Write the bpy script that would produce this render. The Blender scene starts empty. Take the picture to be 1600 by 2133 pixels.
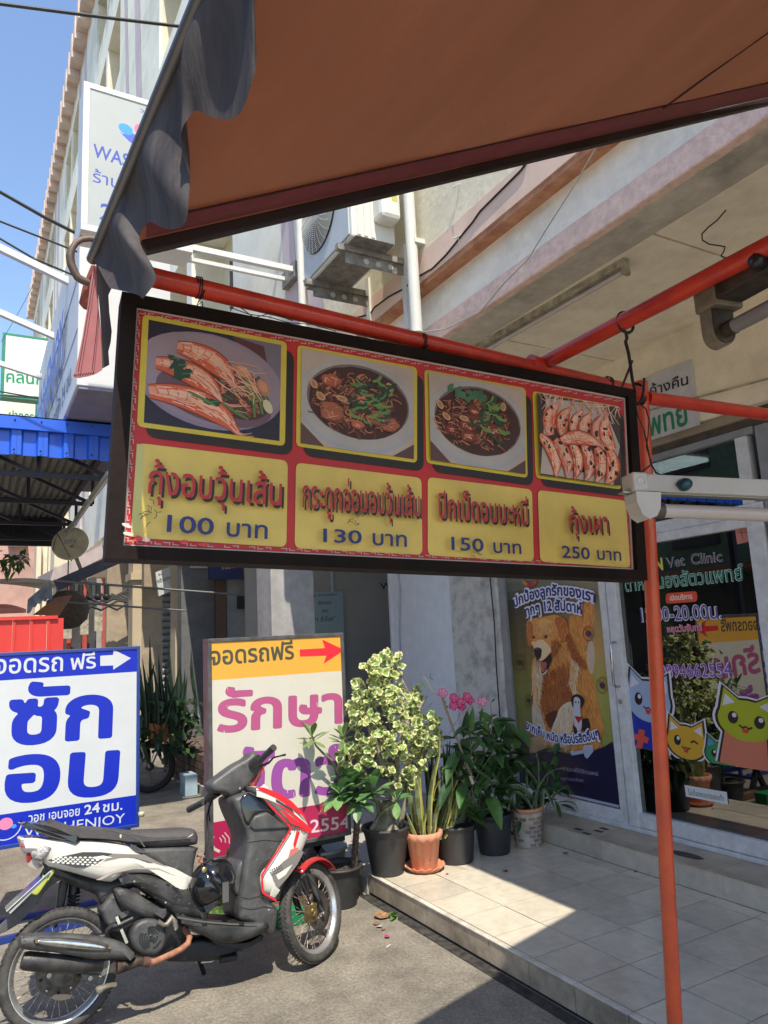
import bpy, math, random
import numpy as np
from mathutils import Vector, Matrix, noise as mnoise
from mathutils.geometry import tessellate_polygon
random.seed(7)
S = bpy.context.scene
C = S.collection
PI = math.pi

# ---------------------------------------------------------------- camera
CAM_H = 1.64
PITCH, ROLL, YAW = 0.16743, -0.05067, -1.05246
FPX = 1520.73
def _axes():
    cy, sy = math.cos(YAW), math.sin(YAW)
    f0 = Vector((sy, cy, 0)); r0 = Vector((cy, -sy, 0)); up = Vector((0, 0, 1))
    f = f0*math.cos(PITCH)+up*math.sin(PITCH)
    u = -f0*math.sin(PITCH)+up*math.cos(PITCH)
    r = r0*math.cos(ROLL)+u*math.sin(ROLL)
    u2 = -r0*math.sin(ROLL)+u*math.cos(ROLL)
    return r, u2, f
CR, CU, CF = _axes()
CO = Vector((0, 0, CAM_H))
cam = bpy.data.objects.new('camera', bpy.data.cameras.new('camera'))
C.objects.link(cam)
cam.matrix_world = Matrix(((CR.x, CU.x, -CF.x, 0), (CR.y, CU.y, -CF.y, 0), (CR.z, CU.z, -CF.z, CAM_H), (0, 0, 0, 1)))
cam.data.sensor_fit = 'VERTICAL'; cam.data.sensor_height = 36; cam.data.sensor_width = 27
cam.data.lens = 36*FPX/2133
cam.data.clip_start = 0.05; cam.data.clip_end = 2000
S.camera = cam

# ---------------------------------------------------------------- light
SUN = Vector((0.56, -0.122, 1.0)).normalized()          # towards the sun
el = math.asin(SUN.z); az = math.atan2(SUN.x, SUN.y)
w = bpy.data.worlds.new('World'); S.world = w; w.use_nodes = True
nt = w.node_tree
bg = nt.nodes['Background']
sky = nt.nodes.new('ShaderNodeTexSky'); sky.sky_type = 'NISHITA'; sky.sun_disc = False
sky.sun_elevation = el; sky.sun_rotation = az
sky.air_density = 1.0; sky.dust_density = 0.5; sky.ozone_density = 1.6
nt.links.new(sky.outputs[0], bg.inputs[0]); bg.inputs[1].default_value = 0.115
sl = bpy.data.lights.new('sun', 'SUN'); sl.energy = 2.5; sl.angle = math.radians(0.5); sl.color = (1.0, 0.91, 0.76)
so = bpy.data.objects.new('sun', sl); C.objects.link(so)
so.rotation_euler = SUN.to_track_quat('Z', 'Y').to_euler(); so.location = (5, -5, 20)
S.cycles.diffuse_bounces = 8; S.cycles.max_bounces = 14
S.view_settings.view_transform = 'Standard'; S.view_settings.look = 'None'
S.view_settings.exposure = 1.38; S.view_settings.gamma = 1; S.view_settings.use_curve_mapping = False

# ---------------------------------------------------------------- rays through the photograph's pixels (1600 x 2133) onto known planes
def ray(x, y): return CR*((x-800)/FPX)+CU*(-(y-1066.5)/FPX)+CF
def PX(x, y, X): d = ray(x, y); return CO+d*((X-CO.x)/d.x)
def PY(x, y, Y): d = ray(x, y); return CO+d*((Y-CO.y)/d.y)
def PZ(x, y, Z): d = ray(x, y); return CO+d*((Z-CO.z)/d.z)
def PP(x, y, O, n): d = ray(x, y); return CO+d*((O-CO).dot(n)/d.dot(n))

# ---------------------------------------------------------------- materials
MATS = {}
def M(name, col, rough=.6, metal=0., var=.12, scale=6., bump=0., bscale=60., col2=None, trans=0., emit=None, coat=0., spec=.5, amt=.5, stretch=None, vcol=False, alpha=None):
    if name in MATS: return MATS[name]
    m = bpy.data.materials.new(name); m.use_nodes = True; MATS[name] = m
    t = m.node_tree; N = t.nodes; L = t.links
    b = N['Principled BSDF']; out = N['Material Output']
    b.inputs['Roughness'].default_value = rough; b.inputs['Metallic'].default_value = metal
    b.inputs['Specular IOR Level'].default_value = spec
    if coat: b.inputs['Coat Weight'].default_value = coat; b.inputs['Coat Roughness'].default_value = .08
    tc = N.new('ShaderNodeTexCoord'); src = tc.outputs['Object']
    if stretch:
        mp = N.new('ShaderNodeMapping'); mp.inputs['Scale'].default_value = stretch; L.new(src, mp.inputs[0]); src = mp.outputs[0]
    no = N.new('ShaderNodeTexNoise'); no.inputs['Scale'].default_value = scale; no.inputs['Detail'].default_value = 8; no.inputs['Roughness'].default_value = .65
    L.new(src, no.inputs['Vector'])
    mix = N.new('ShaderNodeMix'); mix.data_type = 'RGBA'
    c = tuple(col)+(1,) if len(col) == 3 else tuple(col)
    if col2 is None: c2 = tuple(max(0, v*(1-var*2.2)) for v in c[:3])+(1,)
    else: c2 = tuple(col2)+(1,)
    cr = N.new('ShaderNodeValToRGB'); cr.color_ramp.elements[0].position = max(0, amt-.14); cr.color_ramp.elements[1].position = min(1, amt+.2)
    L.new(no.outputs['Fac'], cr.inputs[0]); L.new(cr.outputs[0], mix.inputs[0])
    mix.inputs[6].default_value = c2; mix.inputs[7].default_value = c
    if vcol:
        at = N.new('ShaderNodeAttribute'); at.attribute_name = 'Col'
        ml = N.new('ShaderNodeMix'); ml.data_type = 'RGBA'; ml.blend_type = 'MULTIPLY'; ml.inputs[0].default_value = 1
        L.new(mix.outputs[2], ml.inputs[6]); L.new(at.outputs['Color'], ml.inputs[7]); colout = ml.outputs[2]
    else: colout = mix.outputs[2]
    L.new(colout, b.inputs['Base Color'])
    if bump:
        n2 = N.new('ShaderNodeTexNoise'); n2.inputs['Scale'].default_value = bscale; n2.inputs['Detail'].default_value = 4
        L.new(src, n2.inputs['Vector'])
        bp = N.new('ShaderNodeBump'); bp.inputs['Strength'].default_value = min(1, bump); bp.inputs['Distance'].default_value = .01
        L.new(n2.outputs['Fac'], bp.inputs['Height']); L.new(bp.outputs[0], b.inputs['Normal'])
    if rough > .15:
        rr = N.new('ShaderNodeMapRange'); rr.inputs[3].default_value = rough*.85; rr.inputs[4].default_value = min(1, rough*1.15)
        L.new(no.outputs['Fac'], rr.inputs[0]); L.new(rr.outputs[0], b.inputs['Roughness'])
    if emit: b.inputs['Emission Color'].default_value = tuple(emit[:3])+(1,); b.inputs['Emission Strength'].default_value = emit[3]
    if trans:
        tr = N.new('ShaderNodeBsdfTranslucent'); L.new(colout, tr.inputs[0])
        ms = N.new('ShaderNodeMixShader'); ms.inputs[0].default_value = trans
        L.new(b.outputs[0], ms.inputs[1]); L.new(tr.outputs[0], ms.inputs[2]); L.new(ms.outputs[0], out.inputs[0])
    return m

# ---------------------------------------------------------------- mesh builder
class MB:
    def __init__(s): s.v = []; s.f = []; s.m = []; s.c = []; s.sm = []
    def add(s, vs, fs, mi=0, col=None, smooth=False):
        o = len(s.v); s.v += [tuple(p) for p in vs]
        for f in fs: s.f.append([i+o for i in f]); s.m.append(mi); s.c.append(col); s.sm.append(smooth)
        return s
    def box(s, a, b, mi=0, col=None):
        x0, x1 = sorted((a[0], b[0])); y0, y1 = sorted((a[1], b[1])); z0, z1 = sorted((a[2], b[2]))
        v = [(x0, y0, z0), (x1, y0, z0), (x1, y1, z0), (x0, y1, z0), (x0, y0, z1), (x1, y0, z1), (x1, y1, z1), (x0, y1, z1)]
        return s.add(v, [(3, 2, 1, 0), (4, 5, 6, 7), (0, 1, 5, 4), (1, 2, 6, 5), (2, 3, 7, 6), (3, 0, 4, 7)], mi, col)
    def obox(s, c, ux, uy, uz, mi=0, col=None):          # centre and three half vectors
        c = Vector(c); v = [c+ux*i+uy*j+uz*k for k in (-1, 1) for i, j in ((-1, -1), (1, -1), (1, 1), (-1, 1))]
        return s.add(v, [(3, 2, 1, 0), (4, 5, 6, 7), (0, 1, 5, 4), (1, 2, 6, 5), (2, 3, 7, 6), (3, 0, 4, 7)], mi, col)
    def bar(s, p, q, wd, ht=None, up=(0, 0, 1), mi=0, col=None):
        p = Vector(p); q = Vector(q); d = (q-p); L = d.length; d.normalize(); ht = ht or wd
        up = Vector(up); a = d.cross(up)
        if a.length < 1e-4: a = d.cross(Vector((1, 0, 0)))
        a.normalize(); b = a.cross(d).normalized()
        return s.obox((p+q)/2, d*L/2, a*wd/2, b*ht/2, mi, col)
    def tube(s, pts, r, seg=8, mi=0, caps=True, smooth=True, col=None):
        pts = [Vector(p) for p in pts]; n = len(pts); rs = r if isinstance(r, (list, tuple)) else [r]*n
        vs = []; prev = None
        for i, p in enumerate(pts):
            t = (pts[min(i+1, n-1)]-pts[max(i-1, 0)]).normalized()
            if prev is None:
                a = t.cross(Vector((0, 0, 1)))
                if a.length < .05: a = t.cross(Vector((1, 0, 0)))
            else: a = prev-t*prev.dot(t)
            a.normalize(); prev = a; b = t.cross(a)
            for k in range(seg):
                g = 2*PI*k/seg; vs.append(p+(a*math.cos(g)+b*math.sin(g))*rs[i])
        fs = [(i*seg+k, i*seg+(k+1) % seg, (i+1)*seg+(k+1) % seg, (i+1)*seg+k) for i in range(n-1) for k in range(seg)]
        s.add(vs, fs, mi, col, smooth)
        if caps: s.add([vs[k] for k in range(seg)], [tuple(range(seg))[::-1]], mi, col); s.add(vs[-seg:], [tuple(range(seg))], mi, col)
        return s
    def lathe(s, prof, c=(0, 0, 0), axis=(0, 0, 1), seg=24, mi=0, smooth=True, wob=None, col=None):
        c = Vector(c); ax = Vector(axis).normalized(); a = ax.orthogonal().normalized(); b = ax.cross(a)
        if abs(ax.z) > .99: a = Vector((1, 0, 0)); b = Vector((0, 1, 0))
        vs = []
        for j, (r, h) in enumerate(prof):
            for k in range(seg):
                g = 2*PI*k/seg; rr, hh = (r, h) if wob is None else wob(r, h, g, j)
                vs.append(c+ax*hh+(a*math.cos(g)+b*math.sin(g))*rr)
        fs = [(i*seg+k, i*seg+(k+1) % seg, (i+1)*seg+(k+1) % seg, (i+1)*seg+k) for i in range(len(prof)-1) for k in range(seg)]
        return s.add(vs, fs, mi, col, smooth)
    def grid(s, fn, nu, nv, mi=0, smooth=True, col=None):
        vs = [fn(i/nu, j/nv) for j in range(nv+1) for i in range(nu+1)]
        fs = [(j*(nu+1)+i, j*(nu+1)+i+1, (j+1)*(nu+1)+i+1, (j+1)*(nu+1)+i) for j in range(nv) for i in range(nu)]
        return s.add(vs, fs, mi, col, smooth)
    def ball(s, c, rx, ry=None, rz=None, nu=16, nv=10, mi=0, rot=None, col=None):
        ry = ry or rx; rz = rz or rx; c = Vector(c)
        def fn(u, v):
            th = u*2*PI; ph = v*PI; p = Vector((rx*math.sin(ph)*math.cos(th), ry*math.sin(ph)*math.sin(th), -rz*math.cos(ph)))
            return c+(rot @ p if rot else p)
        return s.grid(fn, nu, nv, mi, col=col)
    def poly(s, pts, mi=0, col=None):
        pts = [Vector(p) for p in pts]
        try: tr = tessellate_polygon([pts])
        except Exception: tr = []
        return s.add(pts, [tuple(t) for t in tr], mi, col)
    def prism(s, pts, off, mi=0, mside=None, col=None):
        pts = [Vector(p) for p in pts]; off = Vector(off); n = len(pts)
        tr = [tuple(t) for t in tessellate_polygon([pts])]
        s.add(pts, tr, mi, col); s.add([p+off for p in pts], [t[::-1] for t in tr], mi, col)
        ms = mi if mside is None else mside
        s.add(pts+[p+off for p in pts], [(i, (i+1) % n, (i+1) % n+n, i+n) for i in range(n)], ms, col)
        return s
def mkmesh(mb, name, mats, org=(0, 0, 0), sharp=None, bevel=0):
    org = Vector(org)
    me = bpy.data.meshes.new(name)
    me.from_pydata([(v[0]-org.x, v[1]-org.y, v[2]-org.z) for v in mb.v], [], mb.f)
    for m in (mats if isinstance(mats, (list, tuple)) else [mats]): me.materials.append(m)
    me.polygons.foreach_set('material_index', mb.m)
    me.polygons.foreach_set('use_smooth', mb.sm)
    if any(c is not None for c in mb.c):
        at = me.color_attributes.new('Col', 'FLOAT_COLOR', 'CORNER'); arr = []
        for f, c in zip(mb.f, mb.c):
            c = c or (1, 1, 1)
            for _ in f: arr += [c[0], c[1], c[2], 1]
        at.data.foreach_set('color', arr)
    me.validate(); me.update()
    return me
ORG = {}
def obj(name, mb, mats, parent=None, label=None, kind=None, bevel=0, recalc=True, local=False, loc=None):
    if parent is not None and not local: org = ORG.get(parent.name, Vector((0, 0, 0)))
    elif parent is not None: org = Vector((0, 0, 0))
    else:
        org = Vector(loc) if loc is not None else Vector((0, 0, 0))
    me = mkmesh(mb, name, mats, org)
    if recalc:
        import bmesh
        bm = bmesh.new(); bm.from_mesh(me); bmesh.ops.recalc_face_normals(bm, faces=bm.faces); bm.to_mesh(me); bm.free()
    o = bpy.data.objects.new(name, me); C.objects.link(o)
    if parent is not None:
        o.parent = parent; ORG[o.name] = ORG.get(parent.name, Vector((0, 0, 0))) if not local else Vector((0, 0, 0))
    else: o.location = org; ORG[o.name] = org
    if label: o['label'] = label
    if kind: o['kind'] = kind
    if bevel:
        b = o.modifiers.new('bevel', 'BEVEL'); b.width = bevel; b.segments = 2; b.limit_method = 'ANGLE'; b.angle_limit = math.radians(40)
    return o
def thing(name, label, cat, loc=(0, 0, 0), group=None):
    o = bpy.data.objects.new(name, None); C.objects.link(o); o.location = loc; o.empty_display_size = .1
    o['label'] = label; o['category'] = cat
    if group: o['group'] = group
    ORG[o.name] = Vector(loc); return o
def tag(o, label, cat, group=None):
    o['label'] = label; o['category'] = cat
    if group: o['group'] = group
    return o
def struct(o): o['kind'] = 'structure'; return o
def empty_struct(name, loc=(0, 0, 0)):
    o = bpy.data.objects.new(name, None); C.objects.link(o); o.location = loc; o['kind'] = 'structure'; ORG[o.name] = Vector(loc); return o
def link_copy(src, parent, mw):                         # a piece that shares mesh data
    c = src.copy(); C.objects.link(c); c.parent = parent; c.matrix_local = mw; return c

# ---------------------------------------------------------------- flat print on planes
class Plane:
    def __init__(s, O, u, v, toward):
        s.O = Vector(O); s.u = Vector(u).normalized(); v = Vector(v); s.v = (v-s.u*v.dot(s.u)).normalized(); s.n = s.u.cross(s.v)
        if s.n.dot(Vector(toward)) < 0: s.n = -s.n
        s.d = 0.001; s.reset()
    def reset(s): s.mb = MB(); s.clip = None
    def P(s, a, b, d=0): return s.O+s.u*a+s.v*b+s.n*d
    def px(s, x, y):
        p = PP(x, y, s.O, s.n)-s.O; return (p.dot(s.u), p.dot(s.v))
    def step(s): s.d += 0.000005
    def poly(s, pts, col):
        if s.clip: pts = clip_poly(pts, s.clip)
        if len(pts) < 3: return
        s.step(); s.mb.poly([s.P(a, b, s.d) for a, b in pts], 0, col)
    def ppoly(s, pts, col): s.poly([s.px(*p) for p in pts], col)
    def tris(s, vs, fs, col): s.step(); s.mb.add([s.P(a, b, s.d+z) for a, b, z in vs], fs, 0, col)
    def ell(s, cx, cy, rx, ry, col, rot=0, n=28, a0=0, a1=2*PI):
        c, q = math.cos(rot), math.sin(rot); pts = []
        for i in range(n):
            g = a0+(a1-a0)*i/n; x, y = rx*math.cos(g), ry*math.sin(g); pts.append((cx+x*c-y*q, cy+x*q+y*c))
        s.poly(pts, col)
    def stroke(s, pts, wd, col, taper=False):
        n = len(pts); L = []; R = []
        for i, (x, y) in enumerate(pts):
            a = pts[max(i-1, 0)]; b = pts[min(i+1, n-1)]; dx, dy = b[0]-a[0], b[1]-a[1]; l = math.hypot(dx, dy) or 1
            ww = wd/2*(math.sin(PI*(i+.35)/(n-.3))**.6 if taper else 1)
            L.append((x-dy/l*ww, y+dx/l*ww)); R.append((x+dy/l*ww, y-dx/l*ww))
        for i in range(n-1): pass
        s.poly(L+R[::-1], col)
    def pstroke(s, pts, wd, col, taper=False): s.stroke([s.px(*p) for p in pts], wd, col, taper)
    def emit(s, name, mat, parent, **k):
        if not s.mb.v: return None
        o = obj(name, s.mb, mat, parent, recalc=False, **k)
        fix_normals(o, s.n)
        s.mb = MB(); return o
def fix_normals(o, n):
    me = o.data
    for p in me.polygons:
        if p.normal.dot(n) < 0: p.flip()
    me.update()
def clip_poly(pts, r):
    x0, y0, x1, y1 = r
    def cl(P, ins, inter):
        out = []
        for i in range(len(P)):
            a, b = P[i-1], P[i]
            if ins(b):
                if not ins(a): out.append(inter(a, b))
                out.append(b)
            elif ins(a): out.append(inter(a, b))
        return out
    def ix(v): return lambda a, b: (v, a[1]+(b[1]-a[1])*(v-a[0])/(b[0]-a[0]))
    def iy(v): return lambda a, b: (a[0]+(b[0]-a[0])*(v-a[1])/(b[1]-a[1]), v)
    for ins, it in ((lambda p: p[0] >= x0, ix(x0)), (lambda p: p[0] <= x1, ix(x1)), (lambda p: p[1] >= y0, iy(y0)), (lambda p: p[1] <= y1, iy(y1))):
        if len(pts) < 3: return []
        pts = cl(pts, ins, it)
    return pts
def rrect(x0, y0, x1, y1, r, n=4):
    p = []
    for cx, cy, a in ((x1-r, y0+r, -PI/2), (x1-r, y1-r, 0), (x0+r, y1-r, PI/2), (x0+r, y0+r, PI)):
        for i in range(n+1): g = a+PI/2*i/n; p.append((cx+r*math.cos(g), cy+r*math.sin(g)))
    return p
def rquad(q, r, n=4):                                   # rounded corners on any convex quad (2D)
    out = []
    for i in range(4):
        a, b, c = Vector(q[i-1]), Vector(q[i]), Vector(q[(i+1) % 4])
        d1 = (a-b).normalized(); d2 = (c-b).normalized(); p = b+d1*r; t = b+d2*r
        for k in range(n+1):
            s = k/n; out.append(tuple(p*(1-s)**2+b*2*s*(1-s)+t*s*s))
    return out
def lerp(a, b, t): return tuple(x+(y-x)*t for x, y in zip(a, b))

# ---------------------------------------------------------------- lettering (outlines of Blender's built-in font, filled contour by contour)
_tc = {}
def glyphs(txt, bold, mr=9999):
    k = (txt, bold, mr)
    if k in _tc: return _tc[k]
    cu = bpy.data.curves.new('t', 'FONT'); cu.body = txt; cu.resolution_u = 3; cu.fill_mode = 'NONE'; cu.size = 1
    o = bpy.data.objects.new('t', cu); C.objects.link(o)
    dg = bpy.context.evaluated_depsgraph_get(); me = bpy.data.meshes.new_from_object(o.evaluated_get(dg))
    nb = {}
    for e in me.edges:
        a, b = e.vertices; nb.setdefault(a, []).append(b); nb.setdefault(b, []).append(a)
    seen = set(); loops = []
    for v in nb:
        if v in seen: continue
        lp = [v]; seen.add(v); cur = v
        while True:
            nx = [q for q in nb[cur] if q not in seen]
            if not nx: break
            cur = cur+1 if cur+1 in nx else nx[0]; seen.add(cur); lp.append(cur)
        if len(lp) > 2: loops.append([(me.vertices[i].co.x, me.vertices[i].co.y) for i in lp])
    vs = []; fs = []; r = bold or 0.0
    SG = []
    for l in loops:
        for i in range(len(l)): SG.append((*l[i-1], *l[i]))
    SG = np.array(SG) if SG else np.zeros((1, 4))
    hs = .016 if len(txt) < 4 else .021
    xa, xb = SG[:, 0].min()-r-2*hs, SG[:, 0].max()+r+2*hs; ya, yb = SG[:, 1].min()-r-2*hs, SG[:, 1].max()+r+2*hs
    nx_, ny_ = int((xb-xa)/hs)+2, int((yb-ya)/hs)+2
    gx = xa+hs*np.arange(nx_); gy = ya+hs*np.arange(ny_); F = np.full((nx_, ny_), -1.0)
    for c0 in range(0, nx_, 24):
        cx = gx[c0:c0+24]; lo, hi = cx[0]-r-3*hs, cx[-1]+r+3*hs
        q = SG[(np.minimum(SG[:, 0], SG[:, 2]) <= hi) & (np.maximum(SG[:, 0], SG[:, 2]) >= lo)]
        if not len(q): continue
        X, Y = np.meshgrid(cx, gy, indexing='ij'); X = X.ravel()[:, None]; Y = Y.ravel()[:, None]
        x1, y1, x2, y2 = (q[None, :, k] for k in range(4)); dx, dy = x2-x1, y2-y1
        t = np.clip(((X-x1)*dx+(Y-y1)*dy)/np.maximum(dx*dx+dy*dy, 1e-12), 0, 1)
        D = np.sqrt(((X-x1-t*dx)**2+(Y-y1-t*dy)**2).min(1))
        yc = y1+dy*(X-x1)/np.where(dx == 0, 1, dx)
        up_ = ((x1 <= X) & (x2 > X) & (yc > Y)).sum(1)-((x2 <= X) & (x1 > X) & (yc > Y)).sum(1)
        F[c0:c0+len(cx)] = (np.where(up_ != 0, D, -D)+r).reshape(len(cx), ny_)
    F = np.where(np.abs(F) < 1e-5, 1e-5, F); IN = F > 0
    full = IN[:-1, :-1] & IN[1:, :-1] & IN[:-1, 1:] & IN[1:, 1:]; anyc = IN[:-1, :-1] | IN[1:, :-1] | IN[:-1, 1:] | IN[1:, 1:]
    for j in range(ny_-1):
        i = 0
        row = full[:, j]
        while i < nx_-1:
            if row[i]:
                k = i
                while k < nx_-1 and row[k] and k-i < mr: k += 1
                o_ = len(vs); vs += [(gx[i], gy[j], 0), (gx[k], gy[j], 0), (gx[k], gy[j+1], 0), (gx[i], gy[j+1], 0)]; fs.append((o_, o_+1, o_+2, o_+3)); i = k
            elif anyc[i, j]:
                cc = ((i, j), (i+1, j), (i+1, j+1), (i, j+1)); P_ = []
                for e in range(4):
                    p0, p1 = cc[e], cc[(e+1) % 4]; f0, f1 = F[p0], F[p1]
                    if f0 > 0: P_.append((gx[p0[0]], gy[p0[1]], 0))
                    if (f0 > 0) != (f1 > 0):
                        t = f0/(f0-f1); P_.append((gx[p0[0]]+(gx[p1[0]]-gx[p0[0]])*t, gy[p0[1]]+(gy[p1[1]]-gy[p0[1]])*t, 0))
                if len(P_) > 2: o_ = len(vs); vs += P_; fs.append(tuple(range(o_, o_+len(P_))))
                i += 1
            else: i += 1
    fill = (vs, fs); tubes = ([], [])
    allx = [v[0] for v in vs]; w0, w1 = (min(allx), max(allx)) if allx else (0, 1)
    bpy.data.objects.remove(o); bpy.data.curves.remove(cu); bpy.data.meshes.remove(me)
    _tc[(txt, bold, mr)] = (fill, tubes, w0, w1); return _tc[(txt, bold, mr)]
HC = {}
def refh(ch):
    if ch not in HC:
        f = glyphs(ch, 0)[0][0]; HC[ch] = max(v[1] for v in f)-0.0
    return HC[ch]
def is_thai(t): return any('\u0e00' <= c <= '\u0e7f' for c in t)
def text(pl, txt, a0, a1, h, col, bold=0, dx=0, dy=0, arc=0):
    """a0, a1: base line ends in the plane's metres; h: height of a plain letter"""
    fill, tubes, w0, w1 = glyphs(txt, bold, 5 if arc else 9999)
    A = Vector(a0); B = Vector(a1); d = B-A; W = d.length; d.normalize(); up = Vector((-d.y, d.x))
    if up.y < 0: up = -up
    sx = W/(w1-w0); sy = h/refh('\u0e01' if is_thai(txt) else 'H')
    def mp(v):
        x = (v[0]-w0)*sx; y = v[1]*sy
        if arc:
            t = x/W-.5; y += arc*(1-4*t*t); sl_ = -8*t*arc/W
            q = A+d*(x-v[1]*sy*sl_*.6)+up*y
        else: q = A+d*x+up*y
        return (q.x+dx, q.y+dy, v[2])
    pl.step()
    if fill[1]: pl.tris([mp(v) for v in fill[0]], fill[1], col)
    if tubes[1]: pl.step(); pl.tris([mp(v) for v in tubes[0]], tubes[1], col); pl.d += .00002
    pl.d += .00002
def ptext(pl, txt, x0, y0, x1, y1, hpx, col, bold=0, dx=0, dy=0, arc=0):
    a = pl.px(x0, y0); b = pl.px(x1, y1); t = pl.px(x0, y0-hpx)
    text(pl, txt, a, b, math.hypot(t[0]-a[0], t[1]-a[1]), col, bold, dx, dy, arc)
# ================================================================ SETTING
def rgb(r, g, b):                                       # 0-255 display values to linear
    f = lambda v: ((v/255+.055)/1.055)**2.4 if v > 10 else v/255/12.92
    return (f(r), f(g), f(b))
m_ground = M('street_surface', (.245, .222, .18), .92, col2=(.125, .112, .093), scale=1.7, bump=1., bscale=38, amt=.43)
def speckle(m, scale, lo, hi, stain=None):              # fine grain (and optional blotches) multiplied into the colour
    t = m.node_tree; N = t.nodes; L = t.links; b = N['Principled BSDF']; src = b.inputs['Base Color'].links[0].from_socket; tc = [n for n in N if n.type == 'TEX_COORD'][0]
    for sc_, a, c, e0, e1 in ((scale, lo, hi, .38, .62),)+((stain,) if stain else ()):
        no = N.new('ShaderNodeTexNoise'); no.inputs['Scale'].default_value = sc_; no.inputs['Detail'].default_value = 6; no.inputs['Roughness'].default_value = .7; L.new(tc.outputs['Object'], no.inputs['Vector'])
        mr = N.new('ShaderNodeMapRange'); mr.inputs[1].default_value = e0; mr.inputs[2].default_value = e1; mr.inputs[3].default_value = a; mr.inputs[4].default_value = c; L.new(no.outputs['Fac'], mr.inputs[0])
        mx = N.new('ShaderNodeMix'); mx.data_type = 'RGBA'; mx.blend_type = 'MULTIPLY'; mx.inputs[0].default_value = 1; L.new(src, mx.inputs[6]); L.new(mr.outputs[0], mx.inputs[7]); L.new(mx.outputs[2], b.inputs['Base Color']); src = mx.outputs[2]
speckle(m_ground, 70, .72, 1.22, (5.5, .80, 1.08, .35, .55))
m_tile = M('tile_glaze', (.60, .55, .45), .20, var=.07, scale=2.3, amt=.40)
m_tileb = M('tile_glaze_b', (.55, .505, .415), .22, var=.08, scale=3, amt=.42)
m_tiler = M('riser_tile', (.50, .42, .31), .4, var=.16, scale=5, amt=.45)
speckle(m_tile, 14, .90, 1.03, (1.4, .88, 1.03, .36, .5)); speckle(m_tileb, 14, .90, 1.03, (1.4, .88, 1.03, .36, .5)); speckle(m_tiler, 10, .82, 1.06, (3, .75, 1.03, .36, .52))
m_grout = M('grout', (.045, .04, .034), .9)
m_trim = M('tile_trim', (.72, .66, .56), .5, var=.2, scale=14)
m_stone = M('step_stone', (.52, .44, .32), .35, var=.2, scale=7, amt=.5)
m_conc = M('old_concrete', (.58, .57, .53), .9, col2=(.16, .155, .14), scale=7, bump=.5, bscale=30, amt=.34)
m_white = M('white_paint', (.66, .68, .70), .55, var=.05, scale=3)
m_whitew = M('white_wall_panel', (.76, .79, .84), .6, var=.03, scale=3)
m_alu = M('white_aluminium', (.74, .76, .78), .4, var=.1, scale=9)
m_cream = M('cream_wall', (.80, .73, .55), .8, var=.10, scale=2.0, bump=.25, bscale=25, amt=.4)
m_creamb = M('beam_white', (.84, .775, .65), .75, var=.08, scale=2.2, amt=.38)
m_pink = M('pink_render', (.84, .60, .50), .85, var=.10, scale=6, bump=.9, bscale=38, amt=.38)
m_pinkf = M('pink_paint', (.80, .59, .47), .8, var=.10, scale=3, amt=.4)
m_soff = M('soffit_board', (.80, .71, .55), .75, var=.13, scale=1.6, amt=.36)
m_soffd = M('soffit_board_dirty', (.64, .58, .48), .75, var=.18, scale=2.6, amt=.5)
m_joint = M('joint_dark', (.05, .045, .035), .9)
m_black = M('black_paint', (.02, .02, .02), .5)
m_shade = M('dark_interior', (.05, .05, .055), .9, var=.3)
m_roomw = M('clinic_wall', (.30, .32, .36), .8, var=.1)

gm = MB(); gm.grid(lambda u, v: (-140+u*160, -60+v*120, 0.0), 1, 1, smooth=False)
g = struct(obj('ground', gm, m_ground))
rd = MB(); rd.grid(lambda u, v: (-140+u*160, -9.3+8.6*v, .004), 1, 1, smooth=False); struct(obj('bounce_road', rd, M('bounce_road_pale', (.42, .395, .34), .9, var=.15, scale=1.5, bump=.4, bscale=30)))  # unseen pale road, added to bounce light up onto soffit and wall
# dark strip laid along the foot of the platform
gut = MB(); gut.box((-4.5, 2.245, -.02), (2, 2.306, .004)); struct(obj('foot_strip', gut, M('foot_strip_dark', (.07, .065, .055), .95, var=.4, scale=20)))

PL_H = .13; PL_Y = 2.31; PL_X0 = -4.5; PL_X1 = 1.8
pf = empty_struct('tiled_platform', (0, 0, 0))
b = MB(); b.box((PL_X0, PL_Y+.012, 0), (PL_X1, 3.655, PL_H-.006)); obj('platform_base', b, m_grout, pf)
xs = [-2.92+.3*k for k in range(-6, 17)]; ys = [2.342, 2.642, 2.942, 3.242, 3.542, 3.644]
proto = {}
def tile(parent, name, x0, x1, y0, y1, z0, z1, m, j=.0016, tilt=.0012):
    b = MB(); cx, cy = (x0+x1)/2, (y0+y1)/2; hx, hy = (x1-x0)/2-j, (y1-y0)/2-j; r = [random.uniform(-tilt, tilt) for _ in range(2)]
    v = []
    for zz, top in ((z0, 0), (z1, 1)):
        for sx, sy in ((-1, -1), (1, -1), (1, 1), (-1, 1)):
            v.append((cx+sx*hx, cy+sy*hy, zz+(r[0]*sx+r[1]*sy if top else 0)))
    b.add(v, [(3, 2, 1, 0), (4, 5, 6, 7), (0, 1, 5, 4), (1, 2, 6, 5), (2, 3, 7, 6), (3, 0, 4, 7)])
    return obj(name, b, m, parent, recalc=False)
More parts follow.
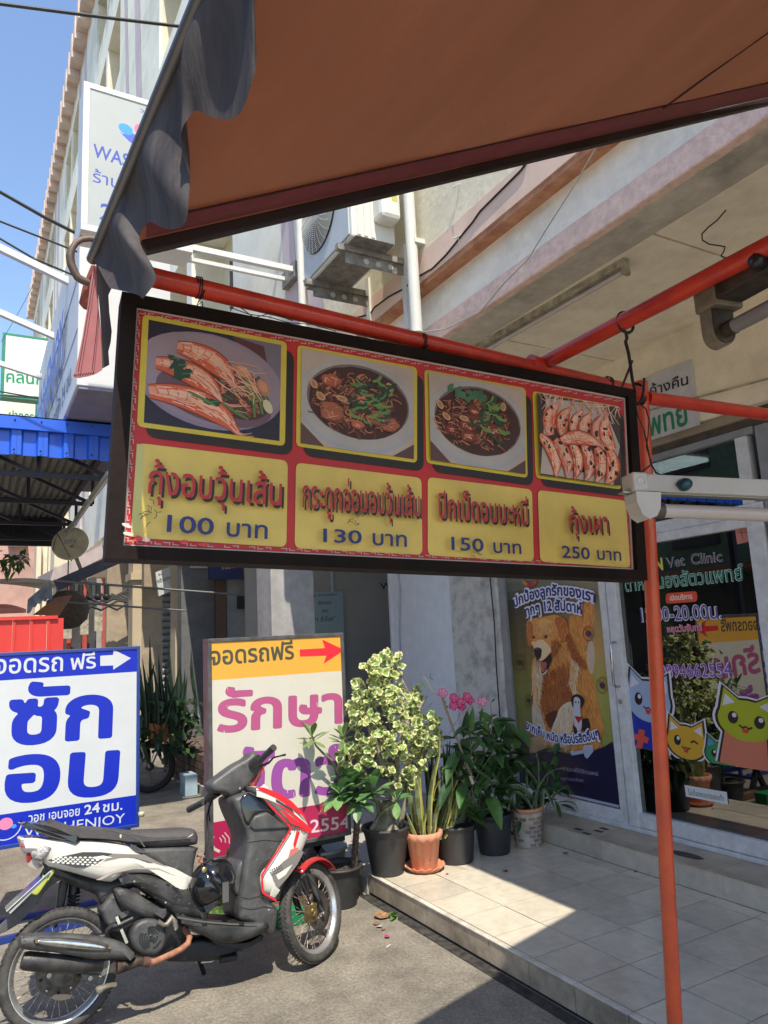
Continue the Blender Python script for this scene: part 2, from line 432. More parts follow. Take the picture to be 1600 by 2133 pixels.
for i in range(len(xs)-1):
    x0, x1 = max(xs[i], PL_X0), min(xs[i+1], PL_X1)
    if x1-x0 < .02: continue
    for k in range(5):
        tile(pf, 'tile', x0, x1, ys[k], ys[k+1], PL_H-.008, PL_H, random.choice((m_tile, m_tile, m_tileb)), j=.0032, tilt=.0009)
    b = MB(); b.box((x0+.0024, PL_Y, .018), (x1-.0024, PL_Y+.014, PL_H-.010)); obj('riser_tile', b, m_tiler, pf, recalc=False)
    b = MB(); b.box((x0+.0012, PL_Y-.003, PL_H-.009), (x1-.0012, ys[0]-.002, PL_H+.001)); obj('edge_trim', b, m_trim, pf, bevel=.003)
# upper step under the shop front
ST_Z = .262
st = empty_struct('door_step', (0, 0, 0))
b = MB(); b.box((-5.0, 3.655, 0), (PL_X1, 4.1, ST_Z-.008)); obj('step_base', b, m_grout, st)
jx = [-5.0]+[-4.66+.3*k for k in range(0, 22)]
for a, c in zip(jx, jx[1:]):
    b = MB(); b.box((a+.001, 3.645, .131), (c-.001, 3.657, ST_Z-.008)); obj('riser_tile', b, m_tile if random.random() < .5 else m_tileb, st, recalc=False)
jt = [-5.0, -4.72, -4.12, -3.52, -2.92, -2.32, -1.72, -1.12, -.5, .1, .7, 1.3, 1.8]
for a, c in zip(jt, jt[1:]):
    b = MB(); b.box((a+.001, 3.641, ST_Z-.008), (c-.001, 3.97, ST_Z)); obj('tread_tile', b, m_stone, st, recalc=False, bevel=.002)
# worn patches on the tread
b = MB()
for x, y in ((1205, 1727), (1222, 1736), (1247, 1731), (1258, 1726)):
    p = PZ(x, y, ST_Z+.0012); b.box((p.x-.035, p.y-.018, ST_Z), (p.x+.035, p.y+.018, ST_Z+.0012))
p = PZ(1430, 1780, ST_Z)
b.poly([(p.x+dx, p.y+dy, ST_Z+.0014) for dx, dy in ((-.12, -.03), (-.02, -.055), (.1, -.04), (.13, .0), (.07, .03), (-.03, .035), (-.11, .01))])
obj('worn_patch', b, M('worn_patch', (.10, .09, .08), .9, var=.3, scale=30), st, recalc=False)

speckle(m_soff, 9, .95, 1.06, (1.1, .90, 1.08, .36, .5)); speckle(m_soffd, 12, .9, 1.07, (2.2, .80, 1.08, .36, .5)); speckle(m_cream, 18, .92, 1.03, (1.7, .86, 1.03, .36, .5)); speckle(m_creamb, 15, .95, 1.05, (1.5, .90, 1.08, .38, .52)); speckle(m_pink, 22, .86, 1.06, (2.5, .85, 1.03, .36, .5)); speckle(m_whitew, 12, .95, 1.02); speckle(m_alu, 25, .9, 1.03)
# ---------------------------------------------------------------- the near shophouse
WY = 3.93; FY = 2.54; SOF = 3.486
nb_ = thing('vet_clinic_building', 'cream shophouse with pink bands, deep soffit and glazed vet clinic front on the right', 'building', (-2, 3.9, 0))
# soffit boards with open joints
xj = [-8.76, -7.44, -6.12, -4.80, -3.48, -2.16, -.84, .48, 1.8, 3.1]
for x0, x1 in zip(xj, xj[1:]):
    b = MB(); b.box((x0+.007, 2.808, SOF+.0), (x1-.007, WY, SOF+.02)); obj('soffit_board', b, m_soff, nb_)
b = MB(); b.box((-8.76, FY+.001, SOF-.004), (3.1, 2.797, SOF+.02)); obj('soffit_edge_board', b, m_soffd, nb_)
b = MB(); b.box((-8.76, FY+.06, SOF+.021), (3.1, 4.4, SOF+.16)); obj('slab', b, m_joint, nb_)
# fascia beam: rough pink strip, white beam, mottled orange drip ledge, upper wall with pink stripe
b = MB(); b.box((-8.76, FY-.012, SOF-.006), (3.1, FY+.05, SOF+.125)); obj('pink_strip', b, m_pink, nb_, bevel=.01)
b = MB(); b.box((-8.76, FY, SOF+.125), (3.1, FY+.3, 3.835)); obj('beam', b, m_creamb, nb_)
b = MB(); b.box((-8.76, FY-.085, 3.835), (3.1, FY+.3, 3.87)); obj('drip_ledge', b, M('mottled_orange', (.60, .32, .19), .8, col2=(.36, .14, .07), scale=9, bump=.3), nb_)
b = MB(); b.box((-8.76, FY-.095, 3.87), (3.1, FY+.3, 4.06)); obj('pink_stripe', b, m_pinkf, nb_)
b = MB(); b.box((-5.2, FY-.09, 4.06), (3.1, FY+.3, 12.0)); obj('upper_wall', b, m_cream, nb_)
# ground floor wall above the glazing
b = MB(); b.box((-5.02, WY, 2.86), (3.1, WY+.2, SOF)); obj('wall', b, m_soff, nb_)
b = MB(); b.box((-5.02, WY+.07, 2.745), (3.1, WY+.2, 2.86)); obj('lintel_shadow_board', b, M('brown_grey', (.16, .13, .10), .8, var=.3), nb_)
b = MB(); b.box((-3.3, WY+.03, 2.80), (-2.55, WY+.069, 2.855)); obj('lintel_batten', b, M('pale_wood', (.36, .30, .22), .8), nb_)
# concrete pier at the left of the clinic
b = MB(); b.box((-5.74, 3.94, 0), (-5.02, 4.3, SOF)); pier = obj('concrete_pier', b, m_conc, nb_, bevel=.012)
b = MB(); pz = lambda x, y: PY(x, y, 3.92)
b.tube([pz(1019, 1120), pz(1021, 1205), pz(1030, 1300), pz(1034, 1390), pz(1042, 1500), pz(1046, 1620)], .006, 6)
obj('pier_cable', b, m_black, nb_)
# room behind the glass
b = MB()
X0, X1, Y0, Y1, Z0, Z1 = -5.0, 3.0, 4.12, 8.5, .262, 3.1
b.add([(X0, Y1, Z0), (X1, Y1, Z0), (X1, Y1, Z1), (X0, Y1, Z1)], [(0, 1, 2, 3)])
b.add([(X0, Y0, Z0), (X0, Y1, Z0), (X0, Y1, Z1), (X0, Y0, Z1)], [(0, 1, 2, 3)])
b.add([(X1, Y0, Z0), (X1, Y1, Z0), (X1, Y1, Z1), (X1, Y0, Z1)], [(0, 1, 2, 3)])
b.add([(X0, Y0, Z1), (X1, Y0, Z1), (X1, Y1, Z1), (X0, Y1, Z1)], [(0, 1, 2, 3)])
b.add([(X0, Y0, Z0), (X1, Y0, Z0), (X1, Y1, Z0), (X0, Y1, Z0)], [(0, 1, 2, 3)])
obj('room', b, m_roomw, nb_, recalc=False)
# glazing ------------------------------------------------------------
def glass_mat(name, tint, refl):
    m = bpy.data.materials.new(name); m.use_nodes = True; t = m.node_tree; N = t.nodes; L = t.links; N.remove(N['Principled BSDF'])
    tr = N.new('ShaderNodeBsdfTransparent'); tr.inputs[0].default_value = tuple(tint)+(1,)
    gl = N.new('ShaderNodeBsdfGlossy'); gl.inputs['Roughness'].default_value = .0; gl.inputs[0].default_value = (1, 1, 1, 1)
    fr = N.new('ShaderNodeFresnel'); fr.inputs[0].default_value = 1.5
    mu = N.new('ShaderNodeMath'); mu.operation = 'MULTIPLY_ADD'; mu.inputs[1].default_value = 1.4; mu.inputs[2].default_value = refl
    ms = N.new('ShaderNodeMixShader'); L.new(fr.outputs[0], mu.inputs[0]); L.new(mu.outputs[0], ms.inputs[0]); L.new(tr.outputs[0], ms.inputs[1]); L.new(gl.outputs[0], ms.inputs[2])
    L.new(ms.outputs[0], N['Material Output'].inputs[0]); return m
m_glass = glass_mat('tinted_glass', (.16, .17, .18), .10)
GY = 3.985
sf = thing('glass_entrance', 'white aluminium sliding glass front of the clinic with transom panes', 'glass door', (-3.3, 3.96, ST_Z))
def fr(name, x0, x1, z0, z1, y0=3.955, y1=4.015, m=None, par=None): b = MB(); b.box((x0, y0, z0), (x1, y1, z1)); return obj(name, b, m or m_alu, par or sf, bevel=.003)
fr('frame_stile', -5.015, -4.94, ST_Z, 2.74, m=M('grey_aluminium', (.30, .31, .32), .4))
fr('frame_stile', -3.865, -3.80, ST_Z+.001, 2.25); fr('door_stile', -3.785, -3.695, ST_Z+.03, 2.22, 3.945, 4.005)
fr('sill', -5.0, 3.0, ST_Z+.0005, ST_Z+.028, 3.935, 4.06)
fr('bottom_rail', -4.94, -3.866, ST_Z+.029, .375); dr = fr('door_rail', -3.694, -2.645, ST_Z+.032, .385, 3.947, 4.003)
fr('door_rail', -3.694, -2.645, 2.16, 2.219, 3.947, 4.003)
fr('door_stile', -2.644, -2.54, ST_Z+.03, 2.22, 3.945, 4.005)
fr('frame_stile', -2.52, -2.44, ST_Z+.001, 2.74, m=MATS['grey_aluminium'])
fr('transom_rail', -4.94, -2.53, 2.221, 2.295); fr('top_rail', -4.94, -2.53, 2.70, 2.744, 3.95, 4.01, m=MATS['grey_aluminium'])
fr('transom_mullion', -2.655, -2.575, 2.296, 2.699)
fr('transom_mullion', -3.86, -3.80, 2.296, 2.699)
def pane(name, x0, x1, z0, z1, y=GY, par=None): b = MB(); b.box((x0, y, z0), (x1, y+.006, z1)); return obj(name, b, m_glass, par or sf)
pane('door_pane', -3.70, -2.64, .38, 2.165); pane('transom_pane', -4.94, -3.83, 2.29, 2.705); pane('transom_pane', -3.83, -2.63, 2.29, 2.705)
pane('side_pane', -4.945, -3.86, .37, 2.23); pane('side_pane', -2.44, 3.0, .28, 2.74)
# door handles
def handle(x0, y0, x1, y1, Y):
    a = PY(x0, y0, Y); c = PY(x1, y1, Y); b = MB(); o = Vector((0, -.055, 0))
    b.tube([a, a+o*.6, a+o+Vector((0, 0, -.02)), c+o+Vector((0, 0, .02)), c+o*.6, c], .0095, 8)
    obj('door_handle', b, M('steel', (.55, .55, .54), .22, metal=1., var=.05), sf)
handle(1283, 1338, 1291, 1430, 3.945)
b = MB(); c = PY(1293, 1461, 3.945); b.tube([c, c+Vector((0, -.012, 0))], .016, 12); obj('lock', b, MATS['steel'], sf)
# handle seen on the inner side of the glass
a = PY(1296, 1345, 4.02); c = PY(1305, 1430, 4.02); b = MB(); o = Vector((0, .06, 0)); b.tube([a, a+o, c+o, c], .009, 8); obj('door_handle', b, MATS['steel'], sf)
# lit ceiling panel deep in the clinic
cp = MB(); p = PZ(1398, 964, 3.09); cp.box((p.x-.35, p.y-.2, 3.06), (p.x+.25, p.y+.2, 3.09))
tag(obj('ceiling_light', cp, M('led_panel', (.8, .9, .85), .5, emit=(.85, 1, .9, 5.0)), loc=(p.x, p.y, 3.07)), 'small lit ceiling panel seen through the transom glass inside the clinic', 'ceiling light')
# interior low counter and blind give the dark glass something behind it
b = MB(); b.box((-4.9, 6.2, .262), (-.5, 6.8, 1.2)); tag(obj('reception_counter', b, M('counter_grey', (.2, .2, .21), .6), loc=(-2.5, 6.5, .262)), 'dim grey counter standing deep inside the clinic behind the door', 'counter')
# ================================================================ PRINTED SIGNS
m_print = M('printed_film', (1, 1, 1), .42, var=.03, scale=5, vcol=True)
m_printm = M('printed_vinyl', (1, 1, 1), .5, var=.06, scale=7, vcol=True, amt=.42)
m_printd = M('printed_banner', (1, 1, 1), .5, var=.10, scale=9, vcol=True, amt=.4)
def white_logo(pl, cx, cy, s, kind=0):                   # three-drop mark
    pl.ell(cx-s*.42, cy+s*.22, s*.34, s*.26, rgb(60, 150, 215), rot=-.5); pl.ell(cx+s*.18, cy+s*.18, s*.36, s*.33, rgb(225, 110, 150))
    pl.poly([(cx+s*(.75*math.cos(g)-.02), cy+s*(.12+.62*math.sin(g))) for g in [PI+i*PI/16 for i in range(17)]]+[(cx+s*.3, cy-s*.12), (cx-s*.1, cy+s*.05), (cx-s*.45, cy+s*.02)], rgb(75, 90, 190))

# ---------- menu board hanging from the stall frame
O_ = PX(222, 1163, -1.2); TL_ = PX(252, 618, -1.2); BR_ = PX(1340, 1207, -1.115)
U_ = BR_-O_; V_ = TL_-O_
mp = Plane(O_, U_, V_, (1, 0, 0))
menu = thing('menu_board', 'hanging red and yellow seafood menu board with four dish photos and prices', 'menu sign', tuple(O_+U_*.5+V_*.5))
def q2(pl, pts): return [pl.px(*p) for p in pts]
OUT = q2(mp, [(218, 1164), (1341, 1210), (1316, 815), (253, 613)]); INN = q2(mp, [(255, 1138), (1320, 1188), (1302, 829), (284, 641)])
b = MB()
DEP = -.05
fo = [mp.P(x, y, .012) for x, y in OUT]; fi = [mp.P(x, y, .012) for x, y in INN]; ir = [mp.P(x, y, -.002) for x, y in INN]; bo = [mp.P(x, y, DEP) for x, y in OUT]
m_frame = M('brown_metal_frame', (.020, .011, .009), .75, var=.3, scale=12, bump=.15, spec=.2)
for i in range(4):
    j = (i+1) % 4; b = MB()
    vs = [fo[i], fo[j], fi[j], fi[i], bo[i], bo[j], ir[j], ir[i]]
    b.add(vs, [(0, 1, 2, 3), (0, 4, 5, 1), (3, 2, 6, 7), (4, 7, 6, 5)]); obj('frame_bar', b, m_frame, menu, recalc=False)
b = MB(); b.add([mp.P(x, y, DEP+.004) for x, y in OUT], [(0, 1, 2, 3)]); obj('back_sheet', b, M('back_banner', (.5, .47, .42), .7, trans=.3), menu, recalc=False)
RED = rgb(196, 40, 44); YEL = rgb(226, 196, 100); BOR = rgb(214, 190, 64); BLK = rgb(38, 26, 24); BLU = rgb(34, 44, 110)
mp.d = 0.0; mp.poly(INN, rgb(205, 190, 180))
# white key pattern near the rim, drawn as broken dashes, then the red field
f_in = q2(mp, [(269, 1132), (1302, 1180), (1286, 838), (296, 652)])
mp.poly(q2(mp, [(260, 1134), (1316, 1184), (1299, 832), (287, 645)]), RED)
def dashes(p, q, n, wd, inward, col=rgb(205, 170, 160)):
    p = Vector(mp.px(*p)); q = Vector(mp.px(*q)); d = (q-p)/n; u = d.normalized(); nn = Vector((-u.y, u.x))*inward
    for i in range(n):
        a = p+d*i+u*d.length*.06; e = p+d*(i+.8)
        if random.random() < .07: continue
        if i % 2:
            mp.poly([tuple(a), tuple(e), tuple(e+nn*wd*.35), tuple(a+nn*wd*.35)], col); mp.poly([tuple(a), tuple(a+u*wd*.4), tuple(a+u*wd*.4+nn*wd), tuple(a+nn*wd)], col)
        else:
            mp.poly([tuple(a+nn*wd*.65), tuple(e+nn*wd*.65), tuple(e+nn*wd), tuple(a+nn*wd)], col); mp.poly([tuple(e), tuple(e-u*wd*.4), tuple(e-u*wd*.4+nn*wd), tuple(e+nn*wd)], col)
dashes((263, 1131), (1315, 1181), 74, .0045, 1); dashes((289, 648), (1297, 835), 74, .0045, -1); dashes((261, 1131), (287, 650), 34, .0045, -1); dashes((1313, 1181), (1297, 836), 30, .008, 1, rgb(200, 90, 88))
PH = [[(285, 889), (593, 930), (597, 713), (297, 655)], [(616, 930), (868, 965), (868, 766), (619, 719)], [(887, 965), (1098, 996), (1094, 809), (883, 770)], [(1115, 996), (1293, 1020), (1287, 847), (1108, 815)]]
YP = [[(273, 1120), (596, 1140), (599, 960), (285, 923)], [(613, 1142), (879, 1156), (877, 996), (616, 964)], [(890, 1157), (1111, 1170), (1107, 1020), (890, 994)], [(1124, 1170), (1312, 1183), (1302, 1043), (1119, 1021)]]
for Q in PH:
    s = q2(mp, Q); mp.poly(rquad([(x+.014, y-.016) for x, y in s], .02), BLK)
for Q in YP: mp.poly(rquad(q2(mp, Q), .012), YEL)
# paler strip at the lower left of the print
mp.poly(q2(mp, [(272, 1118), (285, 925), (300, 927), (292, 1119)]), rgb(205, 196, 120))
for Q in PH: mp.poly(rquad(q2(mp, Q), .01), BOR)
def quadmap(Q, ins):
    s = [Vector(p) for p in q2(mp, Q)]; cx = sum((p for p in s), Vector((0, 0)))/4
    s = [p+(cx-p).normalized()*ins for p in s]
    return s
class Pic:
    def __init__(s, Q, ins=.013): s.q = quadmap(Q, ins)
    def m(s, u, v): a = s.q[0].lerp(s.q[1], u); b = s.q[3].lerp(s.q[2], u); return tuple(a.lerp(b, v))
    def poly(s, pts, col): 
        pts = clip_poly(pts, (0, 0, 1, 1))
        if len(pts) > 2: mp.poly([s.m(*p) for p in pts], col)
    def ell(s, cx, cy, rx, ry, col, rot=0, n=22, jag=0):
        c, q = math.cos(rot), math.sin(rot); P = []
        for i in range(n):
            g = 2*PI*i/n; k = 1+random.uniform(-jag, jag); x, y = rx*math.cos(g)*k, ry*math.sin(g)*k; P.append((cx+x*c-y*q, cy+x*q+y*c))
        s.poly(P, col)
    def stroke(s, pts, wd, col, taper=True):
        n = len(pts); L = []; R = []
        for i, (x, y) in enumerate(pts):
            a = pts[max(i-1, 0)]; b = pts[min(i+1, n-1)]; dx, dy = b[0]-a[0], b[1]-a[1]; l = math.hypot(dx, dy) or 1; ww = wd/2*(.35+.65*math.sin(PI*(i+.4)/(n-.2)) if taper else 1)
            L.append((x-dy/l*ww, y+dx/l*ww)); R.append((x+dy/l*ww, y-dx/l*ww))
        s.poly(L+R[::-1], col)
def jit(c, a): k = 1+random.uniform(-a, a); return tuple(min(1, max(0, v*k*(1+random.uniform(-a, a)*.3))) for v in c)
def prawn(P, x, y, ln, wd, rot, c1, c2, burnt=False):
    n = 16
    def cl(t): bx = ln*(t-.5); by = -.16*ln*(2*t-1)**2; return (x+bx*math.cos(rot)-by*math.sin(rot), y+bx*math.sin(rot)+by*math.cos(rot))
    def wdt(t): return wd*(.55+.45*math.sin(PI*min(1, t*1.15)))*(1 if t < .8 else 1-(t-.8)*3.4)
    def edge(t, sgn, k=1.): a = cl(t); b = cl(t+.01); dx, dy = b[0]-a[0], b[1]-a[1]; l = math.hypot(dx, dy); return (a[0]-dy/l*wdt(t)/2*sgn*k, a[1]+dx/l*wdt(t)/2*sgn*k)
    P.poly([edge(i/n, 1, 1.12) for i in range(n+1)]+[edge(i/n, -1, 1.12) for i in range(n, -1, -1)], tuple(v*.35 for v in c2))
    P.poly([edge(i/n, 1) for i in range(n+1)]+[edge(i/n, -1) for i in range(n, -1, -1)], c2)
    P.poly([edge(i/n, .75) for i in range(n+1)]+[edge(i/n, -.35) for i in range(n, -1, -1)], lerp(c1, c2, .45))
    P.poly([edge(.08+i/n*.8, .55) for i in range(n+1)]+[edge(.08+i/n*.8, -.05) for i in range(n, -1, -1)], c1)
    for i in range(5):
        t = .05+.09*i; P.stroke([edge(t, .9), cl(t+.03), edge(t, -.9)], wd*.035, tuple(v*.8 for v in c2))
    for _ in range(60):
        t = random.random()*.9; k = random.uniform(-.8, .8); a = edge(t, k); b = edge(min(1, t+.12), k+random.uniform(-.2, .2)); P.stroke([a, b], wd*.06, jit(random.choice((c1, c2, c1, (.75, .52, .42))), .16))
    if burnt:
        for _ in range(4): t = random.uniform(.1, .8); a = cl(t); a = edge(t, random.uniform(-.7, .7)); P.ell(a[0], a[1], wd*random.uniform(.08, .25), wd*random.uniform(.06, .16), rgb(56, 30, 26), rot=rot, n=8, jag=.3)
    for k in range(7):
        a = cl(.97); g = rot+random.uniform(-.7, .6); l = ln*random.uniform(.15, .42)
        P.stroke([a, (a[0]+l*.5*math.cos(g), a[1]+l*.5*math.sin(g)), (a[0]+l*math.cos(g+.3), a[1]+l*math.sin(g+.3))], wd*.05, jit(rgb(225, 160, 135), .2))
def noodles(P, x, y, r, n, cols, ry=None, wd=.008):
    ry = ry or r
    for _ in range(n):
        g = random.uniform(0, 2*PI); rr = math.sqrt(random.random()); cx, cy = x+r*rr*math.cos(g), y+ry*rr*math.sin(g); a = random.uniform(0, 2*PI); b_ = random.uniform(-2.5, 2.5); l = random.uniform(.04, .11); pts = []
        for i in range(5): pts.append((cx, cy)); cx += l/4*math.cos(a); cy += l/4*math.sin(a); a += b_/4
        P.stroke(pts, wd*random.uniform(.7, 1.3), jit(random.choice(cols), .25), taper=False)
SH1 = rgb(240, 186, 158); SH2 = rgb(216, 96, 62)
# dish one: large prawns on an oval plate
P = Pic(PH[0]); P.poly([(0, 0), (1, 0), (1, 1), (0, 1)], rgb(40, 34, 52)); P.poly([(.62, 1), (1, .62), (1, 1)], rgb(120, 110, 125)); P.poly([(.62, 1), (.68, .80), (.9, .72), (.86, .95)], rgb(92, 50, 48))
P.ell(.47, .5, .56, .47, rgb(140, 125, 150), rot=-.2, n=36); P.ell(.47, .515, .54, .445, rgb(150, 132, 146), rot=-.2, n=36); P.ell(.43, .56, .50, .39, rgb(158, 138, 148), rot=-.25, n=30); P.ell(.5, .34, .44, .25, rgb(112, 84, 98), rot=-.25, n=30); P.ell(.62, .38, .30, .2, rgb(84, 50, 50), rot=-.4, n=24)
noodles(P, .7, .42, .2, 70, (rgb(190, 130, 95), rgb(140, 70, 50), rgb(70, 90, 60)), wd=.018)
prawn(P, .47, .70, .52, .20, -.62, SH1, SH2); prawn(P, .35, .52, .56, .20, -.55, SH1, SH2); prawn(P, .40, .26, .72, .22, -.42, SH1, SH2)
for x, y, a in ((.77, .5, -1.1), (.86, .52, -1.2), (.70, .64, -.8)): P.ell(x, y, .085, .045, rgb(196, 128, 96), rot=a); P.ell(x, y+.01, .06, .03, rgb(214, 150, 112), rot=a)
for x, y, r in ((.22, .60, .07), (.25, .52, .08), (.47, .29, .06), (.18, .66, .04)): P.ell(x, y, r, r*.62, rgb(40, 74, 58), jag=.25, rot=random.uniform(-1, 1)); P.stroke([(x, y), (x+r, y+r*.3)], .012, rgb(90, 130, 90))
for pts in ([(.55, .3), (.66, .22), (.75, .17)], [(.7, .6), (.78, .48), (.84, .38), (.86, .24)], [(.3, .36), (.42, .3), (.5, .26)], [(.72, .52), (.79, .38), (.8, .2)]): P.stroke(pts, .03, rgb(96, 128, 72))
P.ell(.9, .33, .035, .07, rgb(214, 205, 170), rot=.3)
for _ in range(26): a = random.uniform(.45, .7); c = random.uniform(.45, .75); P.stroke([(a, c), (a+random.uniform(.05, .14), c+random.uniform(-.1, .02)), (a+random.uniform(.12, .2), c+random.uniform(-.18, .0))], .008, jit(rgb(236, 176, 150), .15))
# dishes two and three: clay pots
for Q, meat, lv in ((PH[1], rgb(176, 98, 70), 26), (PH[2], rgb(120, 52, 40), 15)):
    P = Pic(Q, .010); P.poly([(0, 0), (1, 0), (1, 1), (0, 1)], rgb(188, 170, 158)); P.poly([(0, 0), (.2, 0), (0, .22)], rgb(96, 66, 66)); P.poly([(.8, 0), (1, 0), (1, .16)], rgb(90, 62, 60))
    P.ell(.5, .48, .55, .50, rgb(168, 170, 182), n=40); P.ell(.5, .50, .53, .47, rgb(180, 174, 172), n=40); P.ell(.5, .53, .455, .40, rgb(120, 104, 104), n=36); P.ell(.5, .52, .44, .385, rgb(70, 36, 30), n=36, jag=.02)
    noodles(P, .46, .50, .38, 420, (rgb(150, 88, 62), rgb(110, 60, 46), rgb(186, 124, 90), rgb(84, 44, 36)), ry=.30, wd=.012)
    for _ in range(9):
        x, y = .5+random.uniform(-.3, .3), .52+random.uniform(-.25, .25); r = random.uniform(.05, .1); P.ell(x, y, r*1.1, r*.85, tuple(v*.45 for v in meat), jag=.12); P.ell(x, y+.008, r, r*.75, jit(meat, .2), jag=.14)
        for _ in range(5): P.stroke([(x+random.uniform(-r, r)*.7, y+random.uniform(-r, r)*.5), (x+random.uniform(-r, r)*.7, y+random.uniform(-r, r)*.5)], .012, jit(rgb(214, 150, 116), .2))
    for x, y in ((.1, .64), (.34, .53), (.76, .74), (.16, .52)): P.ell(x, y, .03, .05, rgb(206, 160, 118), rot=x*4, jag=.1); P.ell(x, y, .018, .034, rgb(176, 120, 86), rot=x*4)
    for _ in range(lv*2):
        x, y = .55+random.uniform(-.16, .16), .58+random.uniform(-.22, .2); a = random.uniform(-1.2, .6); l = random.uniform(.07, .15)
        P.stroke([(x, y), (x+l*.5*math.cos(a), y+l*.5*math.sin(a)), (x+l*math.cos(a+.4), y+l*math.sin(a+.4))], random.uniform(.02, .045), jit(rgb(36, 72, 50) if random.random() < .6 else rgb(108, 140, 76), .2))
    if lv < 20:
        for _ in range(14): P.ell(.42+random.uniform(-.22, .22), .82+random.uniform(-.07, .06), .05, .03, jit(rgb(66, 110, 80), .3), rot=random.uniform(-1, 1), jag=.3, n=10)
# dish four: grilled prawns in rows
P = Pic(PH[3], .009); P.poly([(0, 0), (1, 0), (1, 1), (0, 1)], rgb(70, 52, 50)); P.poly([(0, .02), (.9, 0), (1, .5), (.8, 1), (.1, .95)], rgb(188, 172, 164))
P.ell(.5, .4, .42, .3, rgb(60, 36, 32), n=20)
for i in range(6): prawn(P, .15+.135*i+random.uniform(-.02, .02), .73-.02*i, .42+random.uniform(-.05, .05), .14+random.uniform(-.02, .02), 1.35+.05*i+random.uniform(-.15, .15), jit(SH1, .15), jit(SH2, .2), True)
for i in range(6): prawn(P, .16+.145*i, .27-.015*i, .46+random.uniform(-.05, .05), .15+random.uniform(-.02, .02), 1.95-.09*i+PI+random.uniform(-.12, .12), jit(SH1, .15), jit(SH2, .2), True)
prawn(P, .5, .52, .50, .17, .02, SH1, SH2)
for _ in range(46): x = random.uniform(0, 1); y = random.uniform(.86, 1); P.stroke([(x, y), (x+random.uniform(-.08, .12), y+random.uniform(.02, .12)), (x+random.uniform(-.1, .2), y-random.uniform(-.1, .16))], .010, jit(rgb(226, 190, 176), .2))
mp.d += .0004
DISH = [('กุ้งอบวุ้นเส้น', 305, 1031, 581, 1056, 48), ('กระดูกอ่อนอบวุ้นเส้น', 624, 1059, 867, 1078, 45), ('ปีกเป็ดอบบะหมี่', 906, 1081, 1091, 1095, 40), ('กุ้งเผา', 1177, 1108, 1258, 1113, 34)]
for tx, x0, y0, x1, y1, h in DISH: ptext(mp, tx, x0, y0, x1, y1, h, BLK, bold=.006, dx=.0042, dy=-.005)
mp.d += .0003
for tx, x0, y0, x1, y1, h in DISH: ptext(mp, tx, x0, y0, x1, y1, h, rgb(186, 40, 48), bold=.008)
for tx, x0, y0, x1, y1, h in [('100', 344, 1110, 441, 1117, 34), ('บาท', 467, 1119, 552, 1125, 28), ('130', 667, 1131, 747, 1135, 27), ('บาท', 769, 1137, 840, 1141, 24), ('150', 932, 1147, 999, 1151, 26), ('บาท', 1019, 1153, 1077, 1156, 21), ('250', 1161, 1163, 1219, 1167, 24), ('บาท', 1234, 1167, 1284, 1170, 19)]:
    ptext(mp, tx, x0, y0, x1, y1, h, BLU, bold=.015)
# scuffs
for x, y in ((742, 1062), (735, 1082), (748, 1074), (310, 1085), (314, 1065), (985, 1158)):
    for _ in range(5): a = mp.px(x+random.uniform(-8, 8), y+random.uniform(-12, 12)); g = random.uniform(0, 6.3); mp.stroke([a, (a[0]+.006*math.cos(g), a[1]+.006*math.sin(g)), (a[0]+.012*math.cos(g+.5), a[1]+.01*math.sin(g+.5))], .0012, rgb(80, 66, 50))
for x, y in ((290, 1124), (300, 1127), (285, 1127), (380, 1131), (420, 1137), (265, 1115), (262, 1098)): a = mp.px(x, y); mp.ell(a[0], a[1], .008, .003, random.choice((rgb(225, 200, 195), rgb(214, 60, 60))), rot=random.uniform(-.5, .5), n=9)
mp.emit('printed_banner', m_printd, menu)
# tie wires of the board
m_wire = M('thin_wire', (.02, .02, .02), .6)

# ---------- blue parking sign (left)
def boxsign(name, label, X, q, depth, fw, m_fr, face_cb, base_cb=None, lip=.006):
    O = PX(q[0][0], q[0][1], X); B_ = PX(q[1][0], q[1][1], X); T = PX(q[3][0], q[3][1], X)
    pl = Plane(O, (0, 1, 0), (0, 0, 1), (1, 0, 0)); W = B_.y-O.y; H = T.z-O.z
    t = thing(name, label, 'sign', (X, O.y+W/2, 0))
    for nm, (a0, a1, c0, c1) in dict(top=(0, W, H-fw, H), bottom=(0, W, 0, fw), left=(0, fw, fw, H-fw), right=(W-fw, W, fw, H-fw)).items():
        b = MB(); b.box((X-depth, O.y+a0, O.z+c0), (X+lip, O.y+a1, O.z+c1)); obj('frame_bar', b, m_fr, t, bevel=.003)
    b = MB(); b.box((X-depth+.003, O.y+fw*.5, O.z+fw*.5), (X-.0005, O.y+W-fw*.5, O.z+H-fw*.5)); obj('light_box', b, M('sign_back', (.5, .5, .5), .6), t)
    pl.d = 0; face_cb(pl, W, H, fw); pl.emit('printed_face', m_print, t)
    return t, pl, O, W, H
m_bluefr = M('blue_frame', rgb(30, 62, 140), .4, var=.1, coat=.3)
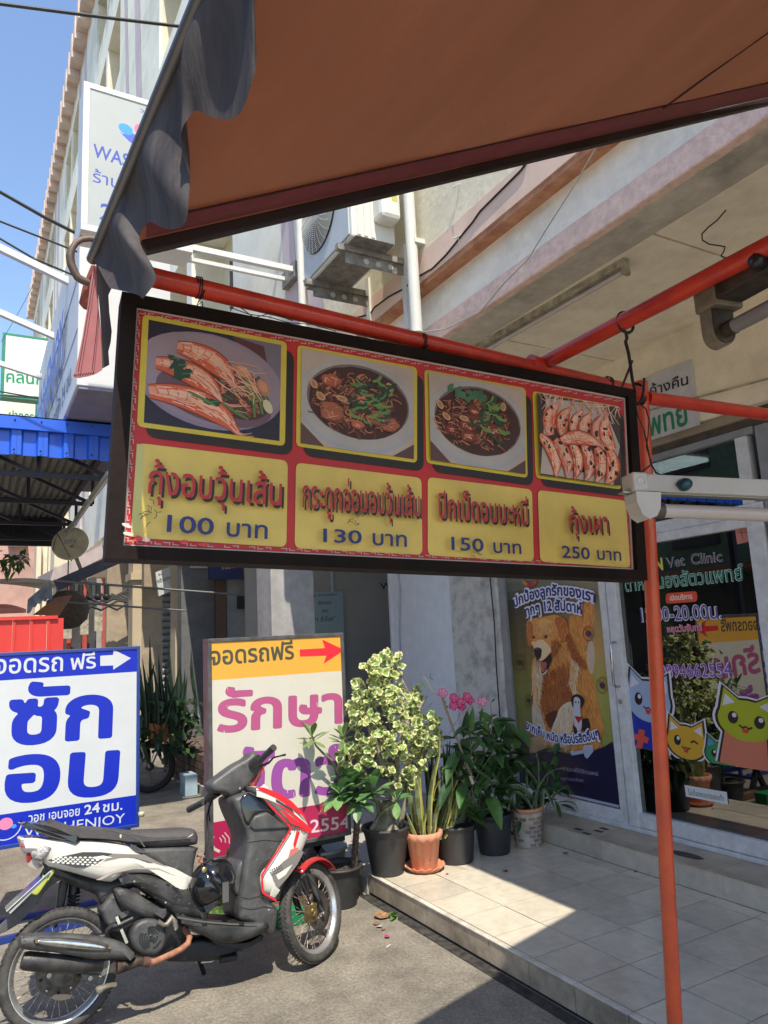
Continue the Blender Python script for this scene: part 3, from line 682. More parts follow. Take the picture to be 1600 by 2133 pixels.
def blue_face(pl, W, H, fw):
    Bc = rgb(6, 38, 178); Wc = rgb(200, 205, 208)
    pl.poly([(fw, fw), (W-fw, fw), (W-fw, H-fw), (fw, H-fw)], Wc)
    y1 = pl.px(285, 1399)[1]; y2 = pl.px(284, 1656)[1]
    pl.poly([(fw, y1), (W-fw, y1), (W-fw, H-fw), (fw, H-fw)], Bc); pl.poly([(fw, fw), (W-fw, fw), (W-fw, y2), (fw, y2)], Bc)
    ptext(pl, 'จอดรถ', -12, 1404, 131, 1397, 30, Wc, bold=.012); ptext(pl, 'ฟรี', 147, 1395, 200, 1391, 24, Wc, bold=.012)
    pl.ppoly([(209, 1366), (236, 1364), (236, 1353), (273, 1371), (236, 1395), (236, 1386), (209, 1387)], Wc)
    ptext(pl, 'ซัก', 14, 1550, 234, 1532, 88, Bc, bold=.034); ptext(pl, 'อบ', 6, 1670, 245, 1650, 90, Bc, bold=.034)
    ptext(pl, 'วอช เอนจอย', 59, 1714, 166, 1698, 15, Wc, bold=.012); ptext(pl, '24', 176, 1697, 208, 1691, 19, Wc, bold=.02); ptext(pl, 'ชม.', 214, 1692, 255, 1686, 16, Wc, bold=.014)
    ptext(pl, 'WASHENJOY', 50, 1744, 260, 1713, 20, Wc)
    a = pl.px(12, 1716); pl.ell(a[0]+.0, a[1]-.0, .038, .034, rgb(232, 130, 170)); a2 = pl.px(29, 1721); pl.ell(a2[0], a2[1], .014, .012, rgb(60, 150, 220))
    pl.stroke([(a[0]+.085*math.cos(g), a[1]-.005+.085*math.sin(g)) for g in [-.1-i*.2 for i in range(13)]], .006, Wc)
tb, pb, Ob, Wb, Hb = boxsign('parking_sign', 'blue and white parking sign with arrow standing left behind the scooter', -5.1, [(-46, 1778), (290, 1722), (290, 1339), (-46, 1362)], .10, .022, m_bluefr, blue_face)
m_bluem = M('blue_steel', rgb(30, 56, 130), .5, var=.15)
for y in (Ob.y+.06, Ob.y+Wb-.06):
    b = MB(); b.bar((-5.15, y, Ob.z), (-5.15, y, .03), .03); b.bar((-5.45, y, .015), (-4.95, y, .015), .03); obj('leg', b, m_bluem, tb)
b = MB(); b.bar((-5.10, Ob.y, .02), (-5.10, Ob.y+Wb-.1, .02), .035); obj('base_bar', b, m_bluem, tb)
b = MB(); b.bar((-5.45, Ob.y, .017), (-5.45, Ob.y+Wb-.1, .017), .03); obj('base_bar', b, m_bluem, tb)
# small swivel feet
b = MB(); b.lathe([(.0, 0), (.022, 0), (.022, .025), (0, .025)], (-5.08, .38, .04), (1, 0, 0), 10); obj('castor', b, M('grey_rubber', (.3, .3, .3), .7), tb)
b = MB(); b.lathe([(.0, 0), (.02, 0), (.02, .03), (0, .03)], (-5.1, Ob.y+Wb+.012, .575), (0, 0, 1), 10); obj('plug', b, M('ivory_plastic', (.6, .55, .42), .5), tb)

# ---------- yellow and white vet sign (middle)
def vet_face(pl, W, H, fw):
    Yc = rgb(226, 168, 66); Wc = rgb(206, 203, 190); Dk = rgb(74, 74, 58); Rd = rgb(222, 44, 58); Mg = rgb(172, 34, 84)
    pl.poly([(fw, fw), (W-fw, fw), (W-fw, H-fw), (fw, H-fw)], Wc)
    y1 = pl.px(726, 1396)[1]; y2 = pl.px(600, 1690)[1]+.01
    pl.poly([(fw, y1), (W-fw, y1), (W-fw, H-fw), (fw, H-fw)], Yc); pl.poly([(fw, fw), (W-fw, fw), (W-fw, y2), (fw, y2)], Mg)
    ptext(pl, 'จอดรถฟรี', 438, 1386, 613, 1372, 29, rgb(130, 122, 70), bold=.026); ptext(pl, 'จอดรถฟรี', 438, 1386, 613, 1372, 29, Dk, bold=.014)
    pl.ppoly([(624, 1353), (677, 1350), (671, 1332), (718, 1354), (674, 1383), (680, 1366), (625, 1368)], Rd)
    P1 = rgb(178, 84, 130); P2 = rgb(150, 78, 158)
    for dark in (1, 0):
        k1 = rgb(150, 80, 140) if dark else P1; k2 = rgb(140, 70, 150) if dark else P2; bb = .030 if dark else .022
        ptext(pl, 'รักษา', 452, 1524, 714, 1504, 64, k1, bold=bb); ptext(pl, 'สัตว์', 470, 1670, 724, 1648, 78, k2, bold=bb)
    a = pl.px(447, 1774)
    for (xa, ya, xb, yb, h, tx) in ((482, 1766, 512, 1763, 26, '0'), (520, 1763, 640, 1748, 26, '894662'), (646, 1735, 728, 1724, 26, '2554')): ptext(pl, tx, xa, ya, xb, yb, h, rgb(226, 200, 205), bold=.012)
    pl.pstroke([(444, 1742), (440, 1755), (446, 1768), (458, 1774)], .016, Wc)
    for r in (8, 14, 20): pl.pstroke([(450+r*.9, 1752-r*.9), (450+r*1.35, 1752-r*.35), (450+r*1.4, 1752+r*.25)], .005, Wc)
    for _ in range(26):                                  # smears
        x = random.uniform(.05, W-.05); y = random.uniform(y2, y1); pl.stroke([(x, y), (x+.004, y-random.uniform(.01, .05))], random.uniform(.002, .006), rgb(206, 203, 192), taper=True)
m_grfr = M('grey_frame', (.15, .15, .155), .42, metal=.3, var=.25, scale=10)
XV = -4.5
tv, pv, Ov, Wv, Hv = boxsign('vet_sign', 'tall yellow, white and magenta vet sign with red arrow behind the scooter', XV, [(437, 1797), (732, 1742), (732, 1311), (429, 1331)], .11, .024, m_grfr, vet_face)
m_bk = M('black_steel', (.025, .025, .028), .5, var=.2)
for y0, y1 in ((Ov.y+.5, Ov.y+.78), (Ov.y+.95, Ov.y+.68)):
    b = MB(); b.bar((-4.62, y1, Ov.z), (-4.62, y0, .03), .045); obj('leg', b, m_bk, tv)
for y0, y1 in ((Ov.y+.05, Ov.y+.25), (Ov.y+.25, Ov.y+.05)):
    b = MB(); b.bar((-4.62, y1, Ov.z), (-4.62, y0, .03), .04); obj('leg', b, m_bk, tv)
b = MB(); b.bar((-4.62, Ov.y, .03), (-4.62, Ov.y+Wv, .03), .05); obj('base_bar', b, m_bk, tv)
b = MB(); b.bar((-4.62, Ov.y, Ov.z-.03), (-4.62, Ov.y+Wv, Ov.z-.03), .05); obj('base_bar', b, m_bk, tv)

# ---------- clinic stickers on the glass
gl = Plane((-5, GY-.004, 0), (1, 0, 0), (0, 0, 1), (0, -1, 0)); gl.d = 0
gd = thing('window_stickers', 'clinic name, opening hours and cat stickers stuck on the dark door glass', 'stickers', (-3.2, GY, 1.2))
Wt = rgb(215, 212, 220)
def outl(tx, x0, y0, x1, y1, h, c, co, bo=.035, bi=-.008): ptext(gl, tx, x0, y0, x1, y1, h, co, bold=bo); ptext(gl, tx, x0, y0, x1, y1, h, c, bold=bi)
def outl2(tx, x0, y0, x1, y1, h, c, co): ptext(gl, tx, x0, y0, x1, y1, h, co, bold=.045); ptext(gl, tx, x0, y0, x1, y1, h, c, bold=.005)
outl2('K', 1348, 1192, 1363, 1190, 25, rgb(196, 110, 190), rgb(220, 170, 215)); outl2('N', 1366, 1188, 1382, 1186, 23, rgb(214, 200, 70), rgb(225, 218, 130))
outl('Vet', 1389, 1183, 1428, 1177, 20, rgb(40, 38, 46), rgb(190, 186, 196), .02); outl('Clinic', 1439, 1176, 1506, 1169, 21, rgb(40, 38, 46), rgb(190, 186, 196), .02)
outl('ตำหนะนองสัตวแพทย์', 1302, 1232, 1551, 1208, 21, rgb(26, 110, 84), rgb(180, 210, 200), .03, .001)
gl.poly(rquad([gl.px(1387, 1258), gl.px(1453, 1253), gl.px(1452, 1231), gl.px(1387, 1236)], .025), rgb(222, 84, 52)); ptext(gl, 'เปิดบริการ', 1396, 1251, 1443, 1247, 8, rgb(240, 215, 205), bold=.03)
outl2('12.00-20.00น.', 1336, 1295, 1505, 1288, 22, rgb(84, 76, 150), Wt)
outl2('หยุดวันจันทร์', 1390, 1317, 1464, 1313, 10, rgb(214, 96, 130), rgb(224, 170, 185))
outl2('0894662554', 1375, 1411, 1526, 1409, 25, rgb(126, 74, 168), rgb(206, 186, 220)); a = gl.px(1362, 1398); gl.ell(a[0], a[1], .03, .045, rgb(206, 186, 220)); gl.ell(a[0]-.008, a[1], .024, .038, rgb(126, 74, 168))
gl.ppoly([(1426, 1635), (1514, 1650), (1517, 1676), (1429, 1659)], rgb(214, 220, 222)); ptext(gl, 'ไม่ต้องถอดรองเท้า', 1434, 1655, 1509, 1669, 8, rgb(60, 60, 66), bold=.01)
gl.ppoly([(1530, 1096), (1558, 1096), (1562, 1128), (1536, 1134)], rgb(206, 130, 112)); gl.pstroke([(1543, 1100), (1547, 1124)], .004, rgb(60, 60, 60)); gl.pstroke([(1539, 1110), (1556, 1109)], .004, rgb(60, 60, 60))
gl.emit('sticker_lettering', m_print, gd)
# plain cat-head stickers (simple generic drawings)
def cat(cx, cy, w_, h_, col, ear, tilt=0, wink=False, body=None):
    z = lambda pts: [(cx+(x*math.cos(tilt)-y*math.sin(tilt))*w_, cy+(x*math.sin(tilt)+y*math.cos(tilt))*h_) for x, y in pts]
    def head(k):
        pts = []
        for i in range(24):
            g = 2*PI*i/24; pts.append((.5*k*math.cos(g), .42*k*math.sin(g)))
        return pts
    ears = lambda k: ([(-.47*k, .1), (-.42*k, .62*k), (-.08, .36*k)], [(.47*k, .1), (.42*k, .60*k), (.08, .36*k)])
    for k, c in ((1.16, Wt), (1.07, rgb(26, 24, 28)), (.97, col)):
        if body and k > 0:
            bb = [(-.34*k, -.1), (.34*k, -.1), (.42*k, -.95-.02*(k-1)), (-.42*k, -.95-.02*(k-1))]; gl.poly(z(bb), body if k < 1 else c)
        for e in ears(k): gl.poly(z(e), c)
        gl.poly(z(head(k)), c)
    for e in ([(-.41, .22), (-.38, .48), (-.2, .33)], [(.41, .22), (.38, .47), (.2, .33)]): gl.poly(z(e), ear)
    gl.poly(z([(-.22+.09*math.cos(g*PI/6), .02+.13*math.sin(g*PI/6)) for g in range(12)]), rgb(26, 24, 28)); gl.poly(z([(-.20+.04*math.cos(g*PI/4), .07+.05*math.sin(g*PI/4)) for g in range(8)]), Wt)
    if wink: gl.stroke(z([(.12, .03), (.2, .08), (.3, .03)]), .012*w_/.3, rgb(26, 24, 28))
    else: gl.poly(z([(.22+.09*math.cos(g*PI/6), .02+.13*math.sin(g*PI/6)) for g in range(12)]), rgb(26, 24, 28)); gl.poly(z([(.24+.04*math.cos(g*PI/4), .07+.05*math.sin(g*PI/4)) for g in range(8)]), Wt)
    gl.poly(z([(-.07, -.14), (0, -.17), (.07, -.14), (.04, -.25), (-.04, -.25)]), rgb(204, 58, 46)); gl.stroke(z([(-.11, -.11), (-.05, -.15), (0, -.12), (.05, -.15), (.11, -.11)]), .009*w_/.3, rgb(26, 24, 28))
def catpx(x0, y0, x1, y1, *a, **k):
    p = gl.px(x0, y1); q = gl.px(x1, y0); cat((p[0]+q[0])/2, (p[1]+q[1])/2, abs(q[0]-p[0]), abs(q[1]-p[1]), *a, **k); return gl
zb_ = gl.px(1318, 1566)[1]; gl.clip = (-9, zb_, 9, 9)
catpx(1311, 1410, 1392, 1510, rgb(158, 178, 212), Wt, body=rgb(24, 48, 158), tilt=-.12); gl.ppoly([(1331, 1518), (1344, 1522), (1342, 1533), (1352, 1537), (1349, 1549), (1341, 1546), (1337, 1560), (1325, 1556), (1329, 1543), (1320, 1540), (1323, 1528), (1329, 1530)], rgb(214, 84, 70))
gl.emit('cat_sticker', m_print, gd); catpx(1394, 1508, 1466, 1584, rgb(212, 164, 52), Wt, wink=True, tilt=-.1); gl.emit('cat_sticker', m_print, gd)
catpx(1473, 1545, 1533, 1600, rgb(40, 140, 80), rgb(90, 140, 210), tilt=-.1); gl.emit('cat_sticker', m_print, gd)
catpx(1500, 1452, 1612, 1548, rgb(170, 178, 36), Wt, body=rgb(206, 120, 96), tilt=-.15); gl.emit('cat_sticker', m_print, gd)

gl.clip = None
# ---------- dog poster in the side pane
pp = Plane((-4.94, GY-.004, 0), (1, 0, 0), (0, 0, 1), (0, -1, 0)); pp.d = 0
po = thing('dog_poster', 'tall window poster of a running golden dog above a navy band', 'poster', (-4.4, GY, .4))
q3 = lambda x, y: (1020+.1875*x, 1180+.1875*y); q4 = lambda x, y: (1020+.1875*x, 1460+.1875*y)
x0p, x1p = pp.px(1051, 1204)[0]-.005, pp.px(1290, 1700)[0]+.02; ztop = 2.16; zb = pp.px(1288, 1681)[1]
pp.clip = (x0p, zb, x1p, ztop)
NU, NV = 10, 26
ramp = [(0, (rgb(84, 88, 60), rgb(120, 126, 66))), (.45, (rgb(96, 98, 44), rgb(150, 152, 76))), (.62, (rgb(72, 66, 34), rgb(176, 140, 84))), (.82, (rgb(44, 44, 34), rgb(130, 116, 88))), (1, (rgb(110, 116, 104), rgb(132, 134, 116)))]
for j in range(NV):
    v = (j+.5)/NV
    for k in range(len(ramp)-1):
        if ramp[k][0] <= v <= ramp[k+1][0]: t = (v-ramp[k][0])/(ramp[k+1][0]-ramp[k][0]); L_ = lerp(ramp[k][1][0], ramp[k+1][1][0], t); R_ = lerp(ramp[k][1][1], ramp[k+1][1][1], t)
    for i in range(NU):
        c = tuple(min(1, v*1.35) for v in lerp(L_, R_, ((i+.5)/NU)**1.3)); dd = pp.d; pp.poly([(x0p+(x1p-x0p)*i/NU, zb+(ztop-zb)*j/NV), (x0p+(x1p-x0p)*(i+1)/NU, zb+(ztop-zb)*j/NV), (x0p+(x1p-x0p)*(i+1)/NU, zb+(ztop-zb)*(j+1)/NV), (x0p+(x1p-x0p)*i/NU, zb+(ztop-zb)*(j+1)/NV)], c); pp.d = dd
pp.step()
def sm2(pts, k=3):
    n = len(pts); out = []
    for i in range(n):
        p0, p1, p2, p3_ = pts[i-1], pts[i], pts[(i+1) % n], pts[(i+2) % n]
        for j in range(k): t = j/k; out.append(tuple(.5*(2*b_+(c_-a_)*t+(2*a_-5*b_+4*c_-d_)*t*t+(3*b_-a_-3*c_+d_)*t**3) for a_, b_, c_, d_ in zip(p0, p1, p2, p3_)))
    return out
def D3(pts, c): pp.ppoly([q3(*p) for p in (sm2(pts) if len(pts) > 4 else pts)], c)
def D4(pts, c): pp.ppoly([q4(*p) for p in pts], c)
F0 = rgb(224, 152, 76); F1 = rgb(238, 186, 112); F2 = rgb(186, 104, 50); F3 = rgb(228, 212, 188); F4 = rgb(146, 74, 38)
def fur(region, n, cols, ln, wd, ang, sp=.35):
    pts = [pp.px(*p) for p in region]; xs_ = [p[0] for p in pts]; ys_ = [p[1] for p in pts]
    def ins(x, y):
        c = False
        for i in range(len(pts)):
            (xa, ya), (xb, yb) = pts[i-1], pts[i]
            if (ya > y) != (yb > y) and x < (xb-xa)*(y-ya)/(yb-ya)+xa: c = not c
        return c
    k = 0; tries = 0; n = int(n*1.9)
    while k < n and tries < n*12:
        tries += 1; x = random.uniform(min(xs_), max(xs_)); y = random.uniform(min(ys_), max(ys_))
        if not ins(x, y): continue
        k += 1; a = ang+random.uniform(-sp, sp); l = ln*random.uniform(.6, 1.3); b_ = random.uniform(-.4, .4)
        d0 = pp.d; wd_ = wd*.55; pp.stroke([(x, y), (x+l*.5*math.cos(a), y+l*.5*math.sin(a)), (x+l*math.cos(a+b_), y+l*math.sin(a+b_))], wd_*random.uniform(.6, 1.3), jit(random.choice(cols), .05), taper=True); pp.d = d0+.000003
R3 = [(1000, 380), (1150, 400), (1160, 640), (1080, 800), (1080, 950), (1160, 1100), (1150, 1180), (1000, 1060), (900, 960), (870, 800), (880, 620)]
D3(R3, F0); fur([q3(*p) for p in R3], 220, (F0, F1, F2), .05, .007, 1.5)
D3([(1090, 870), (1150, 840), (1170, 1000), (1150, 1180), (1090, 1150)], rgb(206, 186, 160))
BODY = [(470, 1090), (560, 960), (860, 830), (930, 1000), (1060, 1090), (1150, 1250), (1190, 1450), (1240, 1640), (1260, 1800), (1230, 1950), (1180, 2030), (1060, 2060), (560, 1960), (500, 1820), (480, 1650), (480, 1400)]
D3(BODY, F0); fur([q3(*p) for p in BODY], 520, (F0, F1, F2, F0), .07, .008, -1.35, .5)
CH = [(560, 1200), (700, 1120), (880, 1050), (920, 1250), (940, 1420), (860, 1560), (760, 1700), (680, 1760), (600, 1620), (560, 1400)]
fur([q3(*p) for p in CH], 420, (F2, F4, rgb(176, 108, 60)), .08, .009, -1.5, .45)
LG = [(480, 1500), (560, 1560), (600, 1700), (640, 1850), (640, 1960), (540, 1960), (490, 1800)]; D3(LG, rgb(196, 184, 164)); fur([q3(*p) for p in LG], 90, (F3, rgb(180, 160, 130)), .05, .007, -1.5)
LG = [(800, 1560), (900, 1500), (960, 1560), (940, 1700), (900, 1900), (880, 2000), (700, 1980), (690, 1850), (740, 1680)]; D3(LG, F3); fur([q3(*p) for p in LG], 160, (F3, F1, rgb(188, 168, 138)), .05, .008, -1.6)
D3([(640, 1640), (760, 1600), (740, 1700), (680, 1790), (640, 1720)], rgb(84, 40, 24))
HD = [(425, 610), (500, 575), (600, 560), (740, 535), (830, 580), (862, 640), (830, 740), (800, 830), (740, 940), (700, 1000), (640, 1040), (560, 1050), (515, 1010), (500, 920), (462, 840), (430, 760)]
D3(HD, F0); fur([q3(*p) for p in HD], 220, (F0, F1, F1), .03, .006, -1.9, .7)
D3([(505, 880), (540, 820), (600, 815), (660, 870), (700, 950), (645, 1015), (580, 1050), (525, 1015)], rgb(240, 208, 160)); fur([q3(*p) for p in [(540, 620), (640, 600), (700, 700), (600, 790), (520, 740)]], 60, (F1, F3), .02, .005, -1.7)
for E_ in ([(438, 612), (482, 640), (492, 760), (474, 880), (438, 850), (418, 740)], [(735, 590), (800, 555), (868, 610), (880, 720), (850, 830), (800, 810), (765, 700)]): D3(E_, F2); fur([q3(*p) for p in E_], 50, (F2, F0), .03, .006, -1.6)
for cx_, cy_, r_ in ((498, 785, 15), (632, 778, 18)): D3([(cx_+r_*1.5*math.cos(g*PI/6), cy_+r_*1.2*math.sin(g*PI/6)) for g in range(12)], F2); D3([(cx_+r_*math.cos(g*PI/6), cy_+r_*.9*math.sin(g*PI/6)) for g in range(12)], rgb(26, 18, 16)); D3([(cx_-6+5*math.cos(g*PI/3), cy_-7+5*math.sin(g*PI/3)) for g in range(6)], rgb(200, 190, 180))
D3([(530, 1020), (580, 1050), (640, 1010), (690, 955), (705, 1010), (680, 1090), (640, 1180), (590, 1212), (550, 1180), (530, 1110)], rgb(34, 20, 20)); D3([(545, 1050), (600, 1060), (640, 1060), (640, 1120), (600, 1180), (565, 1140)], rgb(176, 92, 96)); D3([(555, 1165), (600, 1192), (650, 1140), (640, 1180), (600, 1205)], rgb(220, 210, 200))
D3([(505, 920), (540, 898), (585, 915), (588, 965), (570, 1030), (530, 1020), (508, 970)], rgb(24, 22, 28)); D3([(520, 915), (545, 906), (560, 915), (540, 925)], rgb(110, 110, 120))
D3([(560, 600), (640, 580), (700, 620), (640, 640), (600, 700), (575, 690)], rgb(236, 180, 108)); D3([(470, 840), (510, 830), (540, 880), (505, 900)], rgb(240, 200, 150)); fur([q3(*p) for p in [(690, 800), (760, 780), (800, 860), (740, 960), (700, 1000), (690, 900)]], 60, (F2, F4), .03, .007, -1.5); fur([q3(*p) for p in [(880, 700), (960, 900), (1080, 1080), (1060, 1110), (930, 1000), (870, 850)]], 90, (F2, F4), .05, .008, -1.2); fur([q3(*p) for p in [(480, 1100), (560, 1000), (600, 1200), (560, 1500), (490, 1500)]], 120, (F1, F3), .06, .008, -1.5); fur([q3(*p) for p in [(900, 1000), (1000, 1060), (960, 1500), (900, 1300)]], 90, (F1, F3), .06, .008, -1.5)
# small black and white puppy drawing, plain
D3([(918, 1470), (950, 1425), (1000, 1420), (1050, 1450), (1065, 1500), (1040, 1560), (1000, 1590), (940, 1560)], rgb(30, 28, 34)); D3([(950, 1470), (990, 1450), (1020, 1490), (1020, 1600), (1040, 1760), (1000, 1840), (960, 1800), (950, 1640)], rgb(200, 204, 214)); D4([(1040, 200), (1110, 190), (1130, 290), (1110, 350), (1040, 330)], rgb(28, 26, 32)); D4([(940, 260), (980, 300), (1000, 370), (950, 370)], rgb(30, 28, 34))
D4([(955, 165), (1050, 175), (1000, 250)], rgb(176, 40, 50)); D3([(962, 1500), (975, 1490), (980, 1515), (966, 1520)], rgb(40, 40, 50)); D3([(995, 1500), (1008, 1490), (1012, 1515), (1000, 1520)], rgb(40, 40, 50))
# navy lower band with curved top
D4([(150, 300), (330, 380), (420, 440), (560, 500), (740, 560), (900, 590), (1080, 575), (1200, 540), (1300, 500), (1362, 460), (1500, 420), (1500, 1300), (0, 1300), (0, 250)], rgb(26, 24, 62))
D4([(905, 560), (930, 540), (960, 560), (1050, 540), (1060, 490), (1160, 485), (1165, 560), (1100, 640), (1070, 620), (1060, 580), (930, 605)], rgb(176, 184, 204))
# prohibition roundels
for cx_, cy_, r_, f_, cc in ((1110, 745, 58, D3, rgb(170, 62, 60)), (1265, 1320, 62, D3, rgb(160, 60, 40)), (447, 1490, 46, D3, rgb(96, 66, 30)), (340, 1065, 60, D3, rgb(80, 44, 30))):
    ring = [(cx_+r_*math.cos(g*PI/12), cy_+r_*1.4*math.sin(g*PI/12)) for g in range(25)]; pp.pstroke([q3(*p) for p in ring], .006, cc)
    f_([(cx_-.5*r_, cy_-.2*r_), (cx_, cy_-.6*r_), (cx_+.5*r_, cy_), (cx_+.2*r_, cy_+.6*r_), (cx_-.3*r_, cy_+.4*r_)], rgb(44, 38, 84) if cc[0] > .2 else rgb(50, 40, 30)); pp.pstroke([q3(cx_-.6*r_, cy_-.85*r_), q3(cx_+.6*r_, cy_+.85*r_)], .006, cc)
# orange mark at the very top
for k, c in enumerate((rgb(200, 90, 50), rgb(196, 50, 60), rgb(208, 130, 60))): pp.pstroke([q3(455+75*math.cos(a), 140+62*math.sin(a)) for a in [(.15+.33*k*2.7)+i*.15 for i in range(7)]], .03, c)
pp.d += .0003
def ol(tx, x0, y0, x1, y1, h, arc, q): a = q(x0, y0); c = q(x1, y1); ptext(pp, tx, a[0], a[1], c[0], c[1], h, rgb(222, 222, 240), bold=.15, arc=arc); pp.d += .0001; ptext(pp, tx, a[0], a[1], c[0], c[1], h, rgb(24, 44, 110), bold=.034, arc=arc); pp.d += .0001
ol('ปกป้องลูกรักของเรา', 285, 455, 1185, 400, 15.5, .075, q3); ol('ทุกๆ 12 สัปดาห์', 415, 560, 1045, 530, 15.5, .04, q3)
ol('จากเห็บ หมัด หรือปรสิตอื่นๆ', 415, 300, 1240, 400, 12.5, -.075, q4)
ptext(pp, '12 สัปดาห์ได้ที่สัตวแพทย์', *q4(820, 765), *q4(1225, 830), 6, rgb(170, 170, 200)); ptext(pp, 'weekprotection', *q4(720, 865), *q4(1060, 900), 8, rgb(150, 150, 185))
pp.poly([(x0p, zb), (x1p, zb), (x1p, zb+.018), (x0p, zb+.018)], rgb(176, 178, 206))
pp.emit('poster_print', m_printm, po)
pp.clip = None
# ---------- vet sign board on the wall above the door
vb = Plane((-3.6, WY-.02, 2.8), (1, 0, 0), (0, 0, 1), (0, -1, 0)); vb.d = 0
vt = thing('clinic_wall_sign', 'white wall sign with green and black Thai lettering behind the red pole', 'sign', (-3.2, WY-.01, 3.05))
Q = [vb.px(1300, 938), vb.px(1455, 885), vb.px(1440, 747), vb.px(1290, 808)]
xl = Q[1][0]-.78; zt_, zb2 = Q[2][1], Q[1][1]
b = MB(); b.box((-3.6+xl, WY-.018, 2.8+zb2), (-3.6+Q[1][0], WY-.001, 2.8+zt_)); obj('board', b, M('sign_white', (.62, .62, .64), .5), vt, bevel=.002)
Gn = rgb(34, 130, 86)
ptext(vb, 'สัตว์ป่วยไว้ค้างคืน', 1243, 858, 1434, 800, 15, rgb(46, 44, 46), bold=.015); ptext(vb, 'สัตวแพทย์', 1262, 938, 1436, 882, 34, Gn, bold=.02)
vb.emit('lettering', m_print, vt)
vs_ = Plane((-3.6, WY+.05, 2.8), (1, 0, 0), (0, 0, 1), (0, -1, 0)); b = MB()
b.prism([vs_.P(*vs_.px(*p), .0) for p in ((1361, 928), (1410, 914), (1436, 908), (1443, 892), (1440, 880), (1361, 900))], Vector((0, .004, 0)))
hw = obj('handwritten_card', b, MATS['sign_white'], loc=(-3.1, WY+.05, 2.8)); tag(hw, 'small white card with handwritten day name tucked under the wall sign', 'card'); ORG[hw.name] = Vector(hw.location)
vs_.d = .001; ptext(vs_, 'วันจันทร์', 1374, 920, 1428, 904, 9, rgb(30, 30, 30), bold=.03); vs_.emit('lettering', m_print, hw)
# ================================================================ FOOD STALL FRAME, LAMPS, AWNING
m_red = M('red_pole_paint', (.62, .045, .02), .38, col2=(.38, .025, .015), scale=14, coat=.25, amt=.40, bump=.12, bscale=70)
PR = .017
fs_ = thing('stall_frame', 'red painted steel pipe frame of the food stall with its slanting corner post', 'stall frame', (-1.25, 1.45, 0))
a = PX(292, 572, -1.18); c = PX(1338, 820, -1.18)
def pipe(name, p, q, r=PR, m=m_red, par=fs_, seg=14, n=3): b = MB(); p, q = Vector(p), Vector(q); b.tube([p.lerp(q, i/n) for i in range(n+1)], r, seg); return obj(name, b, m, par, recalc=False)
pipe('crossbar', a, c)
ptop = PX(1337, 812, -1.185); pb_ = PX(1406, 2133, -1.27); pbot = ptop+(pb_-ptop)*((ptop.z)/(ptop.z-pb_.z))
pipe('corner_post', ptop+Vector((0, 0, .02)), pbot, m=M('orange_red_paint', (.62, .085, .022), .42, col2=(.42, .045, .018), scale=11, coat=.2, amt=.4, bump=.15, bscale=60))
pipe('crossbar', PX(1348, 829, -1.185), PX(1760, 885, -1.15))
xa = PZ(1108, 769, 2.228); xb = PZ(1600, 514, 2.228); pipe('rail', xa, xb+(xb-xa)*1.2)
b = MB(); d_ = (c-a).normalized(); b.tube([PX(1103, 757, -1.18), PX(1128, 764, -1.18)], PR*1.22, 12); obj('weld_collar', b, m_red, fs_)
b = MB(); b.tube([PX(205, 560, -1.36), PX(190, 600, -1.37), PX(182, 635, -1.37), PX(181, 642, -1.37)], [.014, .015, .015, .008], 12); obj('pipe_stub', b, M('faded_red', (.42, .10, .06), .6, var=.2), fs_)
# tie wires round the pipes
def wire(pts, r=.0012, m=None, par=None, name='tie_wire', seg=5): b = MB(); b.tube(pts, r, seg); return obj(name, b, m or m_wire, par or fs_, recalc=False)
def coil(x, y, X, turns=3, rr=PR*1.1, n=10, spread=.004):
    cc = PX(x, y, X); pts = []
    for i in range(turns*n): g = 2*PI*i/n; pts.append(cc+Vector((rr*math.cos(g), spread*i/n, rr*math.sin(g))))
    return pts
for x, y in ((407, 598), (873, 712), (1262, 800)):
    wire(coil(x, y, -1.18)+[PX(x+8, y+28, -1.165), PX(x+2, y+40, -1.165), PX(x+14, y+30, -1.165), PX(x+18, y+52, -1.16)])
wire([PX(x, y, -1.17) for x, y in ((478, 640), (520, 655), (560, 660), (600, 672), (650, 676), (700, 690))], .0009); wire([PX(x, y, -1.172) for x, y in ((500, 640), (530, 662), (565, 652), (610, 668))], .0009)
m_rub = M('black_rubber_cord', (.025, .018, .015), .6)
cc = PZ(1303, 672, 2.228); dr_ = (xb-xa).normalized(); e1 = dr_.cross(Vector((0, 0, 1))).normalized()
ring = [cc+(e1*math.cos(2*PI*i/16)+Vector((0, 0, 1))*math.sin(2*PI*i/16))*PR*1.25 for i in range(17)]
cord = thing('cord_bundle', 'dark cord looped over the red rail and hanging down to the frame corner', 'cord', tuple(cc))
wire(ring, .0032, m_rub, cord, 'loop', 7)
wire([PX(1304, 690, -1.0), PX(1306, 705, -1.0), PX(1303, 712, -1.01), PX(1309, 735, -1.03), PX(1313, 760, -1.06), PX(1317, 790, -1.1), PX(1322, 812, -1.14), PX(1323, 840, -1.15)], .0036, m_rub, cord, 'cord', 7)
wire([PX(1317, 752, -1.06), PX(1306, 780, -1.1), PX(1296, 805, -1.15)], .003, M('brown_cord', (.13, .04, .025), .6), cord, 'cord', 6)
wire([PX(1342, 788, -1.15), PX(1341, 810, -1.15), PX(1337, 832, -1.15), PX(1330, 842, -1.15), PX(1322, 838, -1.15)], .0035, m_rub, cord, 'cord', 6)
wire([PX(1330, 840, -1.15), PX(1346, 852, -1.14), PX(1352, 875, -1.13), PX(1350, 905, -1.1), PX(1347, 930, -1.05), PX(1354, 955, -1.0), PX(1357, 965, -.95)], .0016, m_rub, cord, 'cord', 6)
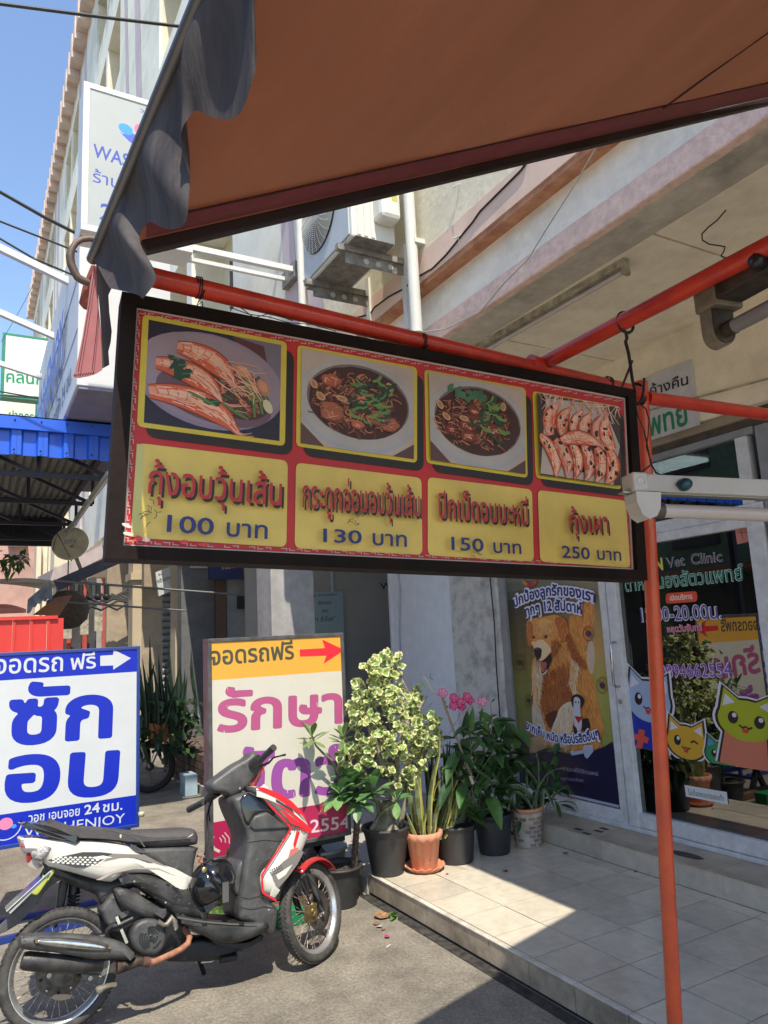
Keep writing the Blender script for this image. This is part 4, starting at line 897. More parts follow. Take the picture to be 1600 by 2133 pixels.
wire([PX(1324, 845, -1.15), PX(1330, 870, -1.14), PX(1341, 895, -1.1), PX(1348, 925, -1.05), PX(1356, 968, -.95), PX(1336, 984, -.88), PX(1331, 992, -.88)], .0016, m_rub, cord, 'cord', 6)
wire([PX(1356, 966, -.93), PX(1366, 984, -.87), PX(1383, 994, -.87)], .0016, m_rub, cord, 'cord', 6)
# clamp where the posts meet
b = MB(); cj = PX(1326, 820, -1.17)
for i in range(4): b.tube([p+Vector((0, .003*i, 0)) for p in [cj+Vector((0, .024*math.cos(g*PI/6), .026*math.sin(g*PI/6))) for g in range(13)]], .0028, 5)
obj('binding', b, M('brown_tape', (.09, .025, .02), .6), fs_, recalc=False)

# white fluorescent batten hanging at the right
m_lw = M('lamp_white', (.52, .49, .46), .5, var=.1); m_tube_off = M('unlit_tube', (.55, .48, .45), .25, var=.08)
L0 = PX(1336, 1010, -.875); L1 = PX(1660, 1024, -.765); u = (L1-L0).normalized(); vv = Vector((0, 0, 1)); nn = u.cross(vv).normalized()
if nn.x < 0: nn = -nn
lamp = thing('fluorescent_lamp', 'white unlit fluorescent batten hanging in front of the menu board corner', 'lamp', tuple(L0))
b = MB(); Lm = (L0+L1)/2; b.obox(Lm, u*(L1-L0).length/2, nn*.020, vv*.0155); obj('housing', b, m_lw, lamp, bevel=.002)
b = MB(); b.obox(L0-u*.012+vv*.0005, u*.014, nn*.0235, vv*.0175); obj('end_cap', b, M('lamp_cap', (.58, .55, .52), .45), lamp, bevel=.004)
tc0 = L0-vv*.046+nn*.004
b = MB(); prof = [(-.026, .028), (.020, .028), (.016, .0), (.008, -.014), (-.006, -.020), (-.018, -.012), (-.026, .01)]
b.prism([tc0+u*x+vv*z-nn*.021 for x, z in prof], nn*.045); obj('tube_holder', b, MATS['lamp_cap'], lamp, bevel=.003)
b = MB(); b.tube([tc0+u*.014+vv*.0, tc0+u*.032], .0145, 14); obj('tube_cap', b, M('dark_tube_end', (.09, .07, .06), .5), lamp)
b = MB(); b.tube([tc0+u*.032, tc0+u*.5], .0125, 16); obj('tube', b, m_tube_off, lamp)
b = MB(); b.obox(Lm-vv*.0165+u*.05, u*.24, nn*.011, vv*.001); obj('reflector', b, M('reflector', (.4, .38, .34), .3, metal=.5), lamp)
b = MB(); q = PX(1424, 1010, -.83); q = q+nn*(.024-(q-L0).dot(nn)); b.lathe([(0, .012), (.009, .012), (.0115, .004), (.0115, -.004), (.009, -.008)], q, nn, 14); b.tube([q, q-u*.014], .003, 6); obj('starter', b, M('teal_plastic', (.01, .07, .09), .35), lamp)
b = MB(); r0 = L0-u*.012+nn*.0236+vv*.001; b.lathe([(.006, 0), (.0065, .001), (.0085, .001), (.009, 0)], r0, nn, 16); obj('cap_ring', b, MATS['lamp_cap'], lamp)

# dirty batten tied under the rail, upper right
m_dirt = M('grimy_metal', (.10, .075, .055), .55, metal=.3, var=.35, scale=18, bump=.25); m_dirtl = M('grimy_cap', (.30, .25, .17), .6, var=.3, scale=16)
lamp2 = thing('fluorescent_lamp', 'grimy brown fluorescent batten tied under the red rail at upper right', 'lamp', tuple(PZ(1500, 600, 2.18)))
zt = 2.145; T0 = PZ(1520, 684, zt); T1 = PZ(1640, 622, zt); du = (T1-T0).normalized(); dn = du.cross(vv).normalized()
if (CO-T0).dot(dn) < 0: dn = -dn
b = MB(); b.tube([T0-du*.012, T0+du*.012], .014, 12); obj('tube_cap', b, m_dirt, lamp2)
b = MB(); b.tube([T0+du*.012, T0+du*.7], .013, 16); obj('tube', b, M('unlit_tube_grey', (.30, .27, .27), .3), lamp2)
pc = T0-du*.012
prof = [(-.024, .05), (.026, .05), (.026, .0)]+[(.001+.025*math.cos(g*PI/8), -.002-.024*math.sin(g*PI/8)) for g in range(1, 8)]+[(-.024, 0)]
b = MB(); b.prism([pc+dn*x+vv*z for x, z in prof], -du*.026); obj('tube_holder', b, m_dirtl, lamp2, bevel=.003)
b = MB(); b.prism([pc+dn*x*.94+vv*(z*.94+.001)+du*.0005 for x, z in prof], du*.003); obj('holder_face', b, m_dirt, lamp2)
b = MB(); b.obox(pc+du*.33+vv*.066, du*.36, dn*.030, vv*.017); obj('housing', b, m_dirt, lamp2, bevel=.002)
b = MB(); b.obox(pc-du*.005+vv*.063, du*.024, dn*.033, vv*.023); obj('end_cap', b, m_dirtl, lamp2, bevel=.003)
b = MB(); b.lathe([(0, .02), (.011, .02), (.014, .01), (.014, 0)], pc+du*.12+vv*.066+dn*.03, dn, 14); obj('starter', b, M('black_plastic', (.02, .02, .02), .35), lamp2)
wire([PZ(x, y, 2.2) for x, y in ((1512, 438), (1495, 458), (1475, 474), (1462, 488), (1463, 500), (1478, 509), (1500, 512), (1510, 514), (1508, 524), (1502, 533), (1510, 538))], .0011, m_wire, lamp2, 'loose_wire')

# lamp on the soffit
ls = thing('soffit_lamp', 'long slim fluorescent lamp fixed to the cream soffit above the pavement', 'lamp', tuple(PZ(1200, 600, SOF-.02)))
s0 = PZ(1303, 560, SOF-.055); s1 = PZ(980, 745, SOF-.055); sd = (s1-s0).normalized(); sn = sd.cross(vv)
b = MB(); b.obox((s0+s1)/2+vv*.035, sd*(s1-s0).length/2, sn*.022, vv*.018); obj('housing', b, M('aged_white', (.58, .53, .40), .5, var=.3, scale=12), ls)
b = MB(); b.tube([s0-vv*.01, s1-vv*.01], .013, 12); obj('tube', b, m_tube_off, ls)
for q in (s0, s1): b = MB(); b.obox(q+vv*.01, sd*.012, sn*.024, vv*.045); obj('tube_holder', b, MATS['aged_white'], ls, bevel=.006)
# thin cables across the soffit and down the wall
for nm, pts, r, m in (('soffit_cable', [PZ(1300, 748, SOF-.005), PZ(1282, 768, SOF-.01), PZ(1250, 782, SOF-.01), PZ(1243, 776, SOF-.01), PZ(1250, 792, SOF-.01), PZ(1258, 783, SOF-.01)], .004, M('pale_cable', (.4, .36, .28), .6)),):
    t = obj(nm, MB().tube(pts, r, 6), m, loc=pts[0]); tag(t, 'short pale cable curling out of the corner between soffit and wall', 'cable')
t = obj('wall_moulding', MB().bar(PY(1325, 862, 3.91), PY(1600, 789, 3.91), .006, .012), MATS['aged_white'], loc=PY(1400, 840, 3.91)); tag(t, 'thin white cable channel crossing the clinic wall behind the red pole', 'cable channel')

# ---------- awning
A0 = PZ(193, 540, 2.35); B0 = PZ(418, 0, 2.35); fd = (B0-A0).normalized(); D0 = PX(1600, 200, -1.31)
D0 = D0+(D0-A0)*.04; W_ = 2.6; sdv = D0-A0
canN = fd.cross(sdv).normalized()
if canN.z < 0: canN = -canN
aw = thing('awning', 'sloping brown fabric awning with maroon hem and grey scalloped valance overhead', 'awning', tuple(A0))
m_aw = M('awning_fabric', (.47, .255, .168), .85, col2=(.41, .215, .138), scale=2.2, trans=.40, bump=.35, bscale=240, stretch=(.6, 2.2, 2.2))
def fcan(u, v):
    p = A0+fd*W_*u+sdv*v; sag = -.035*math.sin(PI*v)*math.sin(PI*min(1, u*1.0)); sag += (.004*math.sin(u*26+v*3)+.005*math.sin(v*34-u*9)*(.3+.7*mnoise.noise(Vector((u*4, v*4, 0)))))*math.sin(PI*v)
    return p+Vector((0, 0, sag if u > 0 else 0))
b = MB(); b.grid(fcan, 70, 80); cn = obj('canopy', b, m_aw, aw, recalc=False)
so_ = cn.modifiers.new('thick', 'SOLIDIFY'); so_.thickness = .0015
m_hem = M('maroon_hem', (.33, .075, .085), .6, var=.12, scale=14, trans=.22, bump=.2, bscale=90)
def pc_(x, y, d=0): return PP(x, y, A0, canN)-canN*d
b = MB(); n = 30
lo = lambda t: (lerp((300, 489), (1640, 190), t)); hi = lambda t: (lerp((300, 452), (1640, 159), t))
b.grid(lambda u, v: pc_(*lerp(lo(u), hi(u), v), .006+.004*math.sin(PI*v)), n, 4); hm = obj('side_hem', b, m_hem, aw, recalc=False)
b = MB(); b.tube([pc_(*hi(i/20), .008) for i in range(21)], .0022, 5); obj('hem_seam', b, M('maroon_dark', (.05, .012, .014), .7), aw, recalc=False)
e0 = pc_(295, 498, .0); e1_ = pc_(1640, 193, 0); dd = (e1_-e0).normalized(); ww = dd.cross(canN).normalized()
if ww.x > 0: ww = -ww
b = MB(); b.obox((e0+e1_)/2+ww*.012-canN*.012, dd*(e1_-e0).length/2, ww*.011, canN*.012); obj('side_bar', b, M('dark_bar', (.035, .018, .018), .5, var=.3), aw, bevel=.002)
b = MB(); b.tube([pc_(1378, 218, .012), pc_(1480, 140, .014), pc_(1605, 50, .014)], .0028, 5); obj('seam_cord', b, MATS['maroon_dark'], aw, recalc=False)
b = MB(); b.tube([A0+fd*(-.0), A0+fd*W_], .011, 12); obj('front_bar', b, M('awning_bar', (.16, .15, .15), .4, metal=.6), aw, recalc=False)
# specks on the fabric
for x, y in ((1114, 148), (1095, 157), (1050, 248), (996, 246), (1228, 152), (1143, 265)):
    b = MB(); b.poly([pc_(x+random.uniform(-5, 5), y+random.uniform(-3, 3), .012) for _ in range(3)]); obj('bark_speck', b, MATS['maroon_dark'], aw, recalc=False)
# valance: lower edge traced, hangs in the vertical plane of the front bar
nv = Vector((fd.y, -fd.x, 0)).normalized()
edge = [(700, -330), (640, -230), (600, -120), (560, -60), (535, 0), (528, 60), (529, 150), (515, 220), (480, 245), (445, 245), (410, 230), (388, 245), (381, 285), (385, 340), (395, 395), (395, 440), (375, 470), (350, 478), (315, 462), (300, 470), (295, 505), (320, 565), (317, 600), (300, 622), (280, 612), (232, 601)]
def cat_rom(P, k=4):
    out = []
    for i in range(len(P)-1):
        p0, p1, p2, p3 = P[max(i-1, 0)], P[i], P[i+1], P[min(i+2, len(P)-1)]
        for j in range(k):
            t = j/k; out.append(tuple(.5*(2*b_+(c_-a_)*t+(2*a_-5*b_+4*c_-d_)*t*t+(3*b_-a_-3*c_+d_)*t**3) for a_, b_, c_, d_ in zip(p0, p1, p2, p3)))
    out.append(tuple(P[-1])); return out
E_ = cat_rom([(x, y, 0) for x, y in edge], 4); NE = len(E_)-1
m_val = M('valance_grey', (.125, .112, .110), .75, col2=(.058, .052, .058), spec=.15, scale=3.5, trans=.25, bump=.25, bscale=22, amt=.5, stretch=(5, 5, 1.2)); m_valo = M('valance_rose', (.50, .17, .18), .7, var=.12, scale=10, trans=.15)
def fval(u, v, off=0):
    k = min(NE-1, int(u*NE)); t = u*NE-k; x, y, _ = lerp(E_[k], E_[k+1], t)
    wob = .006*math.sin(u*31)+.006*math.sin(u*13+1)
    e = PP(x, y, A0+nv*(wob+off), nv)
    s = 1.10*(1-u)**1.05+.012; tpt = A0+fd*s+nv*off
    p = tpt.lerp(e, v); p += nv*(.011*math.sin(PI*v)*math.sin(u*31+.8)+.0025*math.sin(u*60+v*4)*v)
    return p
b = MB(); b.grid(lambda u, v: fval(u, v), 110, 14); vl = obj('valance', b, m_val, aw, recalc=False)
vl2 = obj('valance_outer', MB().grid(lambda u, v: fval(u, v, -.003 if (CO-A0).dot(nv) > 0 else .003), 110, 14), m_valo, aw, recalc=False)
# corner tail of the valance: rose outside in the sun, grey inside
XT = -1.30
tail = [(197, 548), (188, 590), (182, 640), (172, 700), (163, 745), (153, 786), (163, 788), (185, 784), (200, 779), (213, 771), (213, 740), (211, 700), (208, 660), (203, 620), (202, 580)]
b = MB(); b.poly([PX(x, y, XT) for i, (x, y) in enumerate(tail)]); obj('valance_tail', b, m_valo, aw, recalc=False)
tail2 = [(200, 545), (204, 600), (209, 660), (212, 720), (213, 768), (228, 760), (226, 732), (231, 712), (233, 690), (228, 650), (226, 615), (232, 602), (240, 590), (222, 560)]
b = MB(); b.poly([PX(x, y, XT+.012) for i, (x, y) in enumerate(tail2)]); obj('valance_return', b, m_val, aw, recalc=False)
b = MB()
zz = [(154+i*2.6, 781-i*.35+(4 if i % 2 else -1)) for i in range(17)]
b.tube([PX(x, y, XT+.012) for x, y in zz], .0012, 4); obj('stitching', b, m_wire, aw, recalc=False)
for pts in ([(197, 560), (190, 610), (182, 660), (173, 715), (163, 775)], [(203, 580), (205, 640), (200, 700), (192, 772)]):
    b = MB(); b.tube([PX(x, y, XT+.011) for x, y in pts], .0006, 4); obj('stitching', b, MATS['maroon_dark'], aw, recalc=False)
b = MB(); b.tube([PX(x, y, -1.31) for x, y in ((213, 504), (200, 499), (185, 497), (170, 499), (158, 506), (150, 518), (146, 533), (148, 550), (155, 566), (162, 578), (172, 584), (186, 590))], [.0055]*6+[.0075]*5+[.006], 8)
obj('bent_hook', b, M('weathered_pipe', (.20, .13, .10), .6, var=.3, scale=20), aw, recalc=False)
b = MB(); b.tube([PX(176, 496, -1.31), PX(170, 491, -1.31), PX(174, 489, -1.31), PX(178, 494, -1.31)], .003, 6); obj('hook_tie', b, MATS['weathered_pipe'], aw, recalc=False)
# ================================================================ SCOOTER
TL = math.radians(9); SN = Vector((math.cos(TL), 0, math.sin(TL))); SO = Vector((-3.79, 0, 0)); SE2 = Vector((-math.sin(TL), 0, math.cos(TL))); SE1 = Vector((0, 1, 0))
def SP(x, y, off=0): return PP(x, y, SO+SN*off, SN)
def z6(x, y): return (x/2, 1450+y/2)
def zA(x, y): return (x*.2123, 1680+y*.2123)
def zB(x, y): return (200+x*.175, 1780+y*.175)
def zC(x, y): return (380+x*.25, 1520+y*.25)
sc = thing('scooter', 'white and red step-through scooter with grey plastics leaning on its side stand', 'scooter', (-3.8, 1.0, 0))
m_pw = M('scooter_white', (.62, .60, .54), .3, var=.06, scale=9, coat=.5)
m_pr = M('scooter_red', (.50, .03, .035), .28, var=.15, scale=9, coat=.5)
m_pg = M('grey_plastic', (.10, .10, .10), .5, var=.28, scale=11, bump=.12, bscale=160)
m_pgd = M('faded_plastic', (.060, .059, .057), .48, var=.4, scale=10, bump=.1, bscale=90)
m_blk = M('engine_black', (.018, .018, .018), .5, var=.35, scale=25)
m_gls = M('gloss_black', (.008, .009, .012), .12, coat=.6)
m_seat = M('seat_vinyl', (.075, .070, .072), .6, var=.12, scale=30, bump=.35, bscale=260)
m_chr = M('chrome', (.62, .62, .62), .16, metal=1., var=.15, scale=20)
m_rim = M('rim_alloy', (.66, .66, .66), .28, metal=.75, var=.15, scale=14)
m_tyre = M('tyre_rubber', (.085, .080, .074), .8, var=.3, scale=18, bump=.3, bscale=60)
m_rust = M('rusty_pipe', (.42, .20, .12), .75, col2=(.22, .09, .05), scale=30, bump=.3)
m_gold = M('brass_caliper', (.34, .24, .10), .45, metal=.5, var=.3, scale=40)
m_spk = M('rusty_spoke', (.62, .54, .46), .4, metal=.4, var=.4, scale=50)
m_lens = M('clear_lens', (.55, .53, .53), .12, coat=.8, var=.25, scale=60, col2=(.12, .11, .11), amt=.5)
m_rlens = M('red_lens', (.35, .03, .03), .15, coat=.8)
m_orange = M('orange_lens', (.7, .25, .05), .3)
m_prt = M('scooter_decal', (1, 1, 1), .35, vcol=True, var=.05)
def uv2(p): return ((p-SO).dot(SE1), (p-SO).dot(SE2))
def p3(a, b, off): return SO+SE1*a+SE2*b+SN*off
def smooth2(pts, k=3):
    n = len(pts); out = []
    for i in range(n):
        p0, p1, p2, p3_ = pts[i-1], pts[i], pts[(i+1) % n], pts[(i+2) % n]
        for j in range(k):
            t = j/k; out.append(tuple(.5*(2*b_+(c_-a_)*t+(2*a_-5*b_+4*c_-d_)*t*t+(3*b_-a_-3*c_+d_)*t**3) for a_, b_, c_, d_ in zip(p0, p1, p2, p3_)))
    return out
def inset(P, d):
    n = len(P); ar = sum(P[i-1][0]*P[i][1]-P[i][0]*P[i-1][1] for i in range(n)); sg = 1 if ar > 0 else -1; out = []
    for i in range(n):
        a, b, c = Vector(P[i-1]), Vector(P[i]), Vector(P[(i+1) % n]); e1, e2 = (b-a), (c-b)
        if e1.length < 1e-7 or e2.length < 1e-7: out.append(tuple(b)); continue
        e1.normalize(); e2.normalize(); n1 = Vector((-e1.y, e1.x))*sg; n2 = Vector((-e2.y, e2.x))*sg; m = (n1+n2)
        if m.length < .3: m = n1
        m.normalize(); k = 1/max(.6, m.dot(n1)); out.append(tuple(b+m*d*k))
    return out
def slab(name, px, o1, o2, r, mat, par=sc, k=3, far=True, label=None):
    P = [uv2(SP(x, y, o1)) for x, y in px]; P = smooth2(P, k) if k > 1 else P
    b = MB(); rings = []
    for j in range(5):
        th = PI/2*j/4; rings.append((inset(P, r*(1-math.sin(PI/2-th))) if j else P, o1-r*(1-math.sin(th))))
    n = len(P); vs = []
    for pl_, off in rings: vs += [p3(a, c, off) for a, c in pl_]
    fs = [(j*n+i, j*n+(i+1) % n, (j+1)*n+(i+1) % n, (j+1)*n+i) for j in range(4) for i in range(n)]
    b.add(vs, fs, 0, None, True)
    inner = [Vector((a, c, 0)) for a, c in rings[-1][0]]
    tr = [tuple(t) for t in tessellate_polygon([inner])]
    b.add(vs[-n:], tr, 0, None, False)
    rf = r if far else .001
    b.add([p3(a, c, o1-r) for a, c in P]+[p3(a, c, o2+rf) for a, c in P], [(i, (i+1) % n, (i+1) % n+n, i+n) for i in range(n)], 0, None, True)
    Pi = inset(P, rf*.7); b.add([p3(a, c, o2+rf) for a, c in P]+[p3(a, c, o2) for a, c in Pi], [(i, (i+1) % n, (i+1) % n+n, i+n) for i in range(n)], 0, None, True)
    b.add([p3(a, c, o2) for a, c in Pi], tr)
    import bmesh
    me = mkmesh(b, name, mat, ORG[par.name]); bm = bmesh.new(); bm.from_mesh(me); bmesh.ops.remove_doubles(bm, verts=bm.verts, dist=.0004); bmesh.ops.recalc_face_normals(bm, faces=bm.faces); bm.to_mesh(me); bm.free()
    me.set_sharp_from_angle(angle=math.radians(48))
    o = bpy.data.objects.new(name, me); C.objects.link(o); o.parent = par; ORG[o.name] = ORG[par.name]
    if label: o['label'] = label
    return o
def decal(name, px, off, col, par=sc, k=1, mat=None):
    P = [uv2(SP(x, y, off)) for x, y in px]; P = smooth2(P, k) if k > 1 else P
    b = MB(); b.poly([p3(a, c, off) for a, c in P], 0, col); o = obj(name, b, mat or m_prt, par, recalc=False); fix_normals(o, SN); return o
Z = lambda L: [z6(*p) for p in L]
def SL(pts, off): return [SP(x, y, off if not isinstance(off, (list, tuple)) else off[i]) for i, (x, y) in enumerate(pts)]
def stube(name, px, off, r, mat, seg=10, par=sc): b = MB(); b.tube(SL(px, off), r, seg); return obj(name, b, mat, par, recalc=False)

def wheel(name_label, ctr, ax, R, steer_disc):
    ax = ax.normalized(); e1 = ax.orthogonal().normalized(); e2 = ax.cross(e1)
    wl = bpy.data.objects.new('wheel', None); C.objects.link(wl); wl.parent = sc; wl.location = ctr-ORG[sc.name]; ORG[wl.name] = ctr.copy(); wl['label'] = name_label
    b = MB(); tw = .034
    prof = [(R-.044, -.020), (R-.038, -.028), (R-.022, -tw), (R-.008, -.028), (R, -.010), (R+.001, 0), (R, .010), (R-.008, .028), (R-.022, tw), (R-.038, .028), (R-.044, .020)]
    b.lathe(prof, ctr, ax, 64); ty = obj('tyre', b, m_tyre, wl, recalc=True)
    b = MB()                                             # tread blocks
    for i in range(72):
        g = 2*PI*i/72; d = e1*math.cos(g)+e2*math.sin(g); t = ax.cross(d)
        for s in (-1, 1): b.obox(ctr+d*(R-.001)+ax*s*.014+t*s*.002, d*.0022, (ax*.7+t*.45*s).normalized()*.010, t*.0035)
    tr_ = obj('tread', b, m_tyre, wl, kind='stuff', recalc=False)
    b = MB(); rr = R-.042
    prof = [(rr+.004, -.022), (rr-.002, -.024), (rr-.006, -.018), (rr-.020, -.010), (rr-.022, 0), (rr-.020, .010), (rr-.006, .018), (rr-.002, .024), (rr+.004, .022)]
    b.lathe(prof, ctr, ax, 64); obj('rim', b, m_rim, wl)
    b = MB(); b.lathe([(0, -.045), (.016, -.045), (.034, -.03), (.034, -.022), (.022, -.018), (.022, .018), (.034, .022), (.034, .03), (.016, .045), (0, .045)], ctr, ax, 20); obj('hub', b, M('hub_alloy', (.20, .20, .19), .5, metal=.6, var=.3), wl)
    base = None
    for i in range(32):
        g = 2*PI*i/32; s = 1 if i % 2 else -1; tw_ = .34 if (i//2) % 2 else -.34
        p = (e1*math.cos(g+tw_)+e2*math.sin(g+tw_))*.032+ax*s*.024; q = (e1*math.cos(g)+e2*math.sin(g))*(rr-.018)+ax*s*.003
        if base is None: base = {}
        key = i % 4
        if key not in base:
            b = MB(); b.tube([p+ctr, q+ctr], .0021, 5, caps=False); base[key] = (obj('spoke', b, m_spk, wl, recalc=False), g)
        else:
            o, g0 = base[key]; link_copy(o, wl, Matrix.Rotation(g-g0, 4, ax))
    return wl, e1, e2
RC = SP(121, 2016, 0); RC.z = .249; RC.y = .408; RC.x = SO.x-math.tan(TL)*.249
wheel('rear spoked wheel with drum hub', RC, SN, .248, False)
st_ = math.radians(31); fax = Vector((math.cos(st_), math.sin(st_), .16+.05)).normalized()
FC = SP(649, 1906, .0); FC.z = .236
fw_, fe1, fe2 = wheel('front spoked wheel turned to the left with disc brake', FC, fax, .238, True)
# brake disc and calliper
b = MB(); b.lathe([(.040, 0), (.095, 0), (.095, .004), (.040, .004), (.040, 0)], FC+fax*.046, fax, 40); dsc = obj('brake_disc', b, M('disc_steel', (.26, .25, .24), .35, metal=.8, var=.3), sc)
b = MB()
for i in range(30):
    g = 2*PI*i/30; r_ = .066+.010*(i % 3); c_ = FC+fax*.0505+(fe1*math.cos(g)+fe2*math.sin(g))*r_; b.lathe([(0, 0), (.0028, 0), (.0028, .0006), (0, .0006)], c_, fax, 6)
obj('disc_holes', b, m_blk, sc, kind='stuff')
fwd = Vector((-math.sin(st_), math.cos(st_), 0))
cal = FC+fax*.052-fwd*.075+Vector((0, 0, .01))
b = MB(); b.obox(cal, fax*.022, fwd*.026, Vector((0, 0, 1))*.040); b.ball(cal+fwd*.01+Vector((0, 0, .032)), .018, .02, .018, 10, 6); b.ball(cal+fax*.018+Vector((0, 0, -.008)), .017, .017, .02, 10, 6); b.ball(cal+fax*.018-fwd*.014+Vector((0, 0, .014)), .014, .014, .014, 10, 6); obj('brake_calliper', b, m_gold, sc)
b = MB(); b.tube([FC-fax*.07, FC+fax*.075], .010, 10); obj('axle', b, m_chr, sc)
# fork
hd = SP(*z6(1205, 640), -.04)
for s in (.075, -.075):
    lo_ = FC+fax*s; top = hd+fax*s*.9
    b = MB(); b.tube([lo_-Vector((0, 0, .01)), lo_.lerp(top, .55)], [.016, .017], 12); b.tube([lo_.lerp(top, .5), top], .0125, 10); obj('fork_leg', b, m_pgd if s > 0 else m_blk, sc)
b = MB(); hs = hd+Vector((0, 0, .0)); b.tube([cal+Vector((0, 0, .04)), cal+fwd*-.03+Vector((0, 0, .10)), hd+fax*.05-fwd*.05-Vector((0, 0, .03)), hd+fax*.03], .005, 8); obj('brake_hose', b, m_blk, sc)
b = MB(); b.tube([FC+fax*.085+Vector((0, 0, .0)), FC+fax*.08-fwd*.05+Vector((0, 0, .12)), hd+fax*.04-fwd*.04], .006, 8); obj('speedo_cable', b, m_pgd, sc)
# red front mudguard
def fmud(u, v):
    g = math.radians(34)+u*math.radians(84); r = .258-.018*abs(2*v-1)**2
    return FC+(fwd*math.cos(g)+Vector((0, 0, 1))*math.sin(g))*r+fax*(2*v-1)*.036
b = MB(); b.grid(fmud, 20, 10); mg = obj('front_mudguard', b, m_pr, sc); sm_ = mg.modifiers.new('t', 'SOLIDIFY'); sm_.thickness = .004
# rear swing, hub cover and linkages
b = MB(); b.lathe([(0, .058), (.045, .056), (.062, .05), (.066, .04), (.096, .036), (.100, .028), (.100, .018), (.03, .018)], RC, SN, 40); obj('drum_cover', b, M('drum_alloy', (.19, .185, .17), .5, metal=.5, var=.3, scale=25), sc)
for i in range(10):
    g = 2*PI*i/10+.2; c_ = RC+SN*.037+(SE1*math.cos(g)+SE2*math.sin(g))*.083; b = MB(); b.lathe([(0, .006), (.006, .006), (.007, 0)], c_, SN, 8); obj('bolt', b, m_blk if i % 2 else m_chr, sc)
decal('hub_patch', [zA(*p) for p in ((500, 1870), (540, 1845), (640, 1840), (715, 1850), (690, 1885), (600, 1905), (520, 1890))], .061, rgb(160, 140, 118), mat=None)
for q in ((475, 1655), (880, 1680)): stube('bolt', [zA(*q), zA(q[0]+8, q[1]+6)], [.10, .115], .010, m_chr)
slab('hub_bracket', [zA(*p) for p in ((385, 1600), (560, 1600), (545, 1665), (480, 1690), (400, 1650))], .10, .06, .006, M('bracket_grey', (.17, .16, .145), .5, var=.2), k=1)
slab('hub_bracket', [zA(*p) for p in ((800, 1640), (980, 1650), (965, 1690), (890, 1715), (810, 1685))], .10, .06, .006, MATS['bracket_grey'], k=1)
slab('passenger_peg', [zA(*p) for p in ((945, 1800), (975, 1770), (1130, 1735), (1160, 1750), (1060, 1790), (985, 1850), (955, 1840))], .17, .13, .012, M('pale_rubber', (.20, .18, .14), .6, var=.2))
slab('swing_arm', Z([(400, 1000), (470, 985), (640, 1000), (760, 1010), (760, 1060), (600, 1090), (300, 1120), (200, 1120), (200, 1080), (340, 1060)]), .05, -.10, .02, m_blk)
slab('engine_case', Z([(430, 890), (470, 850), (560, 840), (700, 860), (770, 930), (800, 1000), (780, 1060), (700, 1090), (600, 1085), (520, 1040), (450, 985)]), .09, -.12, .03, m_blk)
slab('engine_underside', Z([(690, 1050), (830, 1010), (960, 1030), (1000, 1060), (930, 1100), (760, 1110), (690, 1100)]), .05, -.10, .02, m_blk)
# cooling fan cover with slots
fc = [zB(650+240*math.cos(g)*(1.0 if math.cos(g) < 0 else .82), 985+235*math.sin(g)*.95) for g in [i*2*PI/22 for i in range(22)]]
fan = slab('fan_cover', fc, .155, .05, .020, m_pg, k=2)
fcc = SP(*zB(655, 975), .1575)
b = MB()
for rr_, a0_, a1_ in ((.018, 20, 140), (.018, 160, 340), (.0285, 10, 120), (.0285, 140, 260), (.0285, 285, 350), (.039, 20, 110), (.039, 150, 260), (.049, 150, 245), (.049, 280, 330)):
    pts = [fcc+(SE1*math.cos(math.radians(a))+SE2*math.sin(math.radians(a)))*rr_ for a in np.linspace(a0_, a1_, 10)]
    for i in range(9): b.obox((pts[i]+pts[i+1])/2, (pts[i+1]-pts[i])*.54, (pts[i+1]-pts[i]).normalized().cross(SN)*.0030, SN*.0012)
b.lathe([(0, .0015), (.009, .0015), (.009, 0)], fcc, SN, 12); obj('fan_slots', b, m_black, sc, recalc=False)
b = MB(); b.lathe([(.0085, 0), (.0085, .002), (.0105, .002), (.0105, 0)], fcc, SN, 14); obj('fan_hub', b, m_pg, sc)
# exhaust
stube('exhaust_pipe', [zB(*p) for p in ((1040, 880), (1085, 930), (1115, 990), (1095, 1060), (1010, 1130), (900, 1185), (790, 1235), (700, 1275), (620, 1285))], [.08, .10, .13, .15, .16, .17, .18, .19, .19], .0135, m_rust, 12)
stube('exhaust_joint', [zB(*p) for p in ((640, 1285), (560, 1275))], .19, .020, M('rusty_dark', (.20, .09, .065), .8, var=.3, scale=30), 12)
stube('exhaust_cone', [zB(*p) for p in ((570, 1275), (480, 1270), (400, 1310), (250, 1345))], .19, [.016, .024, .022, .028], M('burnt_steel', (.15, .10, .075), .6, metal=.4, var=.5, scale=20), 14)
stube('muffler_body', [z6(*p) for p in ((430, 1113), (330, 1118), (200, 1112), (110, 1102), (92, 1100))], .17, [.030, .034, .037, .036, .030], m_pgd, 18)
slab('heat_shield', Z([(80, 1010), (100, 1000), (180, 993), (300, 997), (420, 1008), (520, 1035), (568, 1082), (556, 1098), (470, 1095), (400, 1102), (300, 1085), (200, 1070), (100, 1060), (78, 1040)]), .235, .14, .03, m_pg)
slab('silver_inset', Z([(150, 1020), (180, 1012), (280, 1014), (400, 1028), (445, 1042), (440, 1056), (400, 1060), (300, 1052), (200, 1040), (160, 1032)]), .243, .20, .008, m_chr)
slab('inset_rim', Z([(140, 1018), (175, 1006), (290, 1009), (410, 1023), (456, 1041), (452, 1064), (400, 1068), (300, 1060), (195, 1047), (150, 1036)]), .2385, .20, .006, m_pgd)
for q in ((152, 1023), (455, 1048)): stube('bolt', [z6(*q), z6(q[0]+2, q[1])], [.238, .246], .006, m_gold)
